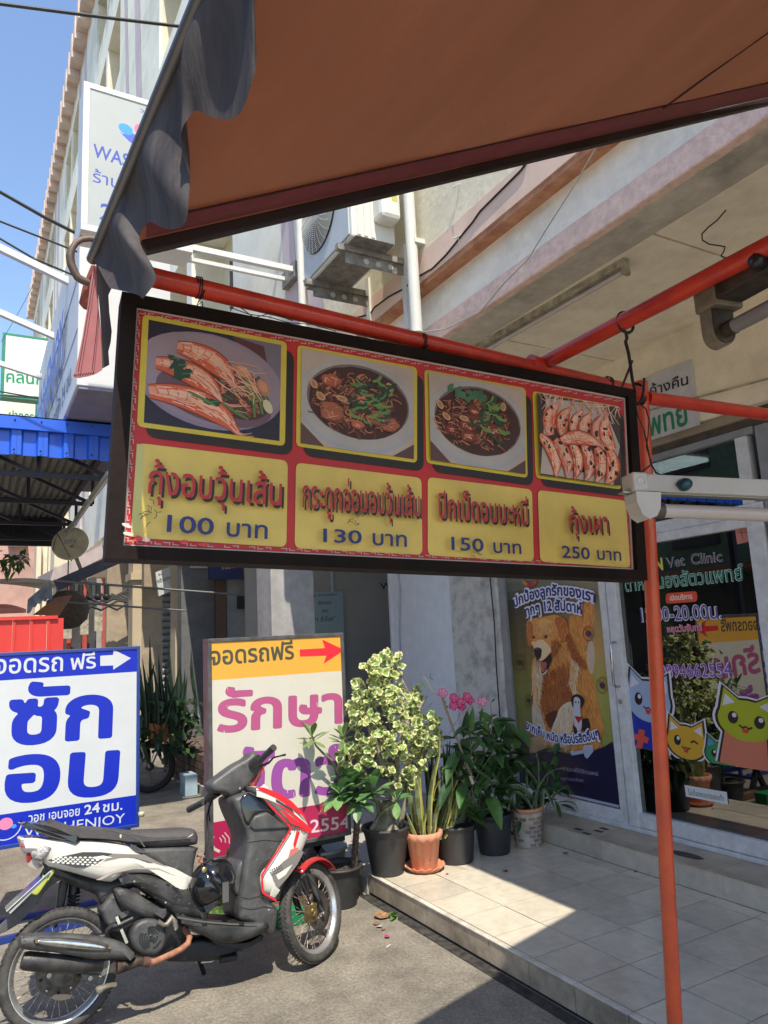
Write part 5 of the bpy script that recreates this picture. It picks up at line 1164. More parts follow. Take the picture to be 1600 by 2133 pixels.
# air cleaner, rear intake duct
slab('air_cleaner', [zB(*p) for p in ((228, 430), (300, 400), (345, 395), (450, 440), (600, 530), (740, 620), (860, 700), (840, 730), (740, 735), (680, 775), (600, 765), (480, 710), (360, 650), (270, 560))], .15, .02, .03, m_pg)
slab('intake_box', [zB(*p) for p in ((170, 500), (215, 470), (260, 560), (330, 690), (360, 640), (370, 700), (300, 760), (250, 830), (150, 860), (80, 720), (60, 650))], .11, -.02, .02, m_pg)
stube('intake_hose', [zB(*p) for p in ((440, 760), (380, 790), (280, 840), (180, 860), (140, 900), (135, 1010))], [.13, .13, .13, .12, .11, .10], .012, m_pgd, 10)
for pts in (((245, 740), (280, 830)), ((300, 890), (370, 1055))):
    b = MB(); p, q = SL([zB(*pts[0]), zB(*pts[1])], .15); b.bar(p, q, .012, .003, up=SN); obj('bracket_strip', b, m_chr, sc)
b = MB(); kp = [zB(*p) for p in ((735, 800), (800, 840), (850, 830), (905, 750), (935, 800), (960, 880), (940, 900))]; b.tube(SL(kp, .17), [.012, .010, .012, .014, .013, .010, .008], 8); obj('kick_starter', b, M('worn_alloy', (.30, .27, .22), .5, metal=.5, var=.3), sc)
# shock
sh0, sh1 = SP(*z6(312, 775), -.06), SP(*z6(300, 920), -.06)
b = MB(); b.tube([sh0, sh1], .011, 10); b.tube([sh0, sh0.lerp(sh1, .35)], .026, 14); obj('shock_absorber', b, m_blk, sc)
b = MB(); cp_ = []
for i in range(70): t = i/69; g = t*2*PI*6; cp_.append(sh0.lerp(sh1, .3+.65*t)+(SN*math.cos(g)+SE1*math.sin(g))*.026)
b.tube(cp_, .0045, 6); obj('spring', b, m_blk, sc)
slab('rear_inner_guard', Z([(250, 775), (285, 770), (278, 830), (262, 900), (240, 960), (225, 960), (235, 880)]), -.03, -.08, .01, m_pgd)
# tail, rear light, plate hanger
slab('rear_inner_body', Z([(190, 700), (330, 740), (450, 770), (560, 740), (700, 770), (700, 840), (560, 800), (430, 870), (400, 830), (300, 790), (220, 745)]), .08, -.10, .03, m_pgd)
slab('mudflap', Z([(185, 712), (290, 738), (255, 765), (200, 800), (165, 850), (140, 880), (70, 955), (-20, 1000), (-40, 990), (60, 900), (130, 830), (160, 780)]), .045, .035, .003, m_pg, k=2)
b = MB(); p, q = SP(*z6(214, 722), .05), SP(*z6(36, 896), .05); b.bar(p, q, .012, .13, up=SN); obj('number_plate', b, M('plate_white', (.5, .5, .48), .4), sc, bevel=.002)
b = MB(); b.bar(p-SE1*.012, q-SE1*.012+SE2*.01, .004, .15, up=SN); obj('plate_rim', b, m_chr, sc)
slab('plate_holder', Z([(215, 722), (228, 728), (222, 745), (200, 770), (165, 820), (150, 830), (132, 822), (140, 800), (170, 780), (180, 745), (200, 760)]), .115, .09, .006, M('yellow_green_plastic', (.42, .46, .08), .4))
WB = [(85, 598), (110, 588), (150, 588), (250, 596), (335, 600), (440, 606), (535, 622), (575, 648), (640, 680), (700, 718), (755, 755), (790, 790), (796, 799), (770, 792), (710, 760), (640, 742), (560, 742), (510, 755), (468, 778), (400, 766), (300, 737), (205, 712), (185, 690), (150, 665), (110, 655), (95, 625)]
slab('tail_body', Z(WB), .145, -.145, .045, m_pw, k=2)
decal('side_decal', Z([(195, 684), (260, 668), (345, 650), (420, 650), (470, 656), (400, 700), (352, 715), (318, 716)]), .1462, rgb(60, 58, 58))
for i in range(11):
    for j in range(4):
        t = (i+.5+.5*(j % 2))/11.5; x = 212+t*235; yl = 688+t*24-j*9-t*(8*j*.8); yc = 690+ (t*18) - j*10*(.6+.6*t)
        if x < 440-j*12: decal('decal_dot', Z([(x-7, yc), (x-3, yc-3.4), (x+4, yc-3.2), (x+8, yc+.6), (x+3, yc+4), (x-4, yc+3.6)]), .1468, rgb(222, 220, 212))
decal('side_decal', Z([(470, 656), (600, 660), (700, 712), (640, 695), (560, 672), (500, 674), (430, 690)]), .1463, rgb(128, 122, 116)); decal('side_decal', Z([(380, 672), (430, 664), (470, 672), (405, 682)]), .1470, rgb(222, 218, 208))
decal('side_line', Z([(400, 766), (468, 730), (560, 712), (660, 716), (740, 752), (660, 722), (560, 719), (478, 737), (420, 766)]), .1466, rgb(170, 160, 146))
slab('under_seat_panel', Z([(535, 628), (600, 634), (815, 628), (822, 650), (812, 700), (806, 765), (800, 800), (770, 772), (705, 722), (640, 684), (570, 650)]), .125, -.125, .02, m_pg)
slab('taillight', Z([(80, 597), (120, 606), (172, 622), (160, 642), (140, 665), (142, 700), (118, 660), (92, 622)]), .120, -.12, .03, m_rlens, k=2)
slab('indicator_lens', Z([(132, 655), (150, 634), (178, 622), (215, 626), (220, 640), (200, 665), (178, 690), (150, 688), (134, 672)]), .155, .02, .025, m_lens)
slab('lower_lens', Z([(98, 640), (130, 650), (136, 690), (176, 704), (170, 716), (130, 706), (112, 672)]), .115, -.11, .02, M('smoky_lens', (.34, .30, .29), .2, coat=.6), k=2)
slab('seat', Z([(160, 540), (215, 536), (330, 545), (420, 549), (500, 556), (560, 563), (640, 561), (740, 556), (806, 553), (826, 566), (833, 590), (830, 612), (815, 622), (700, 632), (610, 630), (540, 618), (470, 606), (400, 601), (335, 598), (250, 575)]), .135, -.135, .045, m_seat)
decal('seat_seam', Z([(440, 552), (480, 560), (540, 575), (585, 598), (606, 628), (600, 629), (580, 602), (536, 580), (476, 565), (438, 556)]), .1365, rgb(86, 80, 80)); decal('seat_tear', Z([(500, 574), (508, 578), (504, 594), (498, 586)]), .1368, rgb(200, 195, 190)); decal('seat_tear', Z([(785, 585), (806, 572), (800, 582), (780, 590)]), .1368, rgb(200, 195, 190))
slab('grab_rail', Z([(90, 533), (120, 530), (165, 531), (235, 550), (300, 579), (336, 600), (318, 606), (270, 603), (215, 590), (160, 570), (120, 552)]), .150, -.15, .022, m_gls)
# lower body and floorboard
slab('lower_side_panel', Z([(490, 762), (520, 748), (570, 742), (640, 748), (712, 768), (775, 795), (815, 825), (850, 870), (868, 905), (872, 936), (845, 934), (790, 930), (740, 918), (705, 892), (650, 850), (570, 795), (525, 775)]), .15, -.15, .035, m_pgd)
decal('vent_slot', Z([(715, 790), (745, 800), (738, 812), (752, 815), (740, 822), (722, 806)]), .1515, (.005, .005, .005)); decal('vent_slot', Z([(690, 778), (710, 785), (706, 792), (694, 786)]), .1515, (.005, .005, .005))
slab('floor_panel', Z([(735, 914), (850, 932), (960, 941), (1060, 944), (1108, 934), (1130, 960), (1110, 985), (1060, 1010), (1000, 1030), (950, 1034), (900, 1022), (840, 995), (780, 960)]), .17, -.17, .03, m_pgd)
decal('floor_trim', Z([(735, 918), (850, 937), (960, 946), (1070, 950), (1070, 956), (960, 953), (850, 944), (742, 926)]), .1715, rgb(92, 90, 88))
for x in (840, 995): decal('panel_clip', Z([(x, 942), (x+24, 944), (x+22, 956), (x+2, 954)]), .1722, (.006, .006, .006))
slab('belly_panel', Z([(880, 1000), (960, 1030), (1030, 1028), (1090, 1000), (1100, 1008), (1040, 1045), (960, 1050), (900, 1035)]), .12, -.12, .02, m_blk)
# leg shield
slab('leg_shield_inner', Z([(975, 432), (1000, 412), (1050, 400), (1110, 440), (1170, 500), (1214, 548), (1180, 610), (1130, 700), (1096, 738), (1092, 800), (1104, 850), (1150, 872), (1162, 900), (1152, 985), (1128, 998), (1098, 975), (1050, 945), (1005, 935), (998, 890), (1004, 820), (1018, 700), (1032, 610), (1024, 560), (992, 490)]), .155, -.155, .03, m_pg)
slab('glove_recess', Z([(1000, 436), (1040, 402), (1100, 442), (1150, 486), (1135, 500), (1110, 484), (1060, 500), (1040, 540), (1020, 520)]), .159, .13, .010, m_gls, k=2)
slab('glove_pocket', Z([(1062, 500), (1112, 484), (1206, 548), (1150, 556), (1060, 560), (1042, 545)]), .168, .12, .012, m_pg, k=1)
slab('floor_hump', Z([(1000, 690), (1030, 700), (1020, 820), (1005, 840), (985, 830), (965, 800), (975, 760)]), .12, -.12, .02, m_pg)
SHD = [(1058, 376), (1100, 380), (1160, 402), (1215, 436), (1262, 484), (1292, 528), (1302, 565), (1290, 600), (1272, 645), (1252, 690), (1215, 750), (1185, 790), (1165, 830), (1156, 856), (1130, 838), (1098, 818), (1090, 745), (1120, 705), (1160, 640), (1192, 590), (1216, 552), (1200, 525), (1140, 462), (1095, 420)]
slab('front_shield', Z(SHD), .172, -.172, .05, m_pw, k=2)
RS = [[(1060, 378), (1100, 381), (1160, 403), (1215, 437), (1262, 486), (1278, 512), (1220, 470), (1150, 425), (1100, 402)], [(1140, 440), (1200, 470), (1262, 520), (1298, 552), (1299, 572), (1262, 562), (1222, 546), (1190, 500), (1160, 470), (1200, 490), (1250, 530), (1210, 490)], [(1095, 422), (1140, 464), (1200, 527), (1218, 553), (1160, 648), (1095, 748), (1100, 816), (1154, 850), (1150, 856), (1093, 822), (1087, 744), (1150, 650), (1208, 552), (1192, 530), (1130, 466)], [(1236, 560), (1250, 568), (1240, 600), (1228, 640), (1222, 618)], [(1210, 640), (1240, 630), (1250, 660), (1225, 690), (1200, 680)]]
for q in RS[:4]: decal('red_stripe', Z(q), .1735, rgb(214, 30, 40))
decal('scuff', Z(RS[4]), .1736, rgb(196, 110, 100))
decal('grey_flash', Z([(1130, 740), (1180, 690), (1250, 640), (1266, 650), (1240, 700), (1200, 755), (1160, 800), (1140, 770)]), .1737, rgb(120, 116, 112)); decal('grey_flash', Z([(1150, 745), (1220, 700), (1190, 745), (1160, 765)]), .1742, rgb(214, 210, 200))
decal('black_line', Z([(1150, 428), (1215, 470), (1230, 492), (1200, 470), (1150, 440)]), .1743, rgb(60, 55, 55)); decal('black_line', Z([(1180, 520), (1240, 540), (1276, 556), (1230, 545)]), .1743, rgb(60, 55, 55))
for i in range(6):
    for j in range(3):
        x = 1122+i*9+j*4; y = 725-i*4+j*9; decal('decal_dot', Z([(x, y), (x+5, y-2), (x+6, y+3), (x+1, y+5)]), .1741, rgb(50, 48, 48))
pl_ = Plane(SO+SN*.1745, SE1, SE2, SN); pl_.d = 0; ptext(pl_, 'Fino', 612, 1729, 636, 1737, 9, rgb(70, 50, 50), bold=.01); pl_.emit('badge_lettering', m_prt, sc)
# headset
slab('headset', Z([(880, 362), (925, 325), (985, 282), (1030, 258), (1058, 232), (1088, 246), (1100, 270), (1094, 300), (1060, 345), (1040, 372), (1010, 400), (978, 420), (962, 418), (935, 404), (910, 404), (888, 396)]), .06, -.08, .024, m_pg)
slab('headlight_cowl', Z([(1090, 288), (1106, 296), (1096, 330), (1078, 368), (1060, 384), (1036, 380), (1028, 366), (1052, 340)]), .03, -.10, .03, m_pr)
stube('grip', [z6(*p) for p in ((1078, 275), (1100, 252), (1134, 220), (1141, 214))], [.10, .14, .22, .235], [.018, .0165, .018, .018], M('grip_rubber', (.045, .044, .046), .6, bump=.4, bscale=200), 14)
stube('switch_housing', [z6(*p) for p in ((1050, 286), (1082, 262))], [.06, .10], .026, m_pgd, 12)
stube('brake_lever', [z6(*p) for p in ((1092, 290), (1120, 278), (1140, 256), (1165, 250), (1190, 244))], [.09, .12, .16, .19, .21], [.006, .006, .005, .004, .006], m_blk, 8)
stube('grip', [z6(*p) for p in ((850, 440), (835, 448), (800, 466), (788, 472))], [-.16, -.20, -.30, -.33], [.017, .0165, .017, .018], MATS['grip_rubber'], 14)
stube('switch_housing', [z6(*p) for p in ((905, 395), (868, 425))], [-.06, -.14], [.030, .024], m_pgd, 12)
stube('brake_lever', [z6(*p) for p in ((885, 430), (872, 460), (870, 490), (874, 520))], [-.10, -.12, -.14, -.16], [.006, .005, .004, .004], m_blk, 8)
stube('cable', [z6(*p) for p in ((895, 420), (878, 440), (862, 500), (866, 600), (852, 660))], [-.06, -.10, -.14, -.12, -.02], .004, m_blk, 7)
for L_ in ([(1002, 838), (1040, 846), (1098, 828)], [(1022, 612), (1100, 600), (1182, 606)], [(1000, 880), (1050, 890), (1100, 878), (1150, 884)]): decal('panel_seam', Z([(x, y-1.4) for x, y in L_]+[(x, y+1.4) for x, y in L_[::-1]]), .1565, (.008, .008, .008))
decal('panel_seam', Z([(640, 812), (720, 860), (800, 878), (862, 884), (862, 887), (800, 882), (718, 864), (638, 815)]), .1515, (.01, .01, .01)); decal('panel_seam', Z([(535, 640), (600, 690), (700, 735), (790, 770), (789, 773), (699, 739), (598, 694), (533, 643)]), .1265, (.01, .01, .01))
for q in ((902, 372), (1075, 262)): slab('switch_block', Z([(q[0]-18, q[1]+4), (q[0]-2, q[1]-16), (q[0]+18, q[1]-8), (q[0]+14, q[1]+12), (q[0]-6, q[1]+20)]), .085 if q[0] > 1000 else -.03, .03 if q[0] > 1000 else -.09, .008, m_blk, k=2)
for q in ((1000, 384), (1180, 600), (1120, 890), (560, 772), (690, 860)): decal('screw', Z([(q[0]+4*math.cos(g*PI/4), q[1]+4*math.sin(g*PI/4)) for g in range(8)]), .158 if q[0] > 950 else .1518, (.35, .35, .34))
random.seed(31)
for i in range(46):
    x, y = random.choice(((1100, 760), (1060, 900), (1090, 640), (760, 880), (700, 690), (620, 820), (780, 850))); x += random.uniform(-50, 40); y += random.uniform(-50, 45); a = random.uniform(-.6, .9); l = random.uniform(5, 20); w_ = random.uniform(.4, 1.1)
    dx, dy = l*math.cos(a), l*math.sin(a); decal('scratch', Z([(x, y), (x+dx, y+dy), (x+dx*.9, y+dy*.9+w_), (x+dx*.1, y+w_)]), .1585 if x > 950 else .1522, rgb(*(random.randint(110, 170),)*3))
# lock and wires below the seat nose, side stand
stube('wire_bundle', [z6(*p) for p in ((820, 665), (840, 670), (828, 690), (845, 700), (836, 715))], .06, .005, M('red_wire', (.45, .07, .03), .5), 6)
stube('side_stand', [z6(*p) for p in ((800, 1030), (825, 1085), (850, 1155))], [-.02, -.10, -.155], [.010, .010, .012], m_blk, 8)
stube('stand_foot', [z6(*p) for p in ((838, 1108), (880, 1106), (905, 1085), (930, 1080))], [-.03, -.03, -.03, -.03], .007, m_chr, 8)
stube('centre_stand', [z6(*p) for p in ((700, 1085), (800, 1075), (920, 1062), (1010, 1050))], -.02, .009, m_blk, 8)
stube('foot_peg', [z6(*p) for p in ((918, 1098), (985, 1085))], .05, .018, m_blk, 10)
# helmet on the hook
hc = SP(442, 1838, .14)
hl = thing('helmet', 'glossy black open helmet hanging from the scooter below the seat', 'helmet', tuple(hc))
b = MB(); rt = Matrix.Rotation(.5, 3, 'X')
def hel(u, v):
    th = u*2*PI; ph = .02+v*2.05; p = Vector((math.sin(ph)*math.cos(th)*.098, math.sin(ph)*math.sin(th)*.112, math.cos(ph)*.102)); return hc+rt @ p
b.grid(hel, 32, 20); ho = obj('shell', b, m_gls, hl); hso = ho.modifiers.new('t', 'SOLIDIFY'); hso.thickness = .008
b = MB(); b.grid(lambda u, v: hc+rt @ Vector((math.sin(.9+v*1.1)*math.cos(-.2+u*1.9+.5)*.102, math.sin(.9+v*1.1)*math.sin(-.2+u*1.9+.5)*.117, math.cos(.9+v*1.1)*.106)), 14, 10); obj('visor', b, M('smoked_visor', (.012, .013, .016), .08, coat=.8), hl)
b = MB(); b.grid(lambda u, v: hc+Vector((.1035*math.cos(-.25+.10*u), .02+.03*u, .02-.09*v)), 2, 4); obj('strap', b, M('strap_grey', (.12, .12, .125), .7), hl)
b = MB(); b.lathe([(0, .003), (.010, .003), (.013, 0)], SP(426, 1812, .215), SN, 14); obj('badge', b, M('gold_badge', (.5, .42, .2), .3, metal=.8), hl)
# ================================================================ SHOPHOUSE ROW ON THE LEFT, SIGNS, STREET CLUTTER
m_fac = M('facade_paint', (.80, .77, .65), .85, var=.07, scale=.7, amt=.4); m_facc = M('facade_cream', (.74, .66, .48), .85, var=.08, scale=1.5)
m_pinkp = M('facade_pink_line', (.60, .50, .52), .85, var=.08, scale=2); m_corn = M('cornice_pink', (.74, .58, .49), .85, var=.12, scale=2)
m_win = M('dark_window', (.03, .035, .045), .2)
row = thing('shophouse_row', 'tall pale grey shophouse row with recessed cream windows and pink cornice on the left', 'building', (-20, 3, 0))
XE = -43.0; RT = 20.4
ops = [(a-7.75*p, b_-7.75*p) for p in range(5) for a, b_ in ((-9.25, -7.47), (-11.24, -9.5))]
ops = sorted([o for o in ops if o[0] > XE])
sills = [5.15+3.09*k for k in range(5)]; OH = 1.95
b = MB(); edges_ = [XE]+[v for o in ops for v in o]+[-5.2]
for i in range(0, len(edges_), 2): b.box((edges_[i], 2.45, 4.06), (edges_[i+1], 2.95, RT))
for a, c in ops:
    zz0 = 4.06
    for s in sills: b.box((a, 2.45, zz0), (c, 2.95, s)); zz0 = s+OH
    b.box((a, 2.45, zz0), (c, 2.95, RT))
obj('facade_wall', b, m_fac, row, kind='stuff')
for k, (a, c) in enumerate(ops):
    for j, s in enumerate(sills):
        b = MB(); b.box((a, 2.90, s), (c, 2.99, s+OH)); rc = obj('window_recess', b, m_facc, row, recalc=False)
        b = MB(); b.box((a+.35, 2.87, s+.75), (c-.35, 2.899, s+1.65)); wn = obj('window', b, m_win, rc, recalc=False)
        b = MB(); b.box((a, 2.5, s+.0), (a+.012, 2.9, s+OH)); obj('reveal', b, m_facc, rc, recalc=False); b = MB(); b.box((c-.012, 2.5, s), (c, 2.9, s+OH)); obj('reveal', b, m_facc, rc, recalc=False)
        if (k+j) % 3 == 0:
            b = MB(); b.box((a+.5, 2.72, s+.1), (c-.4, 2.9, s+.62)); obj('balcony_ledge', b, m_fac, rc, recalc=False)
# painted pink lines on the facade, cornice with fins
for k in range(5):
    x = -5.6-7.75*k
    for dx, dz in ((0, 1.4), (-.5, 2.2)):
        b = MB(); b.add([(x-dx, 2.446-.002*(dz > 2), 4.2), (x-dx-.28, 2.446-.002*(dz > 2), 4.2), (x-dx-.28-dz, 2.446-.002*(dz > 2), RT), (x-dx-dz, 2.446-.002*(dz > 2), RT)], [(0, 1, 2, 3)]); obj('pink_line', b, m_pinkp, row, recalc=False)
    b = MB(); xx = -11.9-7.75*k; b.add([(xx, 2.4445, 4.2), (xx-.5, 2.4445, 4.2), (xx-2.2, 2.4445, RT), (xx-1.7, 2.4445, RT)], [(0, 1, 2, 3)]); obj('pink_line', b, m_pinkp, row, recalc=False)
b = MB(); b.box((XE, 2.12, RT-.1), (-5.2, 2.95, RT+.45)); obj('cornice', b, m_corn, row)
for i in range(46):
    x = -5.6-.82*i; b = MB(); b.box((x, 2.09, RT-.35), (x-.30, 2.46, RT+.47)); obj('cornice_fin', b, m_corn, row, recalc=False)
b = MB(); b.box((XE, 2.46, 0), (XE+.3, 8, RT)); obj('end_wall', b, m_fac, row)
b = MB(); b.box((XE, 2.5, 3.49), (-8.77, 4.6, 4.07)); obj('first_floor_slab', b, m_soff, row)
b = MB(); b.box((XE, 2.50, 3.4), (-8.77, 2.56, 3.489)); obj('slab_lip', b, m_creamb, row)
# white downpipes
m_pvc = M('white_pipe', (.66, .66, .60), .4, var=.06, scale=6)
def vpipe(x, y, r, z0, z1, label):
    t = thing('downpipe', label, 'pipe', (x, y, z0)); b = MB(); b.tube([(x, y, z0), (x, y, z1)], r, 16); obj('pipe', b, m_pvc, t)
    b = MB(); b.tube([(x, y, z1-.55), (x, y, z1-.40)], r*1.14, 16); obj('socket', b, m_pvc, t)
    for z in (z0+.6,): b = MB(); b.box((x-r*1.2, y, z), (x+r*1.2, FY-.09, z+.03)); obj('clip', b, m_pvc, t)
pp1 = PY(856, 560, 2.36); vpipe(pp1.x, 2.375, .038, 3.5, 5.28, 'thick white rain pipe on the cream wall right of the air conditioner')
vpipe(-5.45, 2.40, .032, 4.1, 12, 'pale rain pipe running up the facade left of the air conditioner')
# wall hooks and cable on the upper wall
hkz = [(958, 383, 947, 470), (960, 490, 957, 515)]
for x, y, x2, y2 in hkz:
    q = PY(x, y, FY-.1); b = MB(); b.bar(q, q+Vector((-.05, -.02, 0)), .008); b.bar(q+Vector((-.0, -.02, 0)), PY(x2, y2, FY-.1), .003); h = obj('wall_hook', b, m_pvc, loc=q); tag(h, ('upper' if y < 400 else 'lower')+' small white hook on the cream wall right of the rain pipe', 'hook')
b = MB(); b.tube([PY(x, y, FY-.1) for x, y in ((1097, 338), (1085, 355), (1040, 400), (1000, 440), (985, 462), (970, 480), (930, 530), (900, 560), (873, 575), (840, 602), (810, 618), (780, 640), (770, 655), (740, 662), (700, 664))], .006, 6); q = PY(985, 462, FY-.1); t = obj('wall_cable', b, m_wire, loc=q); tag(t, 'dark cable sagging across the cream upper wall beside the rain pipe', 'cable')
b = MB(); b.tube([PY(x, y, FY-.14) for x, y in ((1243, 305), (1200, 380), (1130, 490), (1100, 540), (1050, 590), (1000, 650), (930, 685), (870, 694))], .0035, 6); t = obj('wall_cable', b, M('pale_wire', (.45, .42, .36), .6), loc=PY(1130, 490, FY-.14)); tag(t, 'thin pale wire slanting over the pink and white beam', 'cable')

# ---------- air conditioner
YF = 1.98; q = PY(730, 490, YF); q2_ = PY(632, 595, YF); AX1, AX0, AZ = q.x, q2_.x, q.z; AH = .80; AD = .33
ac = thing('air_conditioner', 'white outdoor air conditioner unit on steel brackets high on the wall', 'air conditioner', ((AX0+AX1)/2, YF+AD/2, AZ))
m_acw = M('ac_white', (.68, .68, .62), .4, var=.05, scale=5); m_acg = M('ac_front_shaded', (.50, .55, .58), .45, var=.06)  # front panel: shade on the white unit put into a blue-grey colour
b = MB(); b.box((AX0, YF+.012, AZ), (AX1, YF+AD, AZ+AH)); obj('casing', b, m_acw, ac, bevel=.012)
b = MB(); b.box((AX0+.02, YF, AZ+.02), (AX1-.02, YF+.0115, AZ+AH-.02)); obj('front_panel', b, m_acg, ac, bevel=.004)
fcx = AX0+.30; fcz = AZ+.40
b = MB(); b.lathe([(0, 0), (.27, 0)], (fcx, YF-.0008, fcz), (0, -1, 0), 40); obj('fan_opening', b, M('ac_dark', (.05, .05, .05), .7), ac)
for i in range(18):
    r = .045+i*.0128; b = MB(); pts = [Vector((fcx+r*math.cos(g), YF-.012-.012*math.cos(r/.28*PI/2), fcz+r*math.sin(g))) for g in [j*2*PI/40 for j in range(41)]]; b.tube(pts, .0024, 4, caps=False); obj('grille_ring', b, m_acw, ac, recalc=False)
for i in range(24):
    g = i*PI/12; b = MB(); b.tube([Vector((fcx+r*math.cos(g+r*1.6), YF-.012-.012*math.cos(r/.28*PI/2), fcz+r*math.sin(g+r*1.6))) for r in (.04, .1, .16, .22, .27)], .002, 4, caps=False); obj('grille_rib', b, m_acw, ac, recalc=False)
b = MB(); b.lathe([(0, .005), (.045, .004), (.05, 0)], (fcx, YF-.022, fcz), (0, -1, 0), 20); obj('grille_boss', b, m_acw, ac)
for i in range(3): b = MB(); b.box((AX1, YF+.05+i*.05, AZ+.02), (AX1+.006, YF+.075+i*.05, AZ+AH-.04)); obj('side_rib', b, m_acw, ac, recalc=False)
b = MB(); b.box((AX1-.02, YF+.17, AZ+.12), (AX1+.11, YF+AD-.01, AZ+.42)); obj('valve_cover', b, m_acw, ac, bevel=.03)
b = MB(); b.box((AX1+.1102, YF+.25, AZ+.24), (AX1+.111, YF+.29, AZ+.33)); obj('warning_label', b, M('warning_yellow', (.62, .58, .12), .5), ac)
m_brk = M('galvanised_bracket', (.36, .34, .31), .55, metal=.4, var=.25, scale=14)
for x in (AX0+.12, AX1-.12):
    b = MB(); b.box((x-.02, YF-.04, AZ-.045), (x+.02, FY-.1, AZ-.003)); br = obj('bracket', b, m_brk, ac)
    b = MB(); b.box((x-.003, YF+.02, AZ-.12), (x+.003, FY-.1, AZ-.045)); obj('bracket_web', b, m_brk, br)
    for k in range(3): b = MB(); b.lathe([(0, .0045), (.020, .0045)], (x, YF+.17+k*.09, AZ-.082), (1, 0, 0), 14); obj('hole', b, M('hole_bright', (.55, .55, .5), .8), br)
b = MB(); b.box((AX0-.02, YF+.03, AZ-.003), (AX1+.02, YF+AD-.02, AZ-.0005)); obj('drip_tray', b, m_brk, ac)
for x in (AX0+.12, AX1-.12): b = MB(); b.box((x-.025, FY-.11, AZ-.5), (x+.025, FY-.092, AZ+.1)); obj('wall_rail', b, m_pvc, ac)

# ---------- projecting laundry sign
XW = -5.6
wq = [PX(168, 478, XW), PX(402, 530, XW), PX(178, 170, XW)]; wy0, wy1, wz0, wz1 = wq[0].y, wq[1].y, wq[0].z, wq[2].z
ws = thing('laundry_sign', 'square pale projecting laundry sign box high above the street', 'sign', (XW, (wy0+wy1)/2, wz0))
m_wfr = M('sign_frame_white', (.70, .71, .69), .4, var=.05)
for nm, bx in (('a', ((wy0, wz1-.05), (wy1, wz1))), ('b', ((wy0, wz0), (wy1, wz0+.05))), ('c', ((wy0, wz0+.05), (wy0+.05, wz1-.05))), ('d', ((wy1-.05, wz0+.05), (wy1, wz1-.05)))):
    b = MB(); b.box((XW-.26, bx[0][0], bx[0][1]), (XW+.008, bx[1][0], bx[1][1])); obj('frame_bar', b, m_wfr, ws, bevel=.004)
b = MB(); b.box((XW-.25, wy0+.01, wz0+.01), (XW-.001, wy1-.01, wz1-.01)); obj('light_box', b, M('sign_acrylic', (.50, .52, .53), .35), ws)
wp = Plane((XW, wy0, wz0), (0, 1, 0), (0, 0, 1), (1, 0, 0)); wp.d = 0
wp.poly([(.05, .05), (wy1-wy0-.05, .05), (wy1-wy0-.05, wz1-wz0-.05), (.05, wz1-wz0-.05)], rgb(172, 178, 178)); Bl = rgb(62, 84, 176)
ptext(wp, 'วอช เอนจอย', 291, 233, 395, 262, 7, Bl, bold=.01)
def wpoly(L, c): wp.ppoly([(60+x*.225, y*.225) for x, y in L], c)
wpoly([(835, 1210), (870, 1240), (960, 1235), (1050, 1275), (1180, 1270), (1230, 1290), (1190, 1350), (1110, 1375), (1020, 1368), (930, 1310), (870, 1250)], rgb(74, 96, 200)); a = wp.px(60+898*.225, 1196*.225); wp.ell(a[0], a[1], .058, .046, rgb(52, 150, 224), rot=-.35); a = wp.px(60+1045*.225, 1205*.225); wp.ell(a[0], a[1], .058, .056, rgb(226, 116, 156)); a = wp.px(60+1190*.225, 1240*.225); wp.ell(a[0], a[1], .058, .046, rgb(52, 150, 224), rot=.35)
ptext(wp, 'WASHENJOY', 193, 326, 392, 385, 27, Bl, bold=.016); ptext(wp, 'ร้านสะดวกซัก', 193, 378, 392, 432, 19, Bl, bold=.006); ptext(wp, '24', 207, 455, 262, 470, 33, Bl, bold=.02); ptext(wp, 'ชม.', 275, 472, 340, 490, 26, Bl, bold=.02)
wp.emit('printed_face', m_print, ws)
b = MB(); b.bar((XW-.03, wy1, wz0+.06), (XW-.03, 2.45, wz0+.06), .05); b.bar((XW-.22, wy1, wz0+.06), (XW-.22, 2.45, wz0+.06), .035); b.bar((XW-.03, wy1, wz1-.1), (XW-.03, 2.45, wz1-.1), .05); obj('support_arm', b, m_wfr, ws, kind='stuff')
b = MB(); b.box((XW-.27, 2.39, wz0-.02), (XW+.02, 2.449, wz0+.13)); obj('wall_plate', b, m_brk, ws)

# ---------- big white fascia box of the laundry
FX = -7.0; fy0 = PX(165, 560, FX).y; fy1 = fy0+.86; fz0, fz1 = PX(165, 802, FX).z, 5.85
fb = thing('laundry_fascia', 'long white laundry fascia box with blue raised letters on its street side', 'sign', (FX-2.3, fy0, fz0))
b = MB(); b.box((FX-4.8, fy0, fz0), (FX, fy1, fz1)); obj('box', b, M('fascia_white', (.64, .65, .66), .5, var=.04, scale=2), fb, bevel=.006)
b = MB(); b.box((FX-4.8, fy0+.02, fz0-.03), (FX-.01, fy1-.02, fz0-.001)); obj('underside', b, M('purple_grey', (.25, .24, .33), .6), fb)
for z in (fz0+.55, fz0+1.1): b = MB(); b.box((FX-4.8, fy0-.004, z), (FX, fy0-.001, z+.02)); obj('panel_seam', b, M('seam_grey', (.35, .4, .46), .6), fb)
for x in (FX-1.2, FX-2.4, FX-3.6): b = MB(); b.box((x, fy0-.004, fz0), (x+.02, fy0-.001, fz1)); obj('panel_seam', b, MATS['seam_grey'], fb)
fpl = Plane((FX, fy0, fz0), (-1, 0, 0), (0, 0, 1), (0, -1, 0)); fpl.u = Vector((1, 0, 0)); fpl.n = Vector((0, -1, 0)); fpl.d = .045
text(fpl, 'WASHENJOY', (-4.4, .62), (-.9, .62), .5, rgb(36, 84, 190), bold=.04); fpl.emit('raised_letters', m_print, fb)
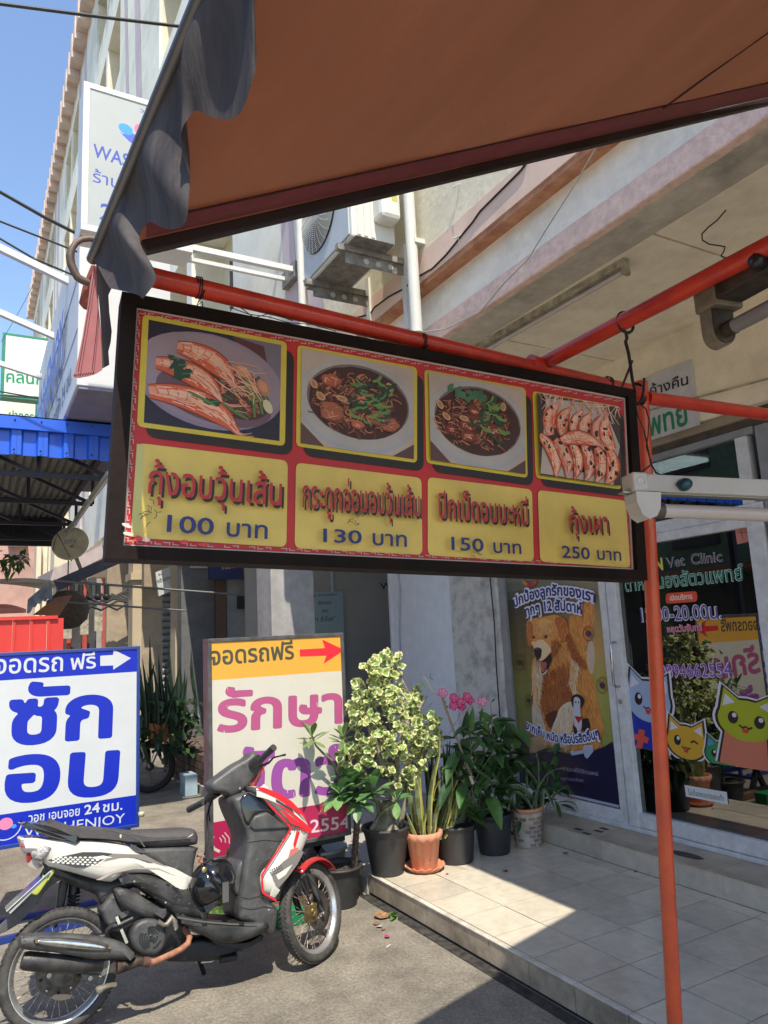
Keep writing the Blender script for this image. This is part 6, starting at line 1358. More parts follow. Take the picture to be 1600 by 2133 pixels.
fpl.d = .006; text(fpl, 'ร้านสะดวกซัก 24 ชม.', (-3.2, .18), (-.4, .18), .16, rgb(60, 60, 90), bold=.01); fpl.emit('printed_lettering', m_print, fb)
for x, y, x2, y2 in ((146, 588, -60, 488), (116, 702, -60, 625), (90, 786, -60, 738)):
    p = PY(x, y, fy0+.02); e = PX(x2, y2, p.x); b = MB(); b.bar(p, e, .07); obj('lamp_arm', b, m_wfr, fb)

# ---------- blue metal canopy with trusses
bc = thing('metal_canopy', 'blue corrugated metal canopy on dark steel trusses at the left', 'canopy', (-10, .3, 3.6))
m_bl = M('blue_sheet', rgb(32, 92, 214), .42, var=.05, scale=4, coat=.3); m_under = M('sheet_underside', (.20, .195, .18), .7, var=.2, scale=4, stretch=(1, 6, 1)); m_truss = M('truss_navy', (.015, .018, .04), .5)
cy0, cy1 = -4.2, 1.32; zT, zM, zB_ = 4.03, 3.90, 3.60
b = MB(); b.box((-8.03, cy0, zM-.01), (-8.0, cy1, zT)); b.box((-8.3, cy0, zT-.012), (-8.0, cy1, zT)); obj('flashing', b, m_bl, bc)
y = cy1
while y > cy0:
    b = MB(); n = 0; w_ = .245
    prof = [(0, 0), (.045, .0), (.065, -.035), (.180, -.035), (.20, 0), (w_-.002, 0)]
    vs = []
    for yy, dx in prof: vs += [(-8.035+dx, y-yy, zM+.01), (-8.035+dx, y-yy, zB_+.03)]
    b.add(vs, [(2*i, 2*i+2, 2*i+3, 2*i+1) for i in range(5)]); s_ = obj('corrugated_sheet', b, m_bl, bc, recalc=False)
    so2 = s_.modifiers.new('t', 'SOLIDIFY'); so2.thickness = .002
    b = MB(); b.ball((-8.012, y-.022, zB_+.075), .010, nu=8, nv=5); b.ball((-7.995, y-.022, zT-.05), .009, nu=8, nv=5); obj('rivet', b, M('dark_rivet', (.02, .03, .06), .4), bc, kind='stuff')
    y -= w_
b = MB(); NRI = 60
def roofp(u, v): x = -8.05-5.4*v; ph = (u*NRI) % 1; return Vector((x, cy0+(cy1-cy0)*u, 3.90-.05*v+(.028 if ph < .35 else 0)))
b.grid(roofp, 240, 1, smooth=False); obj('roof_sheet', b, m_under, bc, recalc=False)
b = MB(); b.box((-13.55, cy0, 3.42), (-13.45, cy1, 3.92)); obj('back_fascia', b, M('fascia_dark', (.03, .035, .05), .7), bc)
for i, X in enumerate((-8.35, -9.9, -11.6, -13.2)):
    zt_ = 3.84; zb_ = 3.50
    b = MB(); b.bar((X, cy0, zt_), (X, cy1, zt_), .05); obj('top_chord', b, m_truss, bc); b = MB(); b.bar((X, cy0, zb_), (X, cy1, zb_), .05); obj('bottom_chord', b, m_truss, bc)
    yy = cy1
    while yy > cy0+.6: b = MB(); b.bar((X, yy, zt_), (X, yy, zb_), .04); b.bar((X, yy, zb_), (X, yy-.75, zt_), .04); obj('truss_web', b, m_truss, bc); yy -= .75
for yy in (cy1-.1, -1.2): b = MB(); b.bar((-8.1, yy, 3.80), (-13.5, yy, 3.80), .06); obj('purlin', b, m_truss, bc)
b = MB(); b.bar((-13.3, -3.8, 0), (-13.3, -3.8, 3.5), .1); b.bar((-8.2, -3.8, 0), (-8.2, -3.8, 3.6), .1); obj('post', b, m_truss, bc, kind='stuff')
lp = [PZ(228, 985, 3.46), PZ(186, 1042, 3.46), PZ(155, 1088, 3.46), PZ(128, 1118, 3.46)]
for i in range(3):
    l = thing('canopy_lamp', ('nearest', 'middle', 'farthest')[i]+' slim white fluorescent lamp hanging under the blue metal canopy', 'lamp', tuple(lp[i]), 'lamps under the blue canopy'); a, c = lp[i], lp[i].lerp(lp[i+1], .92)
    b = MB(); b.bar(a, c, .05, .04); obj('housing', b, m_lw, l); b = MB(); b.tube([a-Vector((0, 0, .05)), c-Vector((0, 0, .05))], .015, 8); obj('tube', b, M('lamp_tube', (.6, .6, .58), .3), l)

# ---------- green framed clinic signs beyond
def gsign(X, x0, y0, x1, y1, lines, label, th=.3):
    p, q = PX(x0, y1, X), PX(x1, y0, X); t = thing('clinic_sign', label, 'sign', (X, (p.y+q.y)/2, p.z)); h = q.z-p.z; w_ = q.y-p.y; f = min(h, w_)*.045
    b = MB(); b.box((X-th, p.y, p.z), (X-.01, q.y, q.z)); obj('box', b, M('green_sign_frame', (.03, .27, .16), .5), t)
    pl = Plane((X, p.y, p.z), (0, 1, 0), (0, 0, 1), (1, 0, 0)); pl.d = 0
    pl.poly([(f, f), (w_-f, f), (w_-f, h-f), (f, h-f)], rgb(226, 228, 216))
    for tx, a, b_, c, d, hh in lines: ptext(pl, tx, a, b_, c, d, hh, rgb(24, 140, 100), bold=.02)
    pl.emit('printed_face', m_print, t)
gsign(-17, 1, 712, 150, 826, [('คลินิก', 13, 796, 92, 802, 19), ('+', 92, 756, 118, 760, 14)], 'large white clinic sign in a green frame against the sky at left')
gsign(-19, -10, 838, 78, 905, [('ฝากครรภ์', 18, 874, 92, 880, 15)], 'lower white clinic sign in a green frame just above the blue canopy')
gsign(-16, 176, 812, 262, 880, [], 'blank white panel with green frame partly hidden behind the menu board')

# ---------- street level of the row, seen below the menu board
def panel(name, X, x0, x1, z0, z1, m, th=.2, par=row, yb=None, bev=0):
    a = PX(x0, 1300, X).y; c = PX(x1, 1300, X).y; b = MB(); b.box((X-th, a, z0), (X, c, z1)); return obj(name, b, m, par, bevel=bev)
m_gcol = M('grey_column', (.40, .39, .38), .8, var=.1, scale=3); m_gw = M('grey_wall', (.36, .345, .32), .85, var=.08, scale=1.5); m_beige = M('beige_wall', (.44, .35, .25), .85, var=.12, scale=1.6)
m_beigel = M('beige_pillar', (.56, .46, .32), .85, var=.1, scale=2); m_dk = M('dark_wall', (.075, .072, .075), .85, var=.2); m_rpost = M('red_post', (.55, .09, .07), .6); m_dgw = M('charcoal_wall', (.15, .15, .155), .8, var=.15)
lnd = thing('laundry_shop', 'grey open laundry shop front with white partition and a column', 'building', (-7, 3.5, 0))
yc0 = PX(565, 1250, -6.6).y; yc1 = PX(655, 1250, -6.6).y
b = MB(); b.box((-7.0, yc0, 0), (-6.6, yc1, SOF)); obj('column', b, m_gcol, lnd, bevel=.01)
b = MB(); b.box((-6.86, 3.955, 0), (-5.745, 4.05, SOF)); obj('white_partition', b, m_whitew, lnd); b = MB(); b.box((-6.89, 3.93, 0), (-6.861, 4.05, SOF)); obj('partition_edge', b, m_white, lnd)
b = MB(); b.tube([PY(829, 1192, 3.94), PY(833, 1220, 3.94), PY(832, 1320, 3.94), PY(838, 1480, 3.94)], .008, 6); obj('partition_conduit', b, M('pale_blue_pipe', (.45, .5, .56), .5), lnd)
b = MB(); b.box((-8.9, 3.0, 0), (-8.7, 7, SOF)); obj('side_wall', b, m_gw, lnd)
b = MB(); b.box((-8.7, 6.9, 0), (-5.0, 7, SOF)); obj('back_wall', b, m_gw, lnd); b = MB(); b.box((-8.7, 3.97, SOF), (-5, 7, SOF+.1)); obj('shop_ceiling', b, m_gw, lnd); 
b = MB(); b.box((-8.9, 2.3, 0), (-4.5, 4.0, .10)); obj('shop_step', b, m_gw, lnd)
lw = Plane((-8.695, 4, 1), (0, 1, 0), (0, 0, 1), (1, 0, 0)); lw.d = .001
ptext(lw, 'WASHENJOY', 793, 1228, 920, 1216, 13, rgb(28, 40, 78), bold=.015); lw.emit('wall_lettering', m_print, lnd)
XP = -8.66; p, q = PX(640, 1330, XP), PX(714, 1232, XP)
ps = thing('laundry_poster', 'pale blue laundry poster on the grey wall behind the yellow sign', 'poster', (XP, (p.y+q.y)/2, p.z)); b = MB(); b.box((XP-.02, p.y, p.z-.6), (XP-.002, q.y, q.z)); obj('board', b, M('poster_board', (.35, .38, .40), .5), ps)
lp_ = Plane((XP, p.y, p.z), (0, 1, 0), (0, 0, 1), (1, 0, 0)); lp_.d = 0; lp_.poly([(0, -.6), (q.y-p.y, -.6), (q.y-p.y, q.z-p.z), (0, q.z-p.z)], rgb(150, 168, 174)); Nv = rgb(30, 40, 80)
ptext(lp_, 'WASHENJOY', 662, 1242, 704, 1240, 4, Nv, bold=.01); a = lp_.px(653, 1241); lp_.ell(a[0], a[1], .028, .02, rgb(170, 50, 70)); ptext(lp_, 'ซักอบ', 663, 1260, 690, 1258, 6, Nv, bold=.01); ptext(lp_, 'จบ', 671, 1276, 684, 1275, 6, Nv, bold=.01); ptext(lp_, '“1 ชั่วโมง”', 655, 1296, 699, 1292, 7, Nv, bold=.01)
lp_.emit('printed_face', m_print, ps)
b = MB(); b.tube([(-8.69, PX(692, 1200, -8.69).y, 2.2), (-8.69, PX(692, 1200, -8.69).y, 3.4)], .02, 8); obj('conduit', b, MATS['pale_blue_pipe'], lnd)
panel('wall', -10.4, 378, 545, 0, SOF, m_dgw, par=row); panel('door', -10.3, 473, 517, 0, 2.55, M('grey_door', (.30, .30, .30), .6), .08, par=row); panel('door_jamb', -10.25, 450, 472, 0, 2.6, M('brown_jamb', (.12, .07, .045), .7), .08, par=row); panel('pale_pier', -10.2, 517, 542, 0, SOF, m_gcol, .2, par=row); panel('vent_window', -10.19, 498, 516, 2.12, 2.33, m_black, .08, par=row)
panel('lintel', -10.35, 397, 545, 2.72, 2.84, m_gcol, .1, par=row)
hs = PX(438, 1206, -9.9); he = PX(505, 1170, -9.9); b = MB(); b.box((-10, hs.y, hs.z), (-9.9, he.y, he.z)); t = obj('shop_header_sign', b, M('navy_sign', (.02, .03, .12), .5), loc=hs); tag(t, 'dark blue shop header sign just under the menu board', 'sign'); ORG[t.name] = hs
hp = Plane((-9.9, hs.y, hs.z), (0, 1, 0), (0, 0, 1), (1, 0, 0)); ptext(hp, 'ร้านอาหาร', 462, 1186, 500, 1182, 7, rgb(200, 190, 110), bold=.01); hp.emit('lettering', m_print, t)
panel('pillar', -10.9, 376, 393, 0, SOF, m_gcol); panel('pillar', -11.2, 365, 377, 0, SOF, m_beigel, .3)
# poster strip on the pillar
b = MB(); p = PX(376, 1345, -10.88); q = PX(394, 1278, -10.88); b.box((-10.895, p.y, p.z), (-10.88, q.y, q.z)); t = obj('notice_strip', b, M('notice_paper', (.50, .48, .48), .6, col2=(.3, .22, .24), scale=9), loc=p); tag(t, 'tall narrow notice pasted on the grey pillar behind the plants', 'notice')
b = MB(); p = PX(379, 1340, -10.86); q = PX(391, 1314, -10.86); b.prism([Vector((-10.865, p.y, p.z)), Vector((-10.865, q.y, p.z)), Vector((-10.865, (p.y+q.y)/2, q.z))], Vector((-.01, 0, 0))); t = obj('triangle_plate', b, M('dull_orange', (.5, .2, .12), .6), loc=p); tag(t, 'small orange triangular plate at the foot of the pasted notice', 'plate')
# roller shutter of slats
sh = thing('roller_shutter', 'grey ribbed roller shutter beside the beige pillar', 'shutter', (-12.2, 2.9, 0)); ya, yb2 = PX(339, 1300, -12.2).y, PX(368, 1300, -12.2).y
for i in range(24): z = .1+i*.105; b = MB(); b.tube([(-12.25, ya, z), (-12.25, yb2, z)], .056, 8); obj('slat', b, M('shutter_grey', (.26, .26, .26), .5, metal=.3), sh, recalc=False)
panel('wall', -12.35, 300, 372, 2.62, SOF, m_beige)
ss = thing('shop_sign', 'small white hanging shop sign with green lettering above the roller shutter', 'sign', tuple(PX(345, 1210, -11.6))); X = -11.6
Qs = [(331, 1242), (368, 1226), (365, 1176), (324, 1192)]; b = MB(); b.prism([PX(x, y, X) for x, y in Qs], Vector((-.06, 0, 0))); obj('board', b, MATS['sign_white'], ss)
sp_ = Plane(PX(331, 1242, X), (0, 1, 0), (0, 0, 1), (1, 0, 0)); sp_.d = .002; ptext(sp_, 'ครัวบางแค', 329, 1215, 364, 1203, 6, rgb(50, 92, 62), bold=.02); ptext(sp_, 'ร้าน', 331, 1200, 340, 1197, 3, rgb(60, 80, 62), bold=.01); sp_.emit('lettering', m_print, ss)
panel('beige_wall', -12.9, 294, 341, 0, SOF, m_beige); panel('pillar', -12.85, 276, 295, 0, SOF, m_beigel, .4); panel('dark_gap', -15.2, 262, 280, 0, SOF, m_black); panel('beige_wall', -15.0, 222, 266, 0, SOF, m_beige)
panel('pillar_cap', -12.8, 272, 296, 2.78, 2.9, m_beigel, .5)
for x0, x1, m in ((213, 226, m_rpost), (200, 213, m_gcol), (183, 200, m_dk), (171, 183, m_rpost), (148, 171, m_dk), (140, 148, m_rpost), (117, 140, m_dk)): panel('front_panel', -17-.05*(x0 % 7), x0, x1, 0, 3.2, m)
for x, y in ((175, 1297), (204, 1290), (140, 1305)): p = PX(x, y, -16.7); b = MB(); b.box((p.x, p.y-.08, p.z-.25), (p.x+.1, p.y+.08, p.z+.2)); t = obj('meter_box', b, MATS['aged_white'], loc=p); tag(t, {175: 'small pale meter box on the middle red post', 204: 'small pale meter box on the grey strip right of the red posts', 140: 'small pale meter box on the leftmost red post'}[x], 'meter box', 'meter boxes on the posts')
# tangle of pipes, lantern
ORD = ('first', 'second', 'third', 'fourth', 'fifth', 'sixth', 'seventh', 'eighth', 'ninth', 'tenth')
for k in range(10):
    p = PX(150+k*9+random.uniform(-4, 4), 1240+random.uniform(-8, 22), -14.5); b = MB(); b.tube([p, p+Vector((0, .25, -.12)), p+Vector((0, .55, .05)), p+Vector((0, .9, random.uniform(-.2, .2)))], .025, 6); t = obj('hanging_cable', b, m_dk, loc=p); tag(t, ORD[k]+' loose dark cable from the left strung under the far soffit above the lantern', 'cable', 'cables under the far soffit')
for k in range(5):
    p = PX(150+k*18, 1243, -14.2); b = MB(); b.ball(p, .07, nu=10, nv=6); b.tube([p, p+Vector((0, 0, .22))], .05, 8); t = obj('hook_lamp', b, m_black, loc=p); tag(t, ORD[k]+' round black lamp from the left in the row under the far soffit', 'lamp', 'black lamps under the far soffit')
lc = PX(140, 1277, -12.6); b = MB(); b.lathe([(.05, .36), (.16, .34), (.19, .3), (.30, .2), (.33, .05), (.30, -.1), (.18, -.22), (.05, -.25)], lc, (0, 0, 1), 24); ln = thing('lantern', 'round brown woven lantern hanging by the red posts', 'lantern', tuple(lc)); obj('shade', b, M('woven_brown', (.12, .09, .07), .8, var=.3, scale=30), ln); b = MB(); b.tube([lc+Vector((0, 0, .3)), lc+Vector((0, 0, 1.0))], .01, 5); obj('cord', b, m_wire, ln)
# fabric folding awning of the far shop with its rods
fa = thing('folding_awning', 'blue grey folding fabric awning with fringe held by long thin rods', 'awning', tuple(PX(160, 1215, -9.5)))
zE = lambda x, y: (x*.35, 1080+y*.35)
m_fab = M('awning_navy', (.10, .11, .18), .8, var=.2, scale=3, trans=.15); m_fr = M('awning_fringe', (.22, .25, .28), .8, var=.25, scale=12)
P1 = PX(*zE(318, 372), -9.5); P2 = PX(*zE(640, 232), -11.5); P3 = PX(*zE(725, 262), -11.5); P4 = PX(*zE(345, 432), -9.5)
b = MB(); b.add([P1, P2, P3, P4], [(0, 1, 2, 3)]); f_ = obj('fabric', b, m_fab, fa, recalc=False); f_.modifiers.new('t', 'SOLIDIFY').thickness = .01
b = MB(); fr_ = [(165, 482), (200, 452), (250, 410), (305, 370), (313, 480), (298, 486), (285, 478), (270, 497), (255, 488), (240, 510), (225, 505), (210, 530), (197, 526), (183, 555), (172, 566), (160, 562)]; b.poly([PX(*zE(*p), -9.45) for p in fr_]); f_ = obj('fringe', b, m_fr, fa, recalc=False); f_.modifiers.new('t', 'SOLIDIFY').thickness = .008
b = MB(); b.add([PX(*zE(198, 572), -9.6), PX(*zE(330, 470), -9.6), PX(*zE(430, 455), -11), PX(*zE(350, 575), -11)], [(0, 1, 2, 3)]); f_ = obj('orange_lining', b, M('orange_lining', (.50, .19, .10), .8), fa, recalc=False); f_.modifiers.new('t', 'SOLIDIFY').thickness = .01
for a, c, r in (((320, 370), (1512, 460), .014), ((290, 490), (1100, 548), .012)): b = MB(); b.tube([PX(*zE(*a), -9.5), PX(*zE(*c), -8.9)], r, 8); obj('rod', b, M('rod_grey', (.12, .12, .12), .5), fa)
# red corrugated fence, made of single sheets
fe = thing('red_fence', 'bright red corrugated sheet fence behind the blue parking sign', 'fence', (-10, 0, 0)); m_rf = M('red_sheet', (.66, .045, .035), .5, var=.06)
y = -.10
while y < PX(122, 1300, -8.4).y:
    b = MB(); b.box((-8.42, y, .05), (-8.4, y+.156, 1.99)); b.box((-8.4, y, .05), (-8.385, y+.025, 1.99)); obj('sheet', b, m_rf, fe, recalc=False); y += .16
b = MB(); b.bar((-8.39, -.1, 2.0), (-8.39, PX(120, 1300, -8.4).y, 2.0), .035); obj('top_rail', b, m_rf, fe)
# far pink building, side walls, dish, branch
fp = thing('pink_building', 'weathered pink building with a small blue window at far left', 'building', (-26, 1, 0)); m_fp = M('weathered_pink', (.56, .34, .29), .9, col2=(.34, .22, .19), scale=1.2, amt=.42)
b = MB(); b.box((-27, PX(-140, 1200, -26).y, 0), (-26, PX(75, 1200, -26).y, 5.3)); obj('wall', b, m_fp, fp)
p = PX(28, 1131, -25.95); q = PX(48, 1108, -25.95); b = MB(); b.box((-26, p.y, p.z), (-25.9, q.y, q.z)); obj('window', b, M('blue_window', (.10, .22, .32), .3), fp); b = MB(); b.box((-26, p.y-.15, p.z-.12), (-25.7, q.y+.15, p.z)); obj('window_sill', b, m_conc, fp)
fc_ = thing('cream_building', 'narrow cream and grey house front between pink building and satellite dish', 'building', (-24, 3, 0))
for x0, x1, m in ((75, 84, m_facc), (84, 100, m_fac), (100, 108, m_facc), (108, 118, m_corn)): a = PX(x0, 1200, -24-.1*(x0 % 5)).y; c = PX(x1+1, 1200, -24).y; b = MB(); b.box((-25, a, 0), (-24-.1*(x0 % 5), c, 5.2)); obj('wall_strip', b, m, fc_)
fd2 = thing('orange_house', 'old house front with orange gutter behind the satellite dish', 'building', (-20, 4, 0)); b = MB(); b.box((-21, PX(112, 1200, -20).y, 2.9), (-20, PX(265, 1200, -20).y, 4.7)); obj('wall', b, m_facc, fd2); b = MB(); b.bar(PX(100, 1215, -19.8), PX(235, 1150, -17), .5, .3); obj('gutter', b, m_corn, fd2)
dc = PX(147, 1133, -12); dr = thing('satellite_dish', 'cream round satellite dish with a small arm above the far awnings', 'satellite dish', tuple(dc)); axd = Vector((1, -.35, .25)).normalized()
b = MB(); b.lathe([(0, -.05), (.12, -.035), (.2, -.01), (.265, .02), (.27, .02), (.265, .012)], dc, axd, 32); obj('reflector', b, M('dish_cream', (.66, .62, .48), .5), dr); b = MB(); b.tube([dc+Vector((0, -.25, -.1)), dc+axd*.3+Vector((0, -.12, .05)), dc+Vector((0, .02, -.26))], .01, 6); obj('feed_arm', b, m_brk, dr); b = MB(); b.tube([dc-axd*.05, dc-axd*.1+Vector((0, .3, -.8))], .03, 8); obj('mast', b, m_brk, dr)
dp = Plane(dc+axd*.0, (0, 1, 0), (0, 0, 1), (1, 0, 0)); dp.d = .03; ptext(dp, 'DTV', 135, 1134, 160, 1131, 8, rgb(60, 110, 180)); dp.emit('dish_logo', m_print, dr)
for i, (y0, x0) in enumerate(((1212, -60), (1262, -60))):
    p = PX(-80, y0+16, -11); b = MB()
    for k in range(12): t0 = k/12; b.bar(PX(-80+190*t0-90*i*t0, y0+8-10*math.sin(PI*t0)+4*i, -11-k*.2), PX(-80+190*(t0+1/12)-90*i*(t0+1/12), y0+8-10*math.sin(PI*(t0+1/12))+4*i, -11-(k+1)*.2), .5, .06)
    t = obj('curved_roof', b, M('pale_roof', (.56, .50, .46), .7) if i == 0 else m_rf, loc=p); tag(t, 'pale curved market roof edge left of the folding awning' if i == 0 else 'red tarpaulin market roof below the pale curved roof', 'roof')

speckle(m_fac, 3, .93, 1.03, (.35, .86, 1.03, .36, .5)); speckle(m_gcol, 6, .88, 1.04); speckle(m_beige, 5, .85, 1.05, (1., .8, 1.03, .36, .5))
# ---------- overhead cables
for i, (pts, r, X, lab) in enumerate([([(-60, 0), (0, 8), (200, 34), (400, 58)], .022, -9.0, 'thick black overhead cable crossing the top left sky'), ([(-60, 366), (0, 399), (90, 450), (172, 492)], .014, -7.5, 'upper black cable of the pair running down to the laundry sign'), ([(-60, 368), (0, 402), (95, 456), (176, 497)], .008, -7.6, 'thin lower cable twisted along the cable pair by the laundry sign'), ([(-60, 438), (0, 461), (110, 504), (200, 540), (260, 562)], .010, -7.2, 'middle black cable sagging in front of the pale facade'), ([(-60, 470), (0, 497), (70, 538), (150, 572), (210, 590)], .010, -7.2, 'lower black cable just above the white lamp arms'), ([(75, 582), (45, 640), (3, 712)], .004, -12, 'very thin wire slanting in front of the blue sky'), ([(-20, 812), (60, 826), (130, 832)], .012, -12, 'black cable bundle just below the large clinic sign'), ([(-20, 822), (80, 830), (200, 818), (245, 860)], .010, -12, 'sagging cable behind the fascia box above the blue canopy')]):
    p = [PX(x, y, X) for x, y in pts]; b = MB(); b.tube(p, r, 6); t = obj('overhead_cable', b, m_black, loc=p[0]); tag(t, lab, 'cable')
# ================================================================ POTS AND PLANTS
m_leaf = M('leaf', (1, 1, 1), .42, var=.12, scale=20, vcol=True, trans=.22)
m_bark = M('grey_bark', (.34, .31, .23), .85, var=.3, scale=16, bump=.5); m_barkd = M('thorny_bark', (.17, .12, .085), .9, var=.4, scale=40, bump=.8)
m_soil = M('potting_soil', (.11, .085, .06), .95, var=.5, scale=60, bump=.8); m_pot = M('black_pot', (.045, .045, .047), .55, var=.2, scale=8); m_potn = M('navy_pot', (.035, .038, .048), .5, var=.25, scale=5)
m_terra = M('terracotta', (.56, .22, .12), .8, var=.14, scale=7, bump=.3, bscale=50, col2=(.50, .30, .20), amt=.36)
PXC = -4.33
def pot(name, label, c, r0, r1, h, mat, rim=.012, wav=False, seg=36, cat_='plant pot', soil=True, group=None):
    t = thing(name, label, cat_, tuple(c), group); c = Vector(c)
    wob = (lambda r, hh, g, j: (r+(.004*math.sin(14*g) if j >= 4 and wav else 0), hh+(.008*math.sin(14*g) if j in (4, 5) and wav else 0)))
    b = MB(); b.lathe([(0, .002), (r0*.96, 0), (r0, .01), (r0+(r1-r0)*.8, h*.80), (r1+.002, h*.80-.002 if wav else h*.93), (r1+rim, h*.86 if wav else h*.94), (r1+rim, h), (r1, h+.002), (r1-.008, h*.97), (r0*1.05, h*.80)], c, (0, 0, 1), seg, wob=wob); obj('pot_body', b, mat, t)
    if soil:
        b = MB(); b.grid(lambda u, v: c+Vector((v*(r1-.007)*math.cos(u*2*PI), v*(r1-.007)*math.sin(u*2*PI), h*.90+.012*mnoise.noise(Vector((v*5*math.cos(u*6.283), v*5*math.sin(u*6.283), c.y*9))))), 24, 6); obj('soil', b, m_soil, t)
    return t
def leafmesh(b, base, d, up, ln, wd, droop=.3, cup=.15, cm=(.05, .1, .03), ce=None, n=5, shape=.5, tipw=0., fold=.0, rimw=.35):
    """leaf blade: centre colour cm, margin colour ce"""
    d = Vector(d).normalized(); up = Vector(up); s = d.cross(up)
    if s.length < .05: s = d.orthogonal()
    s.normalize(); u = s.cross(d).normalized(); base = Vector(base); ce = ce or cm
    rows = []
    for i in range(n+1):
        t = i/n; w_ = wd/2*(math.sin(PI*t**shape)**.75 if 0 < t < 1 else .04); w_ = max(w_, wd*.03)+(tipw*wd*t)
        p = base+d*ln*t-Vector((0, 0, 1))*droop*ln*t*t+u*0
        dd = (d*ln-Vector((0, 0, 1))*2*droop*ln*t).normalized(); un = s.cross(dd).normalized()
        k = 1-rimw
        rows.append([p-s*w_+un*(cup*w_), p-s*w_*k+un*(cup*w_*.3), p-un*fold*w_, p+s*w_*k+un*(cup*w_*.3), p+s*w_+un*(cup*w_)])
    vs = [q for r in rows for q in r]; o = len(b.v); b.v += [tuple(q) for q in vs]
    for i in range(n):
        for j in range(4):
            f = [o+i*5+j, o+i*5+j+1, o+(i+1)*5+j+1, o+(i+1)*5+j]; b.f.append(f); b.m.append(0); b.sm.append(True)
            edge = j in (0, 3) or (ce != cm and i == n-1); c = ce if edge else cm; k = random.uniform(.9, 1.1); b.c.append((c[0]*k, c[1]*k, c[2]*k))
NLEAF = {}
def leaf(par, *a, name='leaf', **k):
    n = NLEAF.get(par.name, 0); NLEAF[par.name] = n+1
    if n < 290:
        b = MB(); leafmesh(b, *a, **k); return obj(name, b, m_leaf, par, recalc=False)
    BULK.setdefault(par.name, (par, MB())); leafmesh(BULK[par.name][1], *a, **k)
BULK = {}
def rv(s=1.): return Vector((random.gauss(0, s), random.gauss(0, s), random.gauss(0, s)))
UPV = Vector((0, 0, 1))
# --- 1 thorny-trunk plant on the street
c1 = PZ(729, 1897, 0); c1 = Vector((c1.x-.13, c1.y+.0, 0)); pot('bowl_pot', 'wide black bowl pot on the street holding the thorny trunked plant', c1, .105, .135, .235, m_pot, rim=.014)
t1 = thing('crown_of_thorns_plant', 'thorny brown trunked plant with large glossy green leaf rosettes by the scooter wheel', 'plant', (c1.x, c1.y, .2))
XT1 = c1.x+.03
tr = [PX(x, y, XT1) for x, y in ((737, 1836), (738, 1800), (741, 1750), (745, 1700), (744, 1655), (741, 1632))]
b = MB(); b.tube(tr, [.023, .022, .020, .019, .016, .012], 12); obj('trunk', b, m_barkd, t1, recalc=False)
b = MB()
for i in range(260):
    t = random.random()*.9; k = min(len(tr)-2, int(t*5)); p = tr[k].lerp(tr[k+1], t*5-k); g = random.uniform(0, 2*PI); d = Vector((math.cos(g), math.sin(g), random.uniform(-.2, .4))); b.tube([p+d*.018, p+d*.034], [.0016, .0004], 4, caps=False)
obj('thorns', b, m_barkd, t1, kind='stuff', recalc=False)
LG_, LD_ = (.20, .37, .12), (.11, .24, .09)
def rosette(par, x, y, X, n, ln, wd, tilt=.4, cols=(LG_, LD_), droop=.35, dirx=None):
    c = PX(x, y, X)
    for i in range(n):
        g = 2.399*i; e = random.uniform(-.35, .75) if i > n*.35 else random.uniform(.7, 1.2)
        d = Vector((math.cos(g)*math.cos(e), math.sin(g)*math.cos(e), math.sin(e)))
        if dirx: d += Vector(dirx)*.3
        leaf(par, c-UPV*.004*i, d, UPV, ln*random.uniform(.7, 1.1), wd*random.uniform(.8, 1.1), droop=droop*random.uniform(.4, 1.2), cup=.12, cm=random.choice(cols), n=6, shape=1.45, fold=.12, rimw=.5)
rosette(t1, 731, 1626, XT1+.08, 34, .195, .088); rosette(t1, 779, 1636, XT1+.13, 16, .18, .078); rosette(t1, 708, 1650, XT1+.10, 14, .15, .070); rosette(t1, 745, 1665, XT1+.12, 12, .14, .068, droop=.7)
rosette(t1, 650, 1531, XT1+.05, 13, .13, .042, droop=.1, cols=((.20, .30, .10), (.14, .24, .08))); rosette(t1, 714, 1533, XT1+.08, 14, .13, .044, droop=.15, cols=((.20, .30, .10), (.14, .24, .08))); rosette(t1, 826, 1664, XT1+.16, 8, .14, .055)
for L_ in ([(650, 1533), (658, 1553), (672, 1568), (690, 1583), (700, 1600), (716, 1625), (735, 1640)], [(714, 1536), (724, 1550), (740, 1575), (757, 1608), (766, 1632), (750, 1650)], [(779, 1640), (765, 1655), (748, 1665)], [(826, 1664), (800, 1660), (770, 1655)]):
    b = MB(); b.tube([PX(x, y, XT1+.01) for x, y in L_], [.005+.0012*i for i in range(len(L_))], 8); obj('branch', b, M('green_stem', (.20, .22, .13), .7), t1, recalc=False)
for i in range(12):
    a = PX(746+random.uniform(-9, 12), 1812+random.uniform(-14, 14), c1.x+.03); leaf(t1, a, rv()+UPV, UPV, .03, .018, droop=.2, cm=(.28, .36, .08), n=3, name='seedling_leaf')
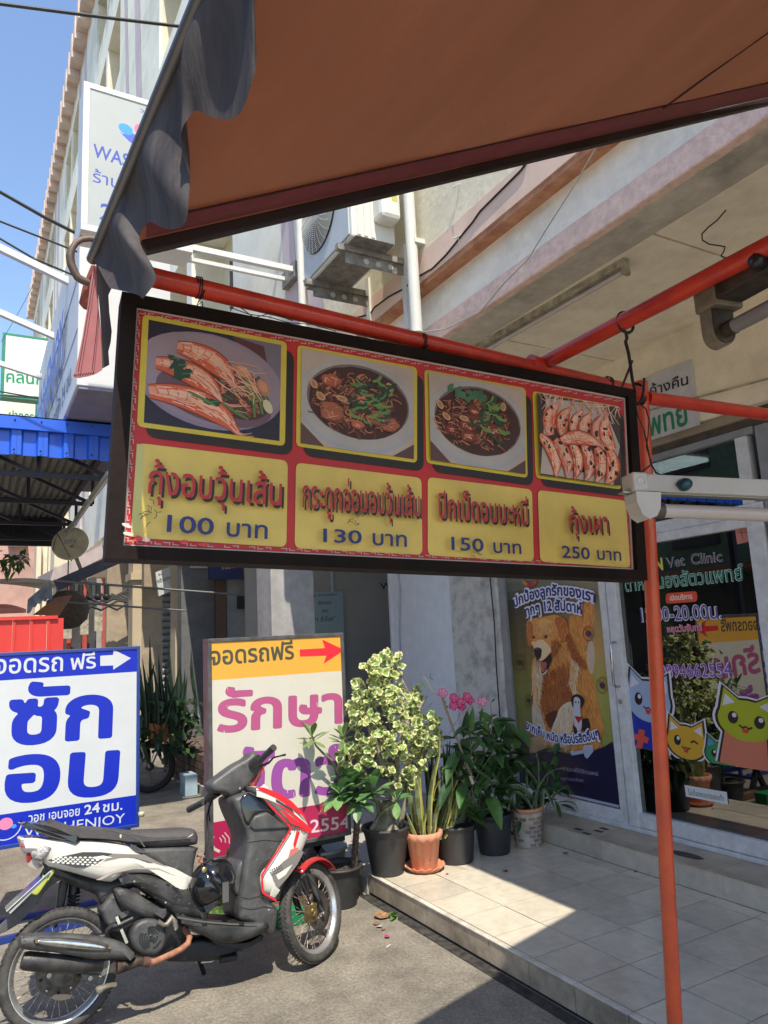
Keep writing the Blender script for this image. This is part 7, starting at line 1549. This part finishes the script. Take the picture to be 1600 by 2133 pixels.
# --- 2 variegated shrub
pc2 = PZ(812, 1838, PL_H); c2 = Vector((-4.42, 2.415, PL_H)); pot('tall_black_pot', 'tall black pot with the cream variegated shrub at the platform corner', c2, .105, .150, .29, m_pot, rim=.012)
t2 = thing('variegated_shrub', 'big bushy shrub with round cream edged green leaves and thick grey stems', 'shrub', (c2.x, c2.y, .4))
for L_ in ([(800, 1762), (796, 1735), (802, 1700), (815, 1670), (812, 1630), (800, 1580), (790, 1520)], [(825, 1760), (826, 1700), (822, 1640), (828, 1580), (840, 1500), (850, 1440), (820, 1380)], [(785, 1755), (775, 1725), (790, 1700), (785, 1670), (770, 1640), (760, 1600)], [(830, 1750), (838, 1700), (850, 1650), (862, 1600), (880, 1560)], [(800, 1600), (770, 1520), (760, 1450)], [(840, 1520), (870, 1480), (890, 1450)], [(815, 1670), (850, 1620), (890, 1560), (905, 1530)]):
    b = MB(); n = len(L_); b.tube([PX(x, y, c2.x+random.uniform(-.03, .03)) for x, y in L_], [max(.005, .022*(1-i/n)**1.1) for i in range(n)], 10); obj('stem', b, m_bark, t2, recalc=False)
b = MB(); b.lathe([(.10, .25), (.07, .30), (.045, .36), (.035, .44)], (c2.x, c2.y, PL_H), (0, 0, 1), 14, wob=lambda r, h, g, j: (r*(1+.25*math.sin(3*g+j)), h)); obj('root_flare', b, m_bark, t2)
z5 = lambda x, y: (600+x*.2437, 1340+y*.2437)
OUTL = [z5(*p) for p in ((870, 60), (950, 90), (990, 230), (960, 330), (1000, 370), (1130, 350), (1150, 480), (1110, 560), (1200, 600), (1300, 640), (1330, 850), (1220, 1000), (1160, 1090), (1080, 1120), (1060, 1250), (980, 1270), (900, 1230), (870, 1130), (700, 1050), (600, 1090), (420, 1060), (390, 930), (520, 880), (560, 780), (520, 640), (540, 450), (560, 290), (640, 300), (640, 190), (740, 120), (800, 80))]
def inpoly(x, y, P):
    c = False
    for i in range(len(P)):
        (xa, ya), (xb, yb) = P[i-1], P[i]
        if (ya > y) != (yb > y) and x < (xb-xa)*(y-ya)/(yb-ya)+xa: c = not c
    return c
holes_ = [(z5(930, 850), 10), (z5(560, 830), 7), (z5(880, 1000), 9), (z5(700, 560), 7), (z5(880, 560), 6), (z5(1000, 560), 5)]
VC, VE = (.26, .42, .09), (.82, .82, .42); n = 0; random.seed(11)
while n < 520:
    x, y = random.uniform(690, 930), random.uniform(1350, 1655)
    if not inpoly(x, y, OUTL) or any(math.hypot(x-h[0][0], y-h[0][1]) < h[1] for h in holes_): continue
    n += 1; rr = random.random(); dx = random.uniform(-.05, .15) if rr < .66 else random.uniform(-.24, 0)
    c = PX(x, y, c2.x+dx*(.5+.5*math.sin(PI*(y-1350)/305))); ax = (Vector((.55, -.25, .62))+rv(.55)).normalized(); a1 = ax.orthogonal().normalized(); a2 = ax.cross(a1)
    for i in range(6):
        g = i*PI/3+random.uniform(-.2, .2); d = (a1*math.cos(g)+a2*math.sin(g))*.8+ax*random.uniform(.25, .8); k = random.uniform(.85, 1.1)
        leaf(t2, c, d, ax, .034*k*random.uniform(.65, 1.3), .031*k, droop=.05, cup=-.25, cm=tuple(v*random.uniform(.7, 1.2) for v in VC), ce=tuple(v*random.uniform(.85, 1.05) for v in VE), n=3, shape=1.15, tipw=.1, rimw=.42)
# --- 3 terracotta pot with snake plant
c3 = Vector((-4.33, PZ(901, 1820, PL_H).y+.01, PL_H)); sau = thing('terracotta_saucer', 'wavy rimmed terracotta saucer under the terracotta pot', 'saucer', tuple(c3))
b = MB(); b.lathe([(0, .004), (.10, .004), (.105, 0), (.128, .028), (.134, .032), (.126, .034), (.10, .012), (0, .012)], c3, (0, 0, 1), 56, wob=lambda r, h, g, j: (r, h+(.005*math.sin(15*g) if j in (3, 4, 5) else 0))); obj('saucer_dish', b, m_terra, sau)
c3b = c3+Vector((0, 0, .0135)); pot('terracotta_pot', 'orange terracotta pot with wavy rim holding yellow edged snake plants', c3b, .083, .115, .225, m_terra, rim=.010, wav=True, seg=84)
t3 = thing('snake_plant', 'yellow edged upright snake plant in the terracotta pot', 'plant', (c3.x, c3.y, .33)); SG, SY = (.17, .22, .10), (.50, .44, .10); SGD = (.10, .15, .08)
def blade(par, pts, X, wd, cm, ce, rimw=.3, n=8):
    P = [PX(x, y, X[i] if isinstance(X, (list, tuple)) else X) for i, (x, y) in enumerate(pts)]; b = MB(); m = len(P)
    Q = []
    for i in range(n+1):
        t = i/n*(m-1); k = min(m-2, int(t)); f = t-k; p0, p1, p2, p3_ = P[max(k-1, 0)], P[k], P[k+1], P[min(k+2, m-1)]
        Q.append(.5*(2*p1+(p2-p0)*f+(2*p0-5*p1+4*p2-p3_)*f*f+(3*p1-p0-3*p2+p3_)*f**3))
    sd = Vector((-.30, .95, 0)).normalized(); tw = random.uniform(-.5, .5); rows = []
    for i, q in enumerate(Q):
        t = i/n; tg = (Q[min(i+1, n)]-Q[max(i-1, 0)]).normalized(); s = sd-tg*sd.dot(tg); s.normalize(); un = s.cross(tg); s = (s*math.cos(tw*t)+un*math.sin(tw*t)); w_ = wd/2*(.55+.45*math.sin(PI*min(1, t*1.25)))*(1 if t < .65 else max(.03, 1-((t-.65)/.35)**1.6)); k = 1-rimw
        rows.append([q-s*w_+un*w_*.35, q-s*w_*k+un*w_*.12, q, q+s*w_*k+un*w_*.12, q+s*w_+un*w_*.35])
    vs = [v for r in rows for v in r]; b.v += [tuple(v) for v in vs]
    for i in range(n):
        band = .75 if i % 2 else 1.15
        for j in range(4): c = ce if j in (0, 3) else tuple(v*band for v in cm); b.f.append([i*5+j, i*5+j+1, (i+1)*5+j+1, (i+1)*5+j]); b.m.append(0); b.sm.append(True); b.c.append(c)
    return obj('leaf', b, m_leaf, par, recalc=False)
for pts, wd in (([(868, 1752), (860, 1700), (850, 1650), (853, 1628)], .05), ([(880, 1750), (872, 1690), (868, 1640), (866, 1618)], .05), ([(888, 1750), (880, 1700), (872, 1630), (878, 1560), (880, 1600)], .03), ([(893, 1748), (893, 1700), (895, 1650), (905, 1600), (915, 1560), (914, 1500)], .055), ([(900, 1750), (905, 1700), (915, 1660), (912, 1628)], .055), ([(905, 1750), (915, 1700), (920, 1640), (916, 1590)], .06), ([(915, 1748), (930, 1700), (938, 1650), (942, 1600)], .05), ([(910, 1748), (925, 1680), (950, 1620), (975, 1570), (1020, 1520)], .045), ([(920, 1748), (935, 1700), (955, 1640), (985, 1590), (1005, 1560)], .04), ([(870, 1752), (855, 1720), (846, 1690)], .035), ([(885, 1752), (880, 1720), (890, 1680), (897, 1655)], .045), ([(925, 1745), (940, 1715), (948, 1680), (950, 1655)], .045), ([(897, 1750), (905, 1725), (925, 1690), (928, 1665)], .05), ([(890, 1745), (895, 1690), (905, 1640), (940, 1580), (935, 1545)], .035), ([(905, 1745), (925, 1690), (965, 1640), (1000, 1615), (1030, 1645)], .03)):
    blade(t3, pts, [c3.x+random.uniform(-.04, .06)]*len(pts), wd, SG if pts[-1][0] < 960 else SGD, SY)
for i in range(9): a = PX(940+random.uniform(-12, 20), 1722+random.uniform(-8, 10), c3.x+.08); leaf(t3, a, rv()+Vector((.3, .6, .2)), UPV, .05, .02, droop=.5, cm=(.25, .18, .12) if i % 3 == 0 else (.14, .22, .10), n=4, name='side_leaf')
# --- 4,5,6 dark pots and brick pattern pot
c4 = Vector((-4.35, PZ(968, 1800, PL_H).y, PL_H)); pot('round_black_pot', 'broad black plastic pot between the terracotta pot and the navy pot', c4, .115, .135, .235, m_pot, rim=.008)
c5 = Vector((-4.34, PZ(1053, 1783, PL_H).y, PL_H)); pot('navy_pot', 'dark navy plastic pot left of the brick pattern pot', c5, .105, .135, .26, m_potn, rim=.010)
c6 = Vector((-4.32, PZ(1126, 1766, PL_H).y-.02, PL_H)); t6p = pot('brick_pattern_pot', 'pale pot moulded like little bricks with a terracotta rim by the step', c6, .095, .110, .245, M('pot_mortar', (.46, .41, .36), .85, var=.25, scale=12, col2=(.30, .20, .14), amt=.4), rim=-.004)
mb_ = M('moulded_brick', (.30, .26, .25), .8, var=.3, scale=20)
for j in range(7):
    z = .014+j*.029
    for i in range(11):
        g0 = 2*PI*(i+(.5 if j % 2 else 0))/11; r = .0965+.013*z/.22
        b = MB(); b.grid(lambda u, v: c6+Vector(((r+.002)*math.cos(g0+u*.43), (r+.002)*math.sin(g0+u*.43), z+.019*v)), 4, 1)
        if random.random() < .8: obj('moulded_brick', b, mb_ if j < 5 else M('brick_worn', (.42, .30, .22), .85, var=.3), t6p, recalc=False)
b = MB(); b.lathe([(.106, .235), (.118, .237), (.118, .262), (.106, .262)], c6, (0, 0, 1), 36); obj('rim', b, m_terra, t6p)
DG, MG_, PG = (.045, .105, .04), (.075, .175, .05), (.12, .26, .06)
t4 = thing('philodendron', 'dark green broad leaved plant in the black and navy pots below the pink flowers', 'plant', (c4.x, c4.y, .36))
random.seed(5)
P4 = [(950, 1530), (985, 1500), (1020, 1480), (1060, 1500), (1080, 1530), (1090, 1580), (1075, 1640), (1040, 1700), (960, 1720), (940, 1640), (935, 1570)]
k = 0
while k < 150:
    x, y = random.uniform(930, 1095), random.uniform(1490, 1715)
    if not inpoly(x, y, P4): continue
    k += 1; X = c4.x+random.uniform(-.22, .12); c = PX(x, y, X); yy = 0; d = Vector((random.uniform(-.3, 1), random.uniform(-.9, .9), random.uniform(-.5, .9))).normalized()
    leaf(t4, c, d, UPV, random.uniform(.12, .19), random.uniform(.07, .105), droop=random.uniform(.2, .7), cm=random.choice((DG, DG, MG_, MG_, PG)), n=6, shape=.75, fold=.25, cup=.2, rimw=.5)
    if k % 4 == 0: b = MB(); q = Vector((c4.x, c4.y+random.uniform(0, .3), .36)); b.tube([q, q.lerp(c, .5)+Vector((0, 0, .05)), c], .004, 5, caps=False); obj('stalk', b, MATS['green_stem'], t4, recalc=False)
for x, y, l, w_ in ((965, 1500, .2, .06), (978, 1498, .22, .06), (1000, 1470, .12, .03), (1060, 1520, .2, .09), (1012, 1500, .16, .05), (1075, 1530, .18, .08), (1005, 1610, .13, .09), (960, 1650, .2, .08)):
    c = PX(x, y+38, c4.x+.06); leaf(t4, c, Vector((.15, random.uniform(-.15, .15), 1)), Vector((1, 0, 0)), l, w_, droop=.05, cm=random.choice((MG_, DG, PG)), n=7, shape=.8, fold=.2, rimw=.5)
leaf(t4, PX(985, 1600, c4.x+.14), (.3, .7, -.4), UPV, .16, .10, droop=.2, cm=(.10, .22, .12), n=6, shape=.75, fold=.2)
# desert rose stems and flowers
t4b = thing('desert_rose', 'desert rose stems with bright pink flowers rising above the dark plants', 'flowering plant', (c4.x, c4.y-.1, .36))
for pts, r in (([(985, 1625), (960, 1560), (943, 1515), (930, 1480), (921, 1452)], .0085), ([(1005, 1560), (1022, 1530), (1026, 1500), (1022, 1470), (1024, 1462)], .004), ([(1010, 1540), (985, 1530), (960, 1520)], .005), ([(958, 1485), (953, 1500), (945, 1512), (935, 1530)], .003), ([(975, 1475), (977, 1495), (978, 1520)], .003), ([(918, 1450), (900, 1440), (890, 1420), (882, 1408)], .003)):
    b = MB(); b.tube([PX(x, y, c4.x+.07) for x, y in pts], r, 8); obj('stem', b, M('tan_stem', (.36, .28, .19), .8), t4b, recalc=False)
b = MB(); a = PX(978, 1612, c4.x+.085); e = PX(985, 1632, c4.x+.085); b.tube([a, e], .013, 8); obj('paper_collar', b, M('paper', (.55, .50, .42), .8), t4b)
def flower(x, y, s=.034, pale=False):
    c = PX(x, y, c4.x+.09); ax = Vector((.9, -.3, .3)).normalized(); a1 = ax.orthogonal().normalized(); a2 = ax.cross(a1)
    for i in range(5):
        g = i*2*PI/5+random.random()*.3; d = (a1*math.cos(g)+a2*math.sin(g))+ax*.25
        b = MB(); leafmesh(b, c, d, ax, s*1.15, s*1.05, droop=.1, cup=-.1, cm=(.85, .45, .55) if pale else (.80, .16, .34), ce=(.92, .10, .36) if pale else (.72, .008, .16), n=4, shape=1.3, rimw=.45); obj('petal', b, m_leaf, t4b, recalc=False)
    b = MB(); b.ball(c+ax*.004, .005, nu=8, nv=5); obj('flower_centre', b, M('flower_centre', (.7, .5, .3), .7), t4b)
for x, y, p in ((922, 1443, True), (945, 1453, False), (958, 1463, False), (972, 1451, False), (978, 1458, False), (944, 1470, False), (961, 1470, False), (1004, 1460, True)): flower(x, y, .034 if p else .032, p)
for x, y in ((884, 1408), (892, 1410), (880, 1420), (903, 1462), (910, 1470), (925, 1470), (932, 1475), (905, 1478), (978, 1474), (1026, 1462), (895, 1400)): leaf(t4b, PX(x, y, c4.x+.06), rv()+Vector((.3, 0, .3)), UPV, .045, .022, droop=.2, cm=MG_, n=4)
# strappy plant in the brick pot
t6 = thing('strappy_plant', 'arching strap leaved plant with pale edges in the brick pattern pot', 'plant', (c6.x, c6.y, .38))
SP1, SP2 = (.13, .20, .10), (.30, .36, .22)
for pts, wd in (([(1105, 1690), (1098, 1650), (1096, 1610), (1098, 1590)], .026), ([(1108, 1690), (1115, 1650), (1140, 1610), (1175, 1598), (1188, 1602)], .034), ([(1120, 1690), (1125, 1660), (1110, 1620), (1070, 1580), (1030, 1545), (1022, 1540)], .036), ([(1135, 1690), (1150, 1660), (1180, 1640), (1200, 1680)], .020), ([(1130, 1690), (1128, 1655), (1135, 1640), (1155, 1680), (1160, 1700)], .05), ([(1120, 1690), (1105, 1660), (1080, 1640), (1050, 1640), (1000, 1622)], .045), ([(1115, 1690), (1122, 1600), (1108, 1540), (1106, 1510)], .018), ([(1140, 1690), (1160, 1650), (1185, 1635), (1182, 1645)], .016), ([(1138, 1690), (1165, 1670), (1195, 1672), (1206, 1690)], .016), ([(1110, 1690), (1095, 1665), (1070, 1650), (1060, 1690)], .03), ([(1125, 1690), (1145, 1600), (1165, 1560), (1195, 1555), (1215, 1560)], .016), ([(1128, 1690), (1130, 1670), (1118, 1700)], .03)):
    blade(t6, pts, c6.x+random.uniform(-.03, .08), wd, SP1, SP2, rimw=.22)
random.seed(9)
for i in range(44):
    x, y = random.uniform(1092, 1172), random.uniform(1560, 1680); leaf(t6, PX(x, y, c6.x-.05), rv()+Vector((.5, 0, .4)), UPV, .13, .075, droop=.3, cm=random.choice((DG, MG_)), n=5, shape=.8, fold=.2)
t5 = thing('spider_plant', 'small striped plant drooping in the navy pot', 'plant', (c5.x, c5.y, .38))
for pts, wd in (([(1060, 1712), (1058, 1680), (1068, 1655), (1085, 1650)], .032), ([(1045, 1715), (1040, 1680), (1036, 1700), (1034, 1712)], .028), ([(1050, 1715), (1062, 1690), (1060, 1712)], .022), ([(1040, 1712), (1020, 1690), (1000, 1690)], .03)): blade(t5, pts, c5.x+.04, wd, (.16, .24, .14), (.50, .52, .42), rimw=.25)
for i in range(50):
    x, y = random.uniform(1005, 1090), random.uniform(1640, 1712); leaf(t5, PX(x, y, c5.x+random.uniform(-.08, .08)), rv()+Vector((.5, 0, .3)), UPV, .09, .04, droop=.4, cm=random.choice((DG, DG, MG_)), n=5, shape=.9, fold=.2)
b = MB(); p = PX(1100, 1546, -4.5); b.obox(p+Vector((0, .08, -.02)), Vector((.02, 0, 0)), Vector((0, .06, .01)), Vector((0, -.006, .05))); t = obj('cardboard_box', b, M('cardboard', (.40, .27, .16), .85), loc=p); tag(t, 'small brown cardboard box tucked among the plants below the poster', 'box')
# back leaves behind the snake plant and a second pot row
t7 = thing('tall_snake_plant', 'tall dark snake plant standing behind the variegated shrub', 'plant', (-4.62, 2.75, .2))
for i in range(16):
    x = random.uniform(885, 960); blade(t7, [(x, 1700), (x+random.uniform(-8, 8), 1620), (x+random.uniform(-20, 30), 1540+random.uniform(-20, 30))], -4.62+random.uniform(-.05, .08), .04, (.05, .085, .045), (.22, .22, .08))
pot('back_pot', 'black pot half hidden behind the terracotta pot', (-4.62, 2.72, PL_H), .10, .125, .24, m_pot)
# --- plant behind the scooter, pots and oddments on the street
t8 = thing('broadleaf_plant', 'small plant with yellow edged broad leaves seen behind the scooter footboard', 'plant', (-4.28, 1.35, .12))
for x, y, l, w_, d in ((497, 1815, .17, .075, (0, -.4, 1)), (508, 1815, .12, .05, (.1, .5, 1)), (470, 1880, .12, .05, (0, -.6, .6)), (485, 1878, .13, .05, (.2, .2, .9)), (478, 1895, .1, .05, (.2, -.5, .2)), (490, 1900, .11, .05, (.3, .4, .1)), (465, 1895, .09, .04, (.2, -.8, .2)), (480, 1905, .1, .045, (.4, .1, -.3)), (475, 1850, .08, .04, (.1, .3, 1)), (497, 1895, .1, .045, (.2, .6, .4))):
    leaf(t8, PX(x, y, -4.25), d, Vector((1, 0, .3)), l, w_, droop=.15, cm=(.10, .22, .06), ce=(.34, .40, .12), n=6, shape=.95, rimw=.22)
c8 = PX(482, 1925, -4.28); pot('small_terracotta_pot', 'small terracotta pot seen through the gap behind the scooter footboard', (-4.28, c8.y, 0), .055, .075, .15, m_terra)
b = MB(); bx = PZ(636, 1960, 0); b.box((bx.x-.35, bx.y-.07, .0), (bx.x-.23, bx.y+.10, .09)); t = obj('green_crate', b, M('green_plastic', (.01, .22, .09), .5), loc=bx, bevel=.006); tag(t, 'small green plastic box on the street behind the front wheel', 'box')
wt = thing('white_tub', 'pale grey plastic tub under the vet sign behind the thorny plant', 'tub', (-4.75, 2.12, 0)); b = MB(); b.lathe([(0, 0), (.13, 0), (.16, .26), (.17, .26), (.17, .28), (.155, .28), (.13, .02), (0, .02)], (-4.75, 2.10, 0), (0, 0, 1), 28); obj('tub_body', b, M('pale_plastic', (.40, .40, .40), .5, var=.15), wt)
kb = MB(); kb.box((-4.62, 1.55, 0), (-4.52, 2.26, .055)); t = obj('brick_edging', kb, M('red_brown_kerb', (.22, .12, .08), .9, var=.4, scale=14, bump=.5), loc=(-4.56, 1.9, 0)); tag(t, 'low red brown strip of edging on the street under the vet sign', 'edging')
# litter: dry leaves, petals, cigarette end, pebbles
def flake(x, y, z, s, col, label, cat_, nm):
    c = PZ(x, y, z); b = MB(); pts = [c+Vector((s*random.uniform(.6, 1.1)*math.cos(g), s*random.uniform(.5, 1.1)*math.sin(g), .004+random.uniform(0, s*.35))) for g in [i*PI/4 for i in range(8)]]
    vs = [c+Vector((0, 0, .012))]+pts; b.add(vs, [(0, i+1, (i+1) % 8+1) for i in range(8)]); t = obj(nm, b, M('flake_%d' % (int(col[0]*255)*7+int(col[2]*99)), col, .8, var=.3, scale=60), loc=c, recalc=False); t.modifiers.new('t', 'SOLIDIFY').thickness = .001; tag(t, label, cat_)
flake(793, 1912, 0, .060, (.42, .23, .11), 'large curled dry brown leaf by the platform corner', 'dry leaf', 'dry_leaf')
flake(785, 1926, 0, .025, (.36, .18, .08), 'small crumpled dry leaf in front of the large curled one', 'dry leaf', 'dry_leaf'); flake(798, 1938, 0, .015, (.50, .16, .04), 'little orange scrap beside the curled leaves', 'scrap', 'scrap')
flake(790, 1932, 0, .022, (.50, .52, .56), 'crumpled foil scrap next to the dry leaves', 'scrap', 'scrap'); flake(806, 1954, 0, .024, (.66, .05, .22), 'fallen bright pink flower on the street', 'petal', 'fallen_flower')
flake(1053, 1816, PL_H, .020, (.28, .15, .08), 'small brown dry leaf lying alone on the shaded tiles', 'dry leaf', 'dry_leaf'); flake(1178, 1779, PL_H, .022, (.30, .03, .03), 'dark red scrap on the tiles near the brick pattern pot', 'scrap', 'scrap')
flake(932, 1822, PL_H, .012, (.70, .06, .25), 'pink petal lying by the terracotta saucer', 'petal', 'fallen_petal'); flake(1324, 1817, PL_H, .012, (.02, .02, .02), 'tiny black scrap at the foot of the upper step', 'scrap', 'scrap')
b = MB(); p = PZ(805, 1976, 0); b.tube([p+Vector((0, 0, .005)), p+Vector((-.02, .035, .005))], .004, 8); t = obj('cigarette_end', b, M('paper_white', (.6, .58, .52), .8), loc=p); tag(t, 'white cigarette end lying on the street', 'litter')
t9 = thing('weed', 'small green weed growing at the platform corner', 'weed', tuple(PZ(825, 1915, 0)))
for i in range(9): leaf(t9, PZ(826, 1916, 0)+Vector((-.02, 0, .015)), rv()+Vector((.2, .2, .9)), UPV, .055, .03, droop=.4, cm=(.13, .26, .05), n=4, shape=1.0)
random.seed(3)
b = MB()
for i in range(520):
    x = random.uniform(-5.5, -1.2); y = random.uniform(-.3, 2.2); r = random.uniform(.0012, .005)*(1 if random.random() < .9 else 1.8)
    g = random.uniform(0, 6.28); b.add([(x+r*math.cos(g+k)*random.uniform(.6, 1.3), y+r*math.sin(g+k), .0005) for k in (0, 1.6, 3.1, 4.7)]+[(x, y, r*.7)], [(0, 1, 4), (1, 2, 4), (2, 3, 4), (3, 0, 4)])
tg = obj('street_grit', b, M('grit', (.30, .27, .22), .9, var=.5, scale=90), recalc=False); tg['kind'] = 'stuff'
# --- dark planter, plants and parked motorbike behind the signs
XB = -9.0
pb2 = thing('brick_planter', 'low brown brick planter along the shop fronts behind the signs', 'planter', (-9.2, 2.6, 0)); mbk = M('brown_brick', (.20, .12, .085), .9, var=.35, scale=6, bump=.4)
yA = PX(345, 1640, XB).y
for j in range(5):
    for i in range(9): b = MB(); o = (j % 2)*.12; b.box((-8.2-.24*i-o, yA+.28, .002+.085*j), (-8.2-.24*i-.228-o, yA+.42, .078+.085*j)); obj('brick', b, mbk, pb2, recalc=False)
b = MB(); b.box((-10.4, yA+.30, 0), (-8.2, 3.6, .40)); obj('planter_core', b, M('brick_mortar', (.13, .09, .07), .95), pb2)
b = MB(); p = PZ(395, 1655, 0); q0 = PX(386, 1655, -8.45); q1 = PX(412, 1612, -8.45); b.box((-8.7, q0.y, .0), (-8.45, q1.y, q1.z)); t = obj('pale_blue_bin', b, M('pale_blue_plastic', (.36, .47, .54), .5), loc=(-8.5, q0.y, 0), bevel=.01); tag(t, 'pale blue plastic box standing on the street left of the vet sign', 'box')
tp = thing('potted_spiky_plant', 'tall dark spiky leaved plant in a terracotta pot behind the signs', 'plant', tuple(PX(330, 1530, XB)))
b = MB(); pc9 = PX(330, 1545, XB); b.lathe([(0, 0), (.10, 0), (.15, .19), (.165, .19), (.165, .225), (.14, .225)], pc9, (0, 0, 1), 24); obj('pot', b, m_terra, tp)
random.seed(21)
for i in range(42):
    x = random.uniform(293, 380); yb_ = random.uniform(1500, 1530); h = random.uniform(50, 145); lean = random.uniform(-25, 25); blade(tp, [(x, yb_), (x+lean*.4, yb_-h*.5), (x+lean, yb_-h)], XB+random.uniform(-.4, .5), .05, (.022, .045, .024), (.03, .06, .03), n=4)
for x, t_, l in ((312, 1322, 200), (352, 1328, 150), (374, 1345, 150), (398, 1352, 120)): blade(tp, [(x+12, t_+l), (x+2, t_+l*.5), (x, t_)], XB, .05, (.03, .05, .03), (.04, .07, .04), n=6)
for i in range(230):
    x, y = random.uniform(293, 408), random.uniform(1450, 1570); leaf(tp, PX(x, y, XB+random.uniform(-.3, .45)), rv()+Vector((.4, 0, .2)), UPV, random.uniform(.10, .2), .07, droop=.5, cm=random.choice(((.022, .05, .022), (.03, .07, .03), (.05, .11, .03))), n=4, shape=.9)
mk = thing('parked_motorbike', 'dark parked motorbike whose wheel shows between the two street signs', 'motorbike', tuple(PX(318, 1645, XB)))
wc = PX(312, 1605, XB); wc.z = .29; axm = Vector((.97, -.25, 0)).normalized(); me1 = axm.orthogonal().normalized(); me2 = axm.cross(me1)
b = MB(); b.lathe([(.22, -.03), (.25, -.045), (.28, -.03), (.287, 0), (.28, .03), (.25, .045), (.22, .03)], wc, axm, 40); obj('tyre', b, M('dark_tyre', (.02, .02, .02), .8), mk)
b = MB(); b.lathe([(.215, -.02), (.222, 0), (.215, .02), (.20, .0), (.215, -.02)], wc, axm, 40); b.lathe([(0, .05), (.04, .04), (.05, 0), (.04, -.04), (0, -.05)], wc, axm, 16)
obj('rim', b, M('dim_alloy', (.12, .12, .12), .4, metal=.6), mk)
for i in range(5):
    g = i*2*PI/5; b = MB(); b.bar(wc+(me1*math.cos(g)+me2*math.sin(g))*.04, wc+(me1*math.cos(g+.3)+me2*math.sin(g+.3))*.215, .02, .02); obj('rim_spoke', b, MATS['dim_alloy'], mk)
b = MB(); b.tube([wc+axm*.07, wc+axm*.07+Vector((0, -.16, .42))], .018, 10); obj('fork_leg', b, M('fork_silver', (.35, .36, .38), .3, metal=.8), mk)
b = MB(); b.grid(lambda u, v: wc+Vector((0, math.cos(math.radians(10+130*u)), math.sin(math.radians(10+130*u))))*.32+axm*(v-.5)*.1, 16, 3); o = obj('mudguard', b, m_blk, mk); o.modifiers.new('t', 'SOLIDIFY').thickness = .006
b = MB(); b.ball(wc+Vector((-.1, -.45, .45)), .20, .42, .26, 18, 10); obj('body', b, m_blk, mk); b = MB(); b.ball(wc+Vector((-.1, -.28, .75)), .10, .16, .12, 14, 8); obj('front_cowl', b, m_gls, mk); b = MB(); b.tube([wc+Vector((-.35, -.3, .92)), wc+Vector((.25, -.3, .92))], .014, 8); obj('handlebar', b, m_blk, mk)
# branch of a street tree at far left
tb_ = thing('tree_branch', 'green leafy tree branch poking in from the left edge', 'tree', tuple(PX(-30, 1170, -11)))
b = MB(); b.tube([PX(-220, 1230, -11), PX(-60, 1180, -11), PX(20, 1165, -11), PX(52, 1160, -11)], [.06, .03, .012, .005], 7); obj('limb', b, m_bark, tb_)
for i in range(170):
    t = random.random(); x = -90+145*t; y = 1180-15*t+random.gauss(0, 13)*(1.2-t*.6); leaf(tb_, PX(x, y, -11+random.uniform(-.3, .3)), rv()+Vector((.2, .3, -.2)), UPV, .14, .06, droop=.3, cm=random.choice(((.12, .26, .08), (.08, .18, .06))), n=3, shape=.9)
for par, mb__ in BULK.values(): obj('leaf_mass', mb__, m_leaf, par, kind='stuff', recalc=False)
# ---------------------------------------------------------------- the other side of the street (reflected in the clinic glass)
op = thing('opposite_row', 'shophouse row across the street seen only as a reflection in the clinic glass', 'building', (-6, -11, 0))
mo = [M('opp_green', (.13, .22, .17), .85, var=.2), M('opp_brown', (.22, .11, .085), .85, var=.2), M('opp_grey', (.22, .22, .22), .85, var=.2), M('opp_dark', (.04, .045, .06), .7)]
for i in range(7):
    x0 = -34+i*6.0; b = MB(); b.box((x0, -16, 0), (x0+5.95, -11, 7.5+(i % 3))); obj('house_front', b, mo[i % 3], op)
    b = MB(); b.box((x0+.5, -11.0, 0), (x0+5.4, -10.9, 2.8)); obj('shop_opening', b, mo[3], op)
    for k in range(2):
        for j in range(2): b = MB(); b.box((x0+.8+k*2.6, -11, 3.8+j*2.3), (x0+2.4+k*2.6, -10.9, 5.2+j*2.3)); obj('window', b, mo[3], op)
    b = MB(); b.box((x0, -11, 2.9), (x0+5.95, -9.4, 3.05)); obj('canopy', b, mo[(i+1) % 3], op)
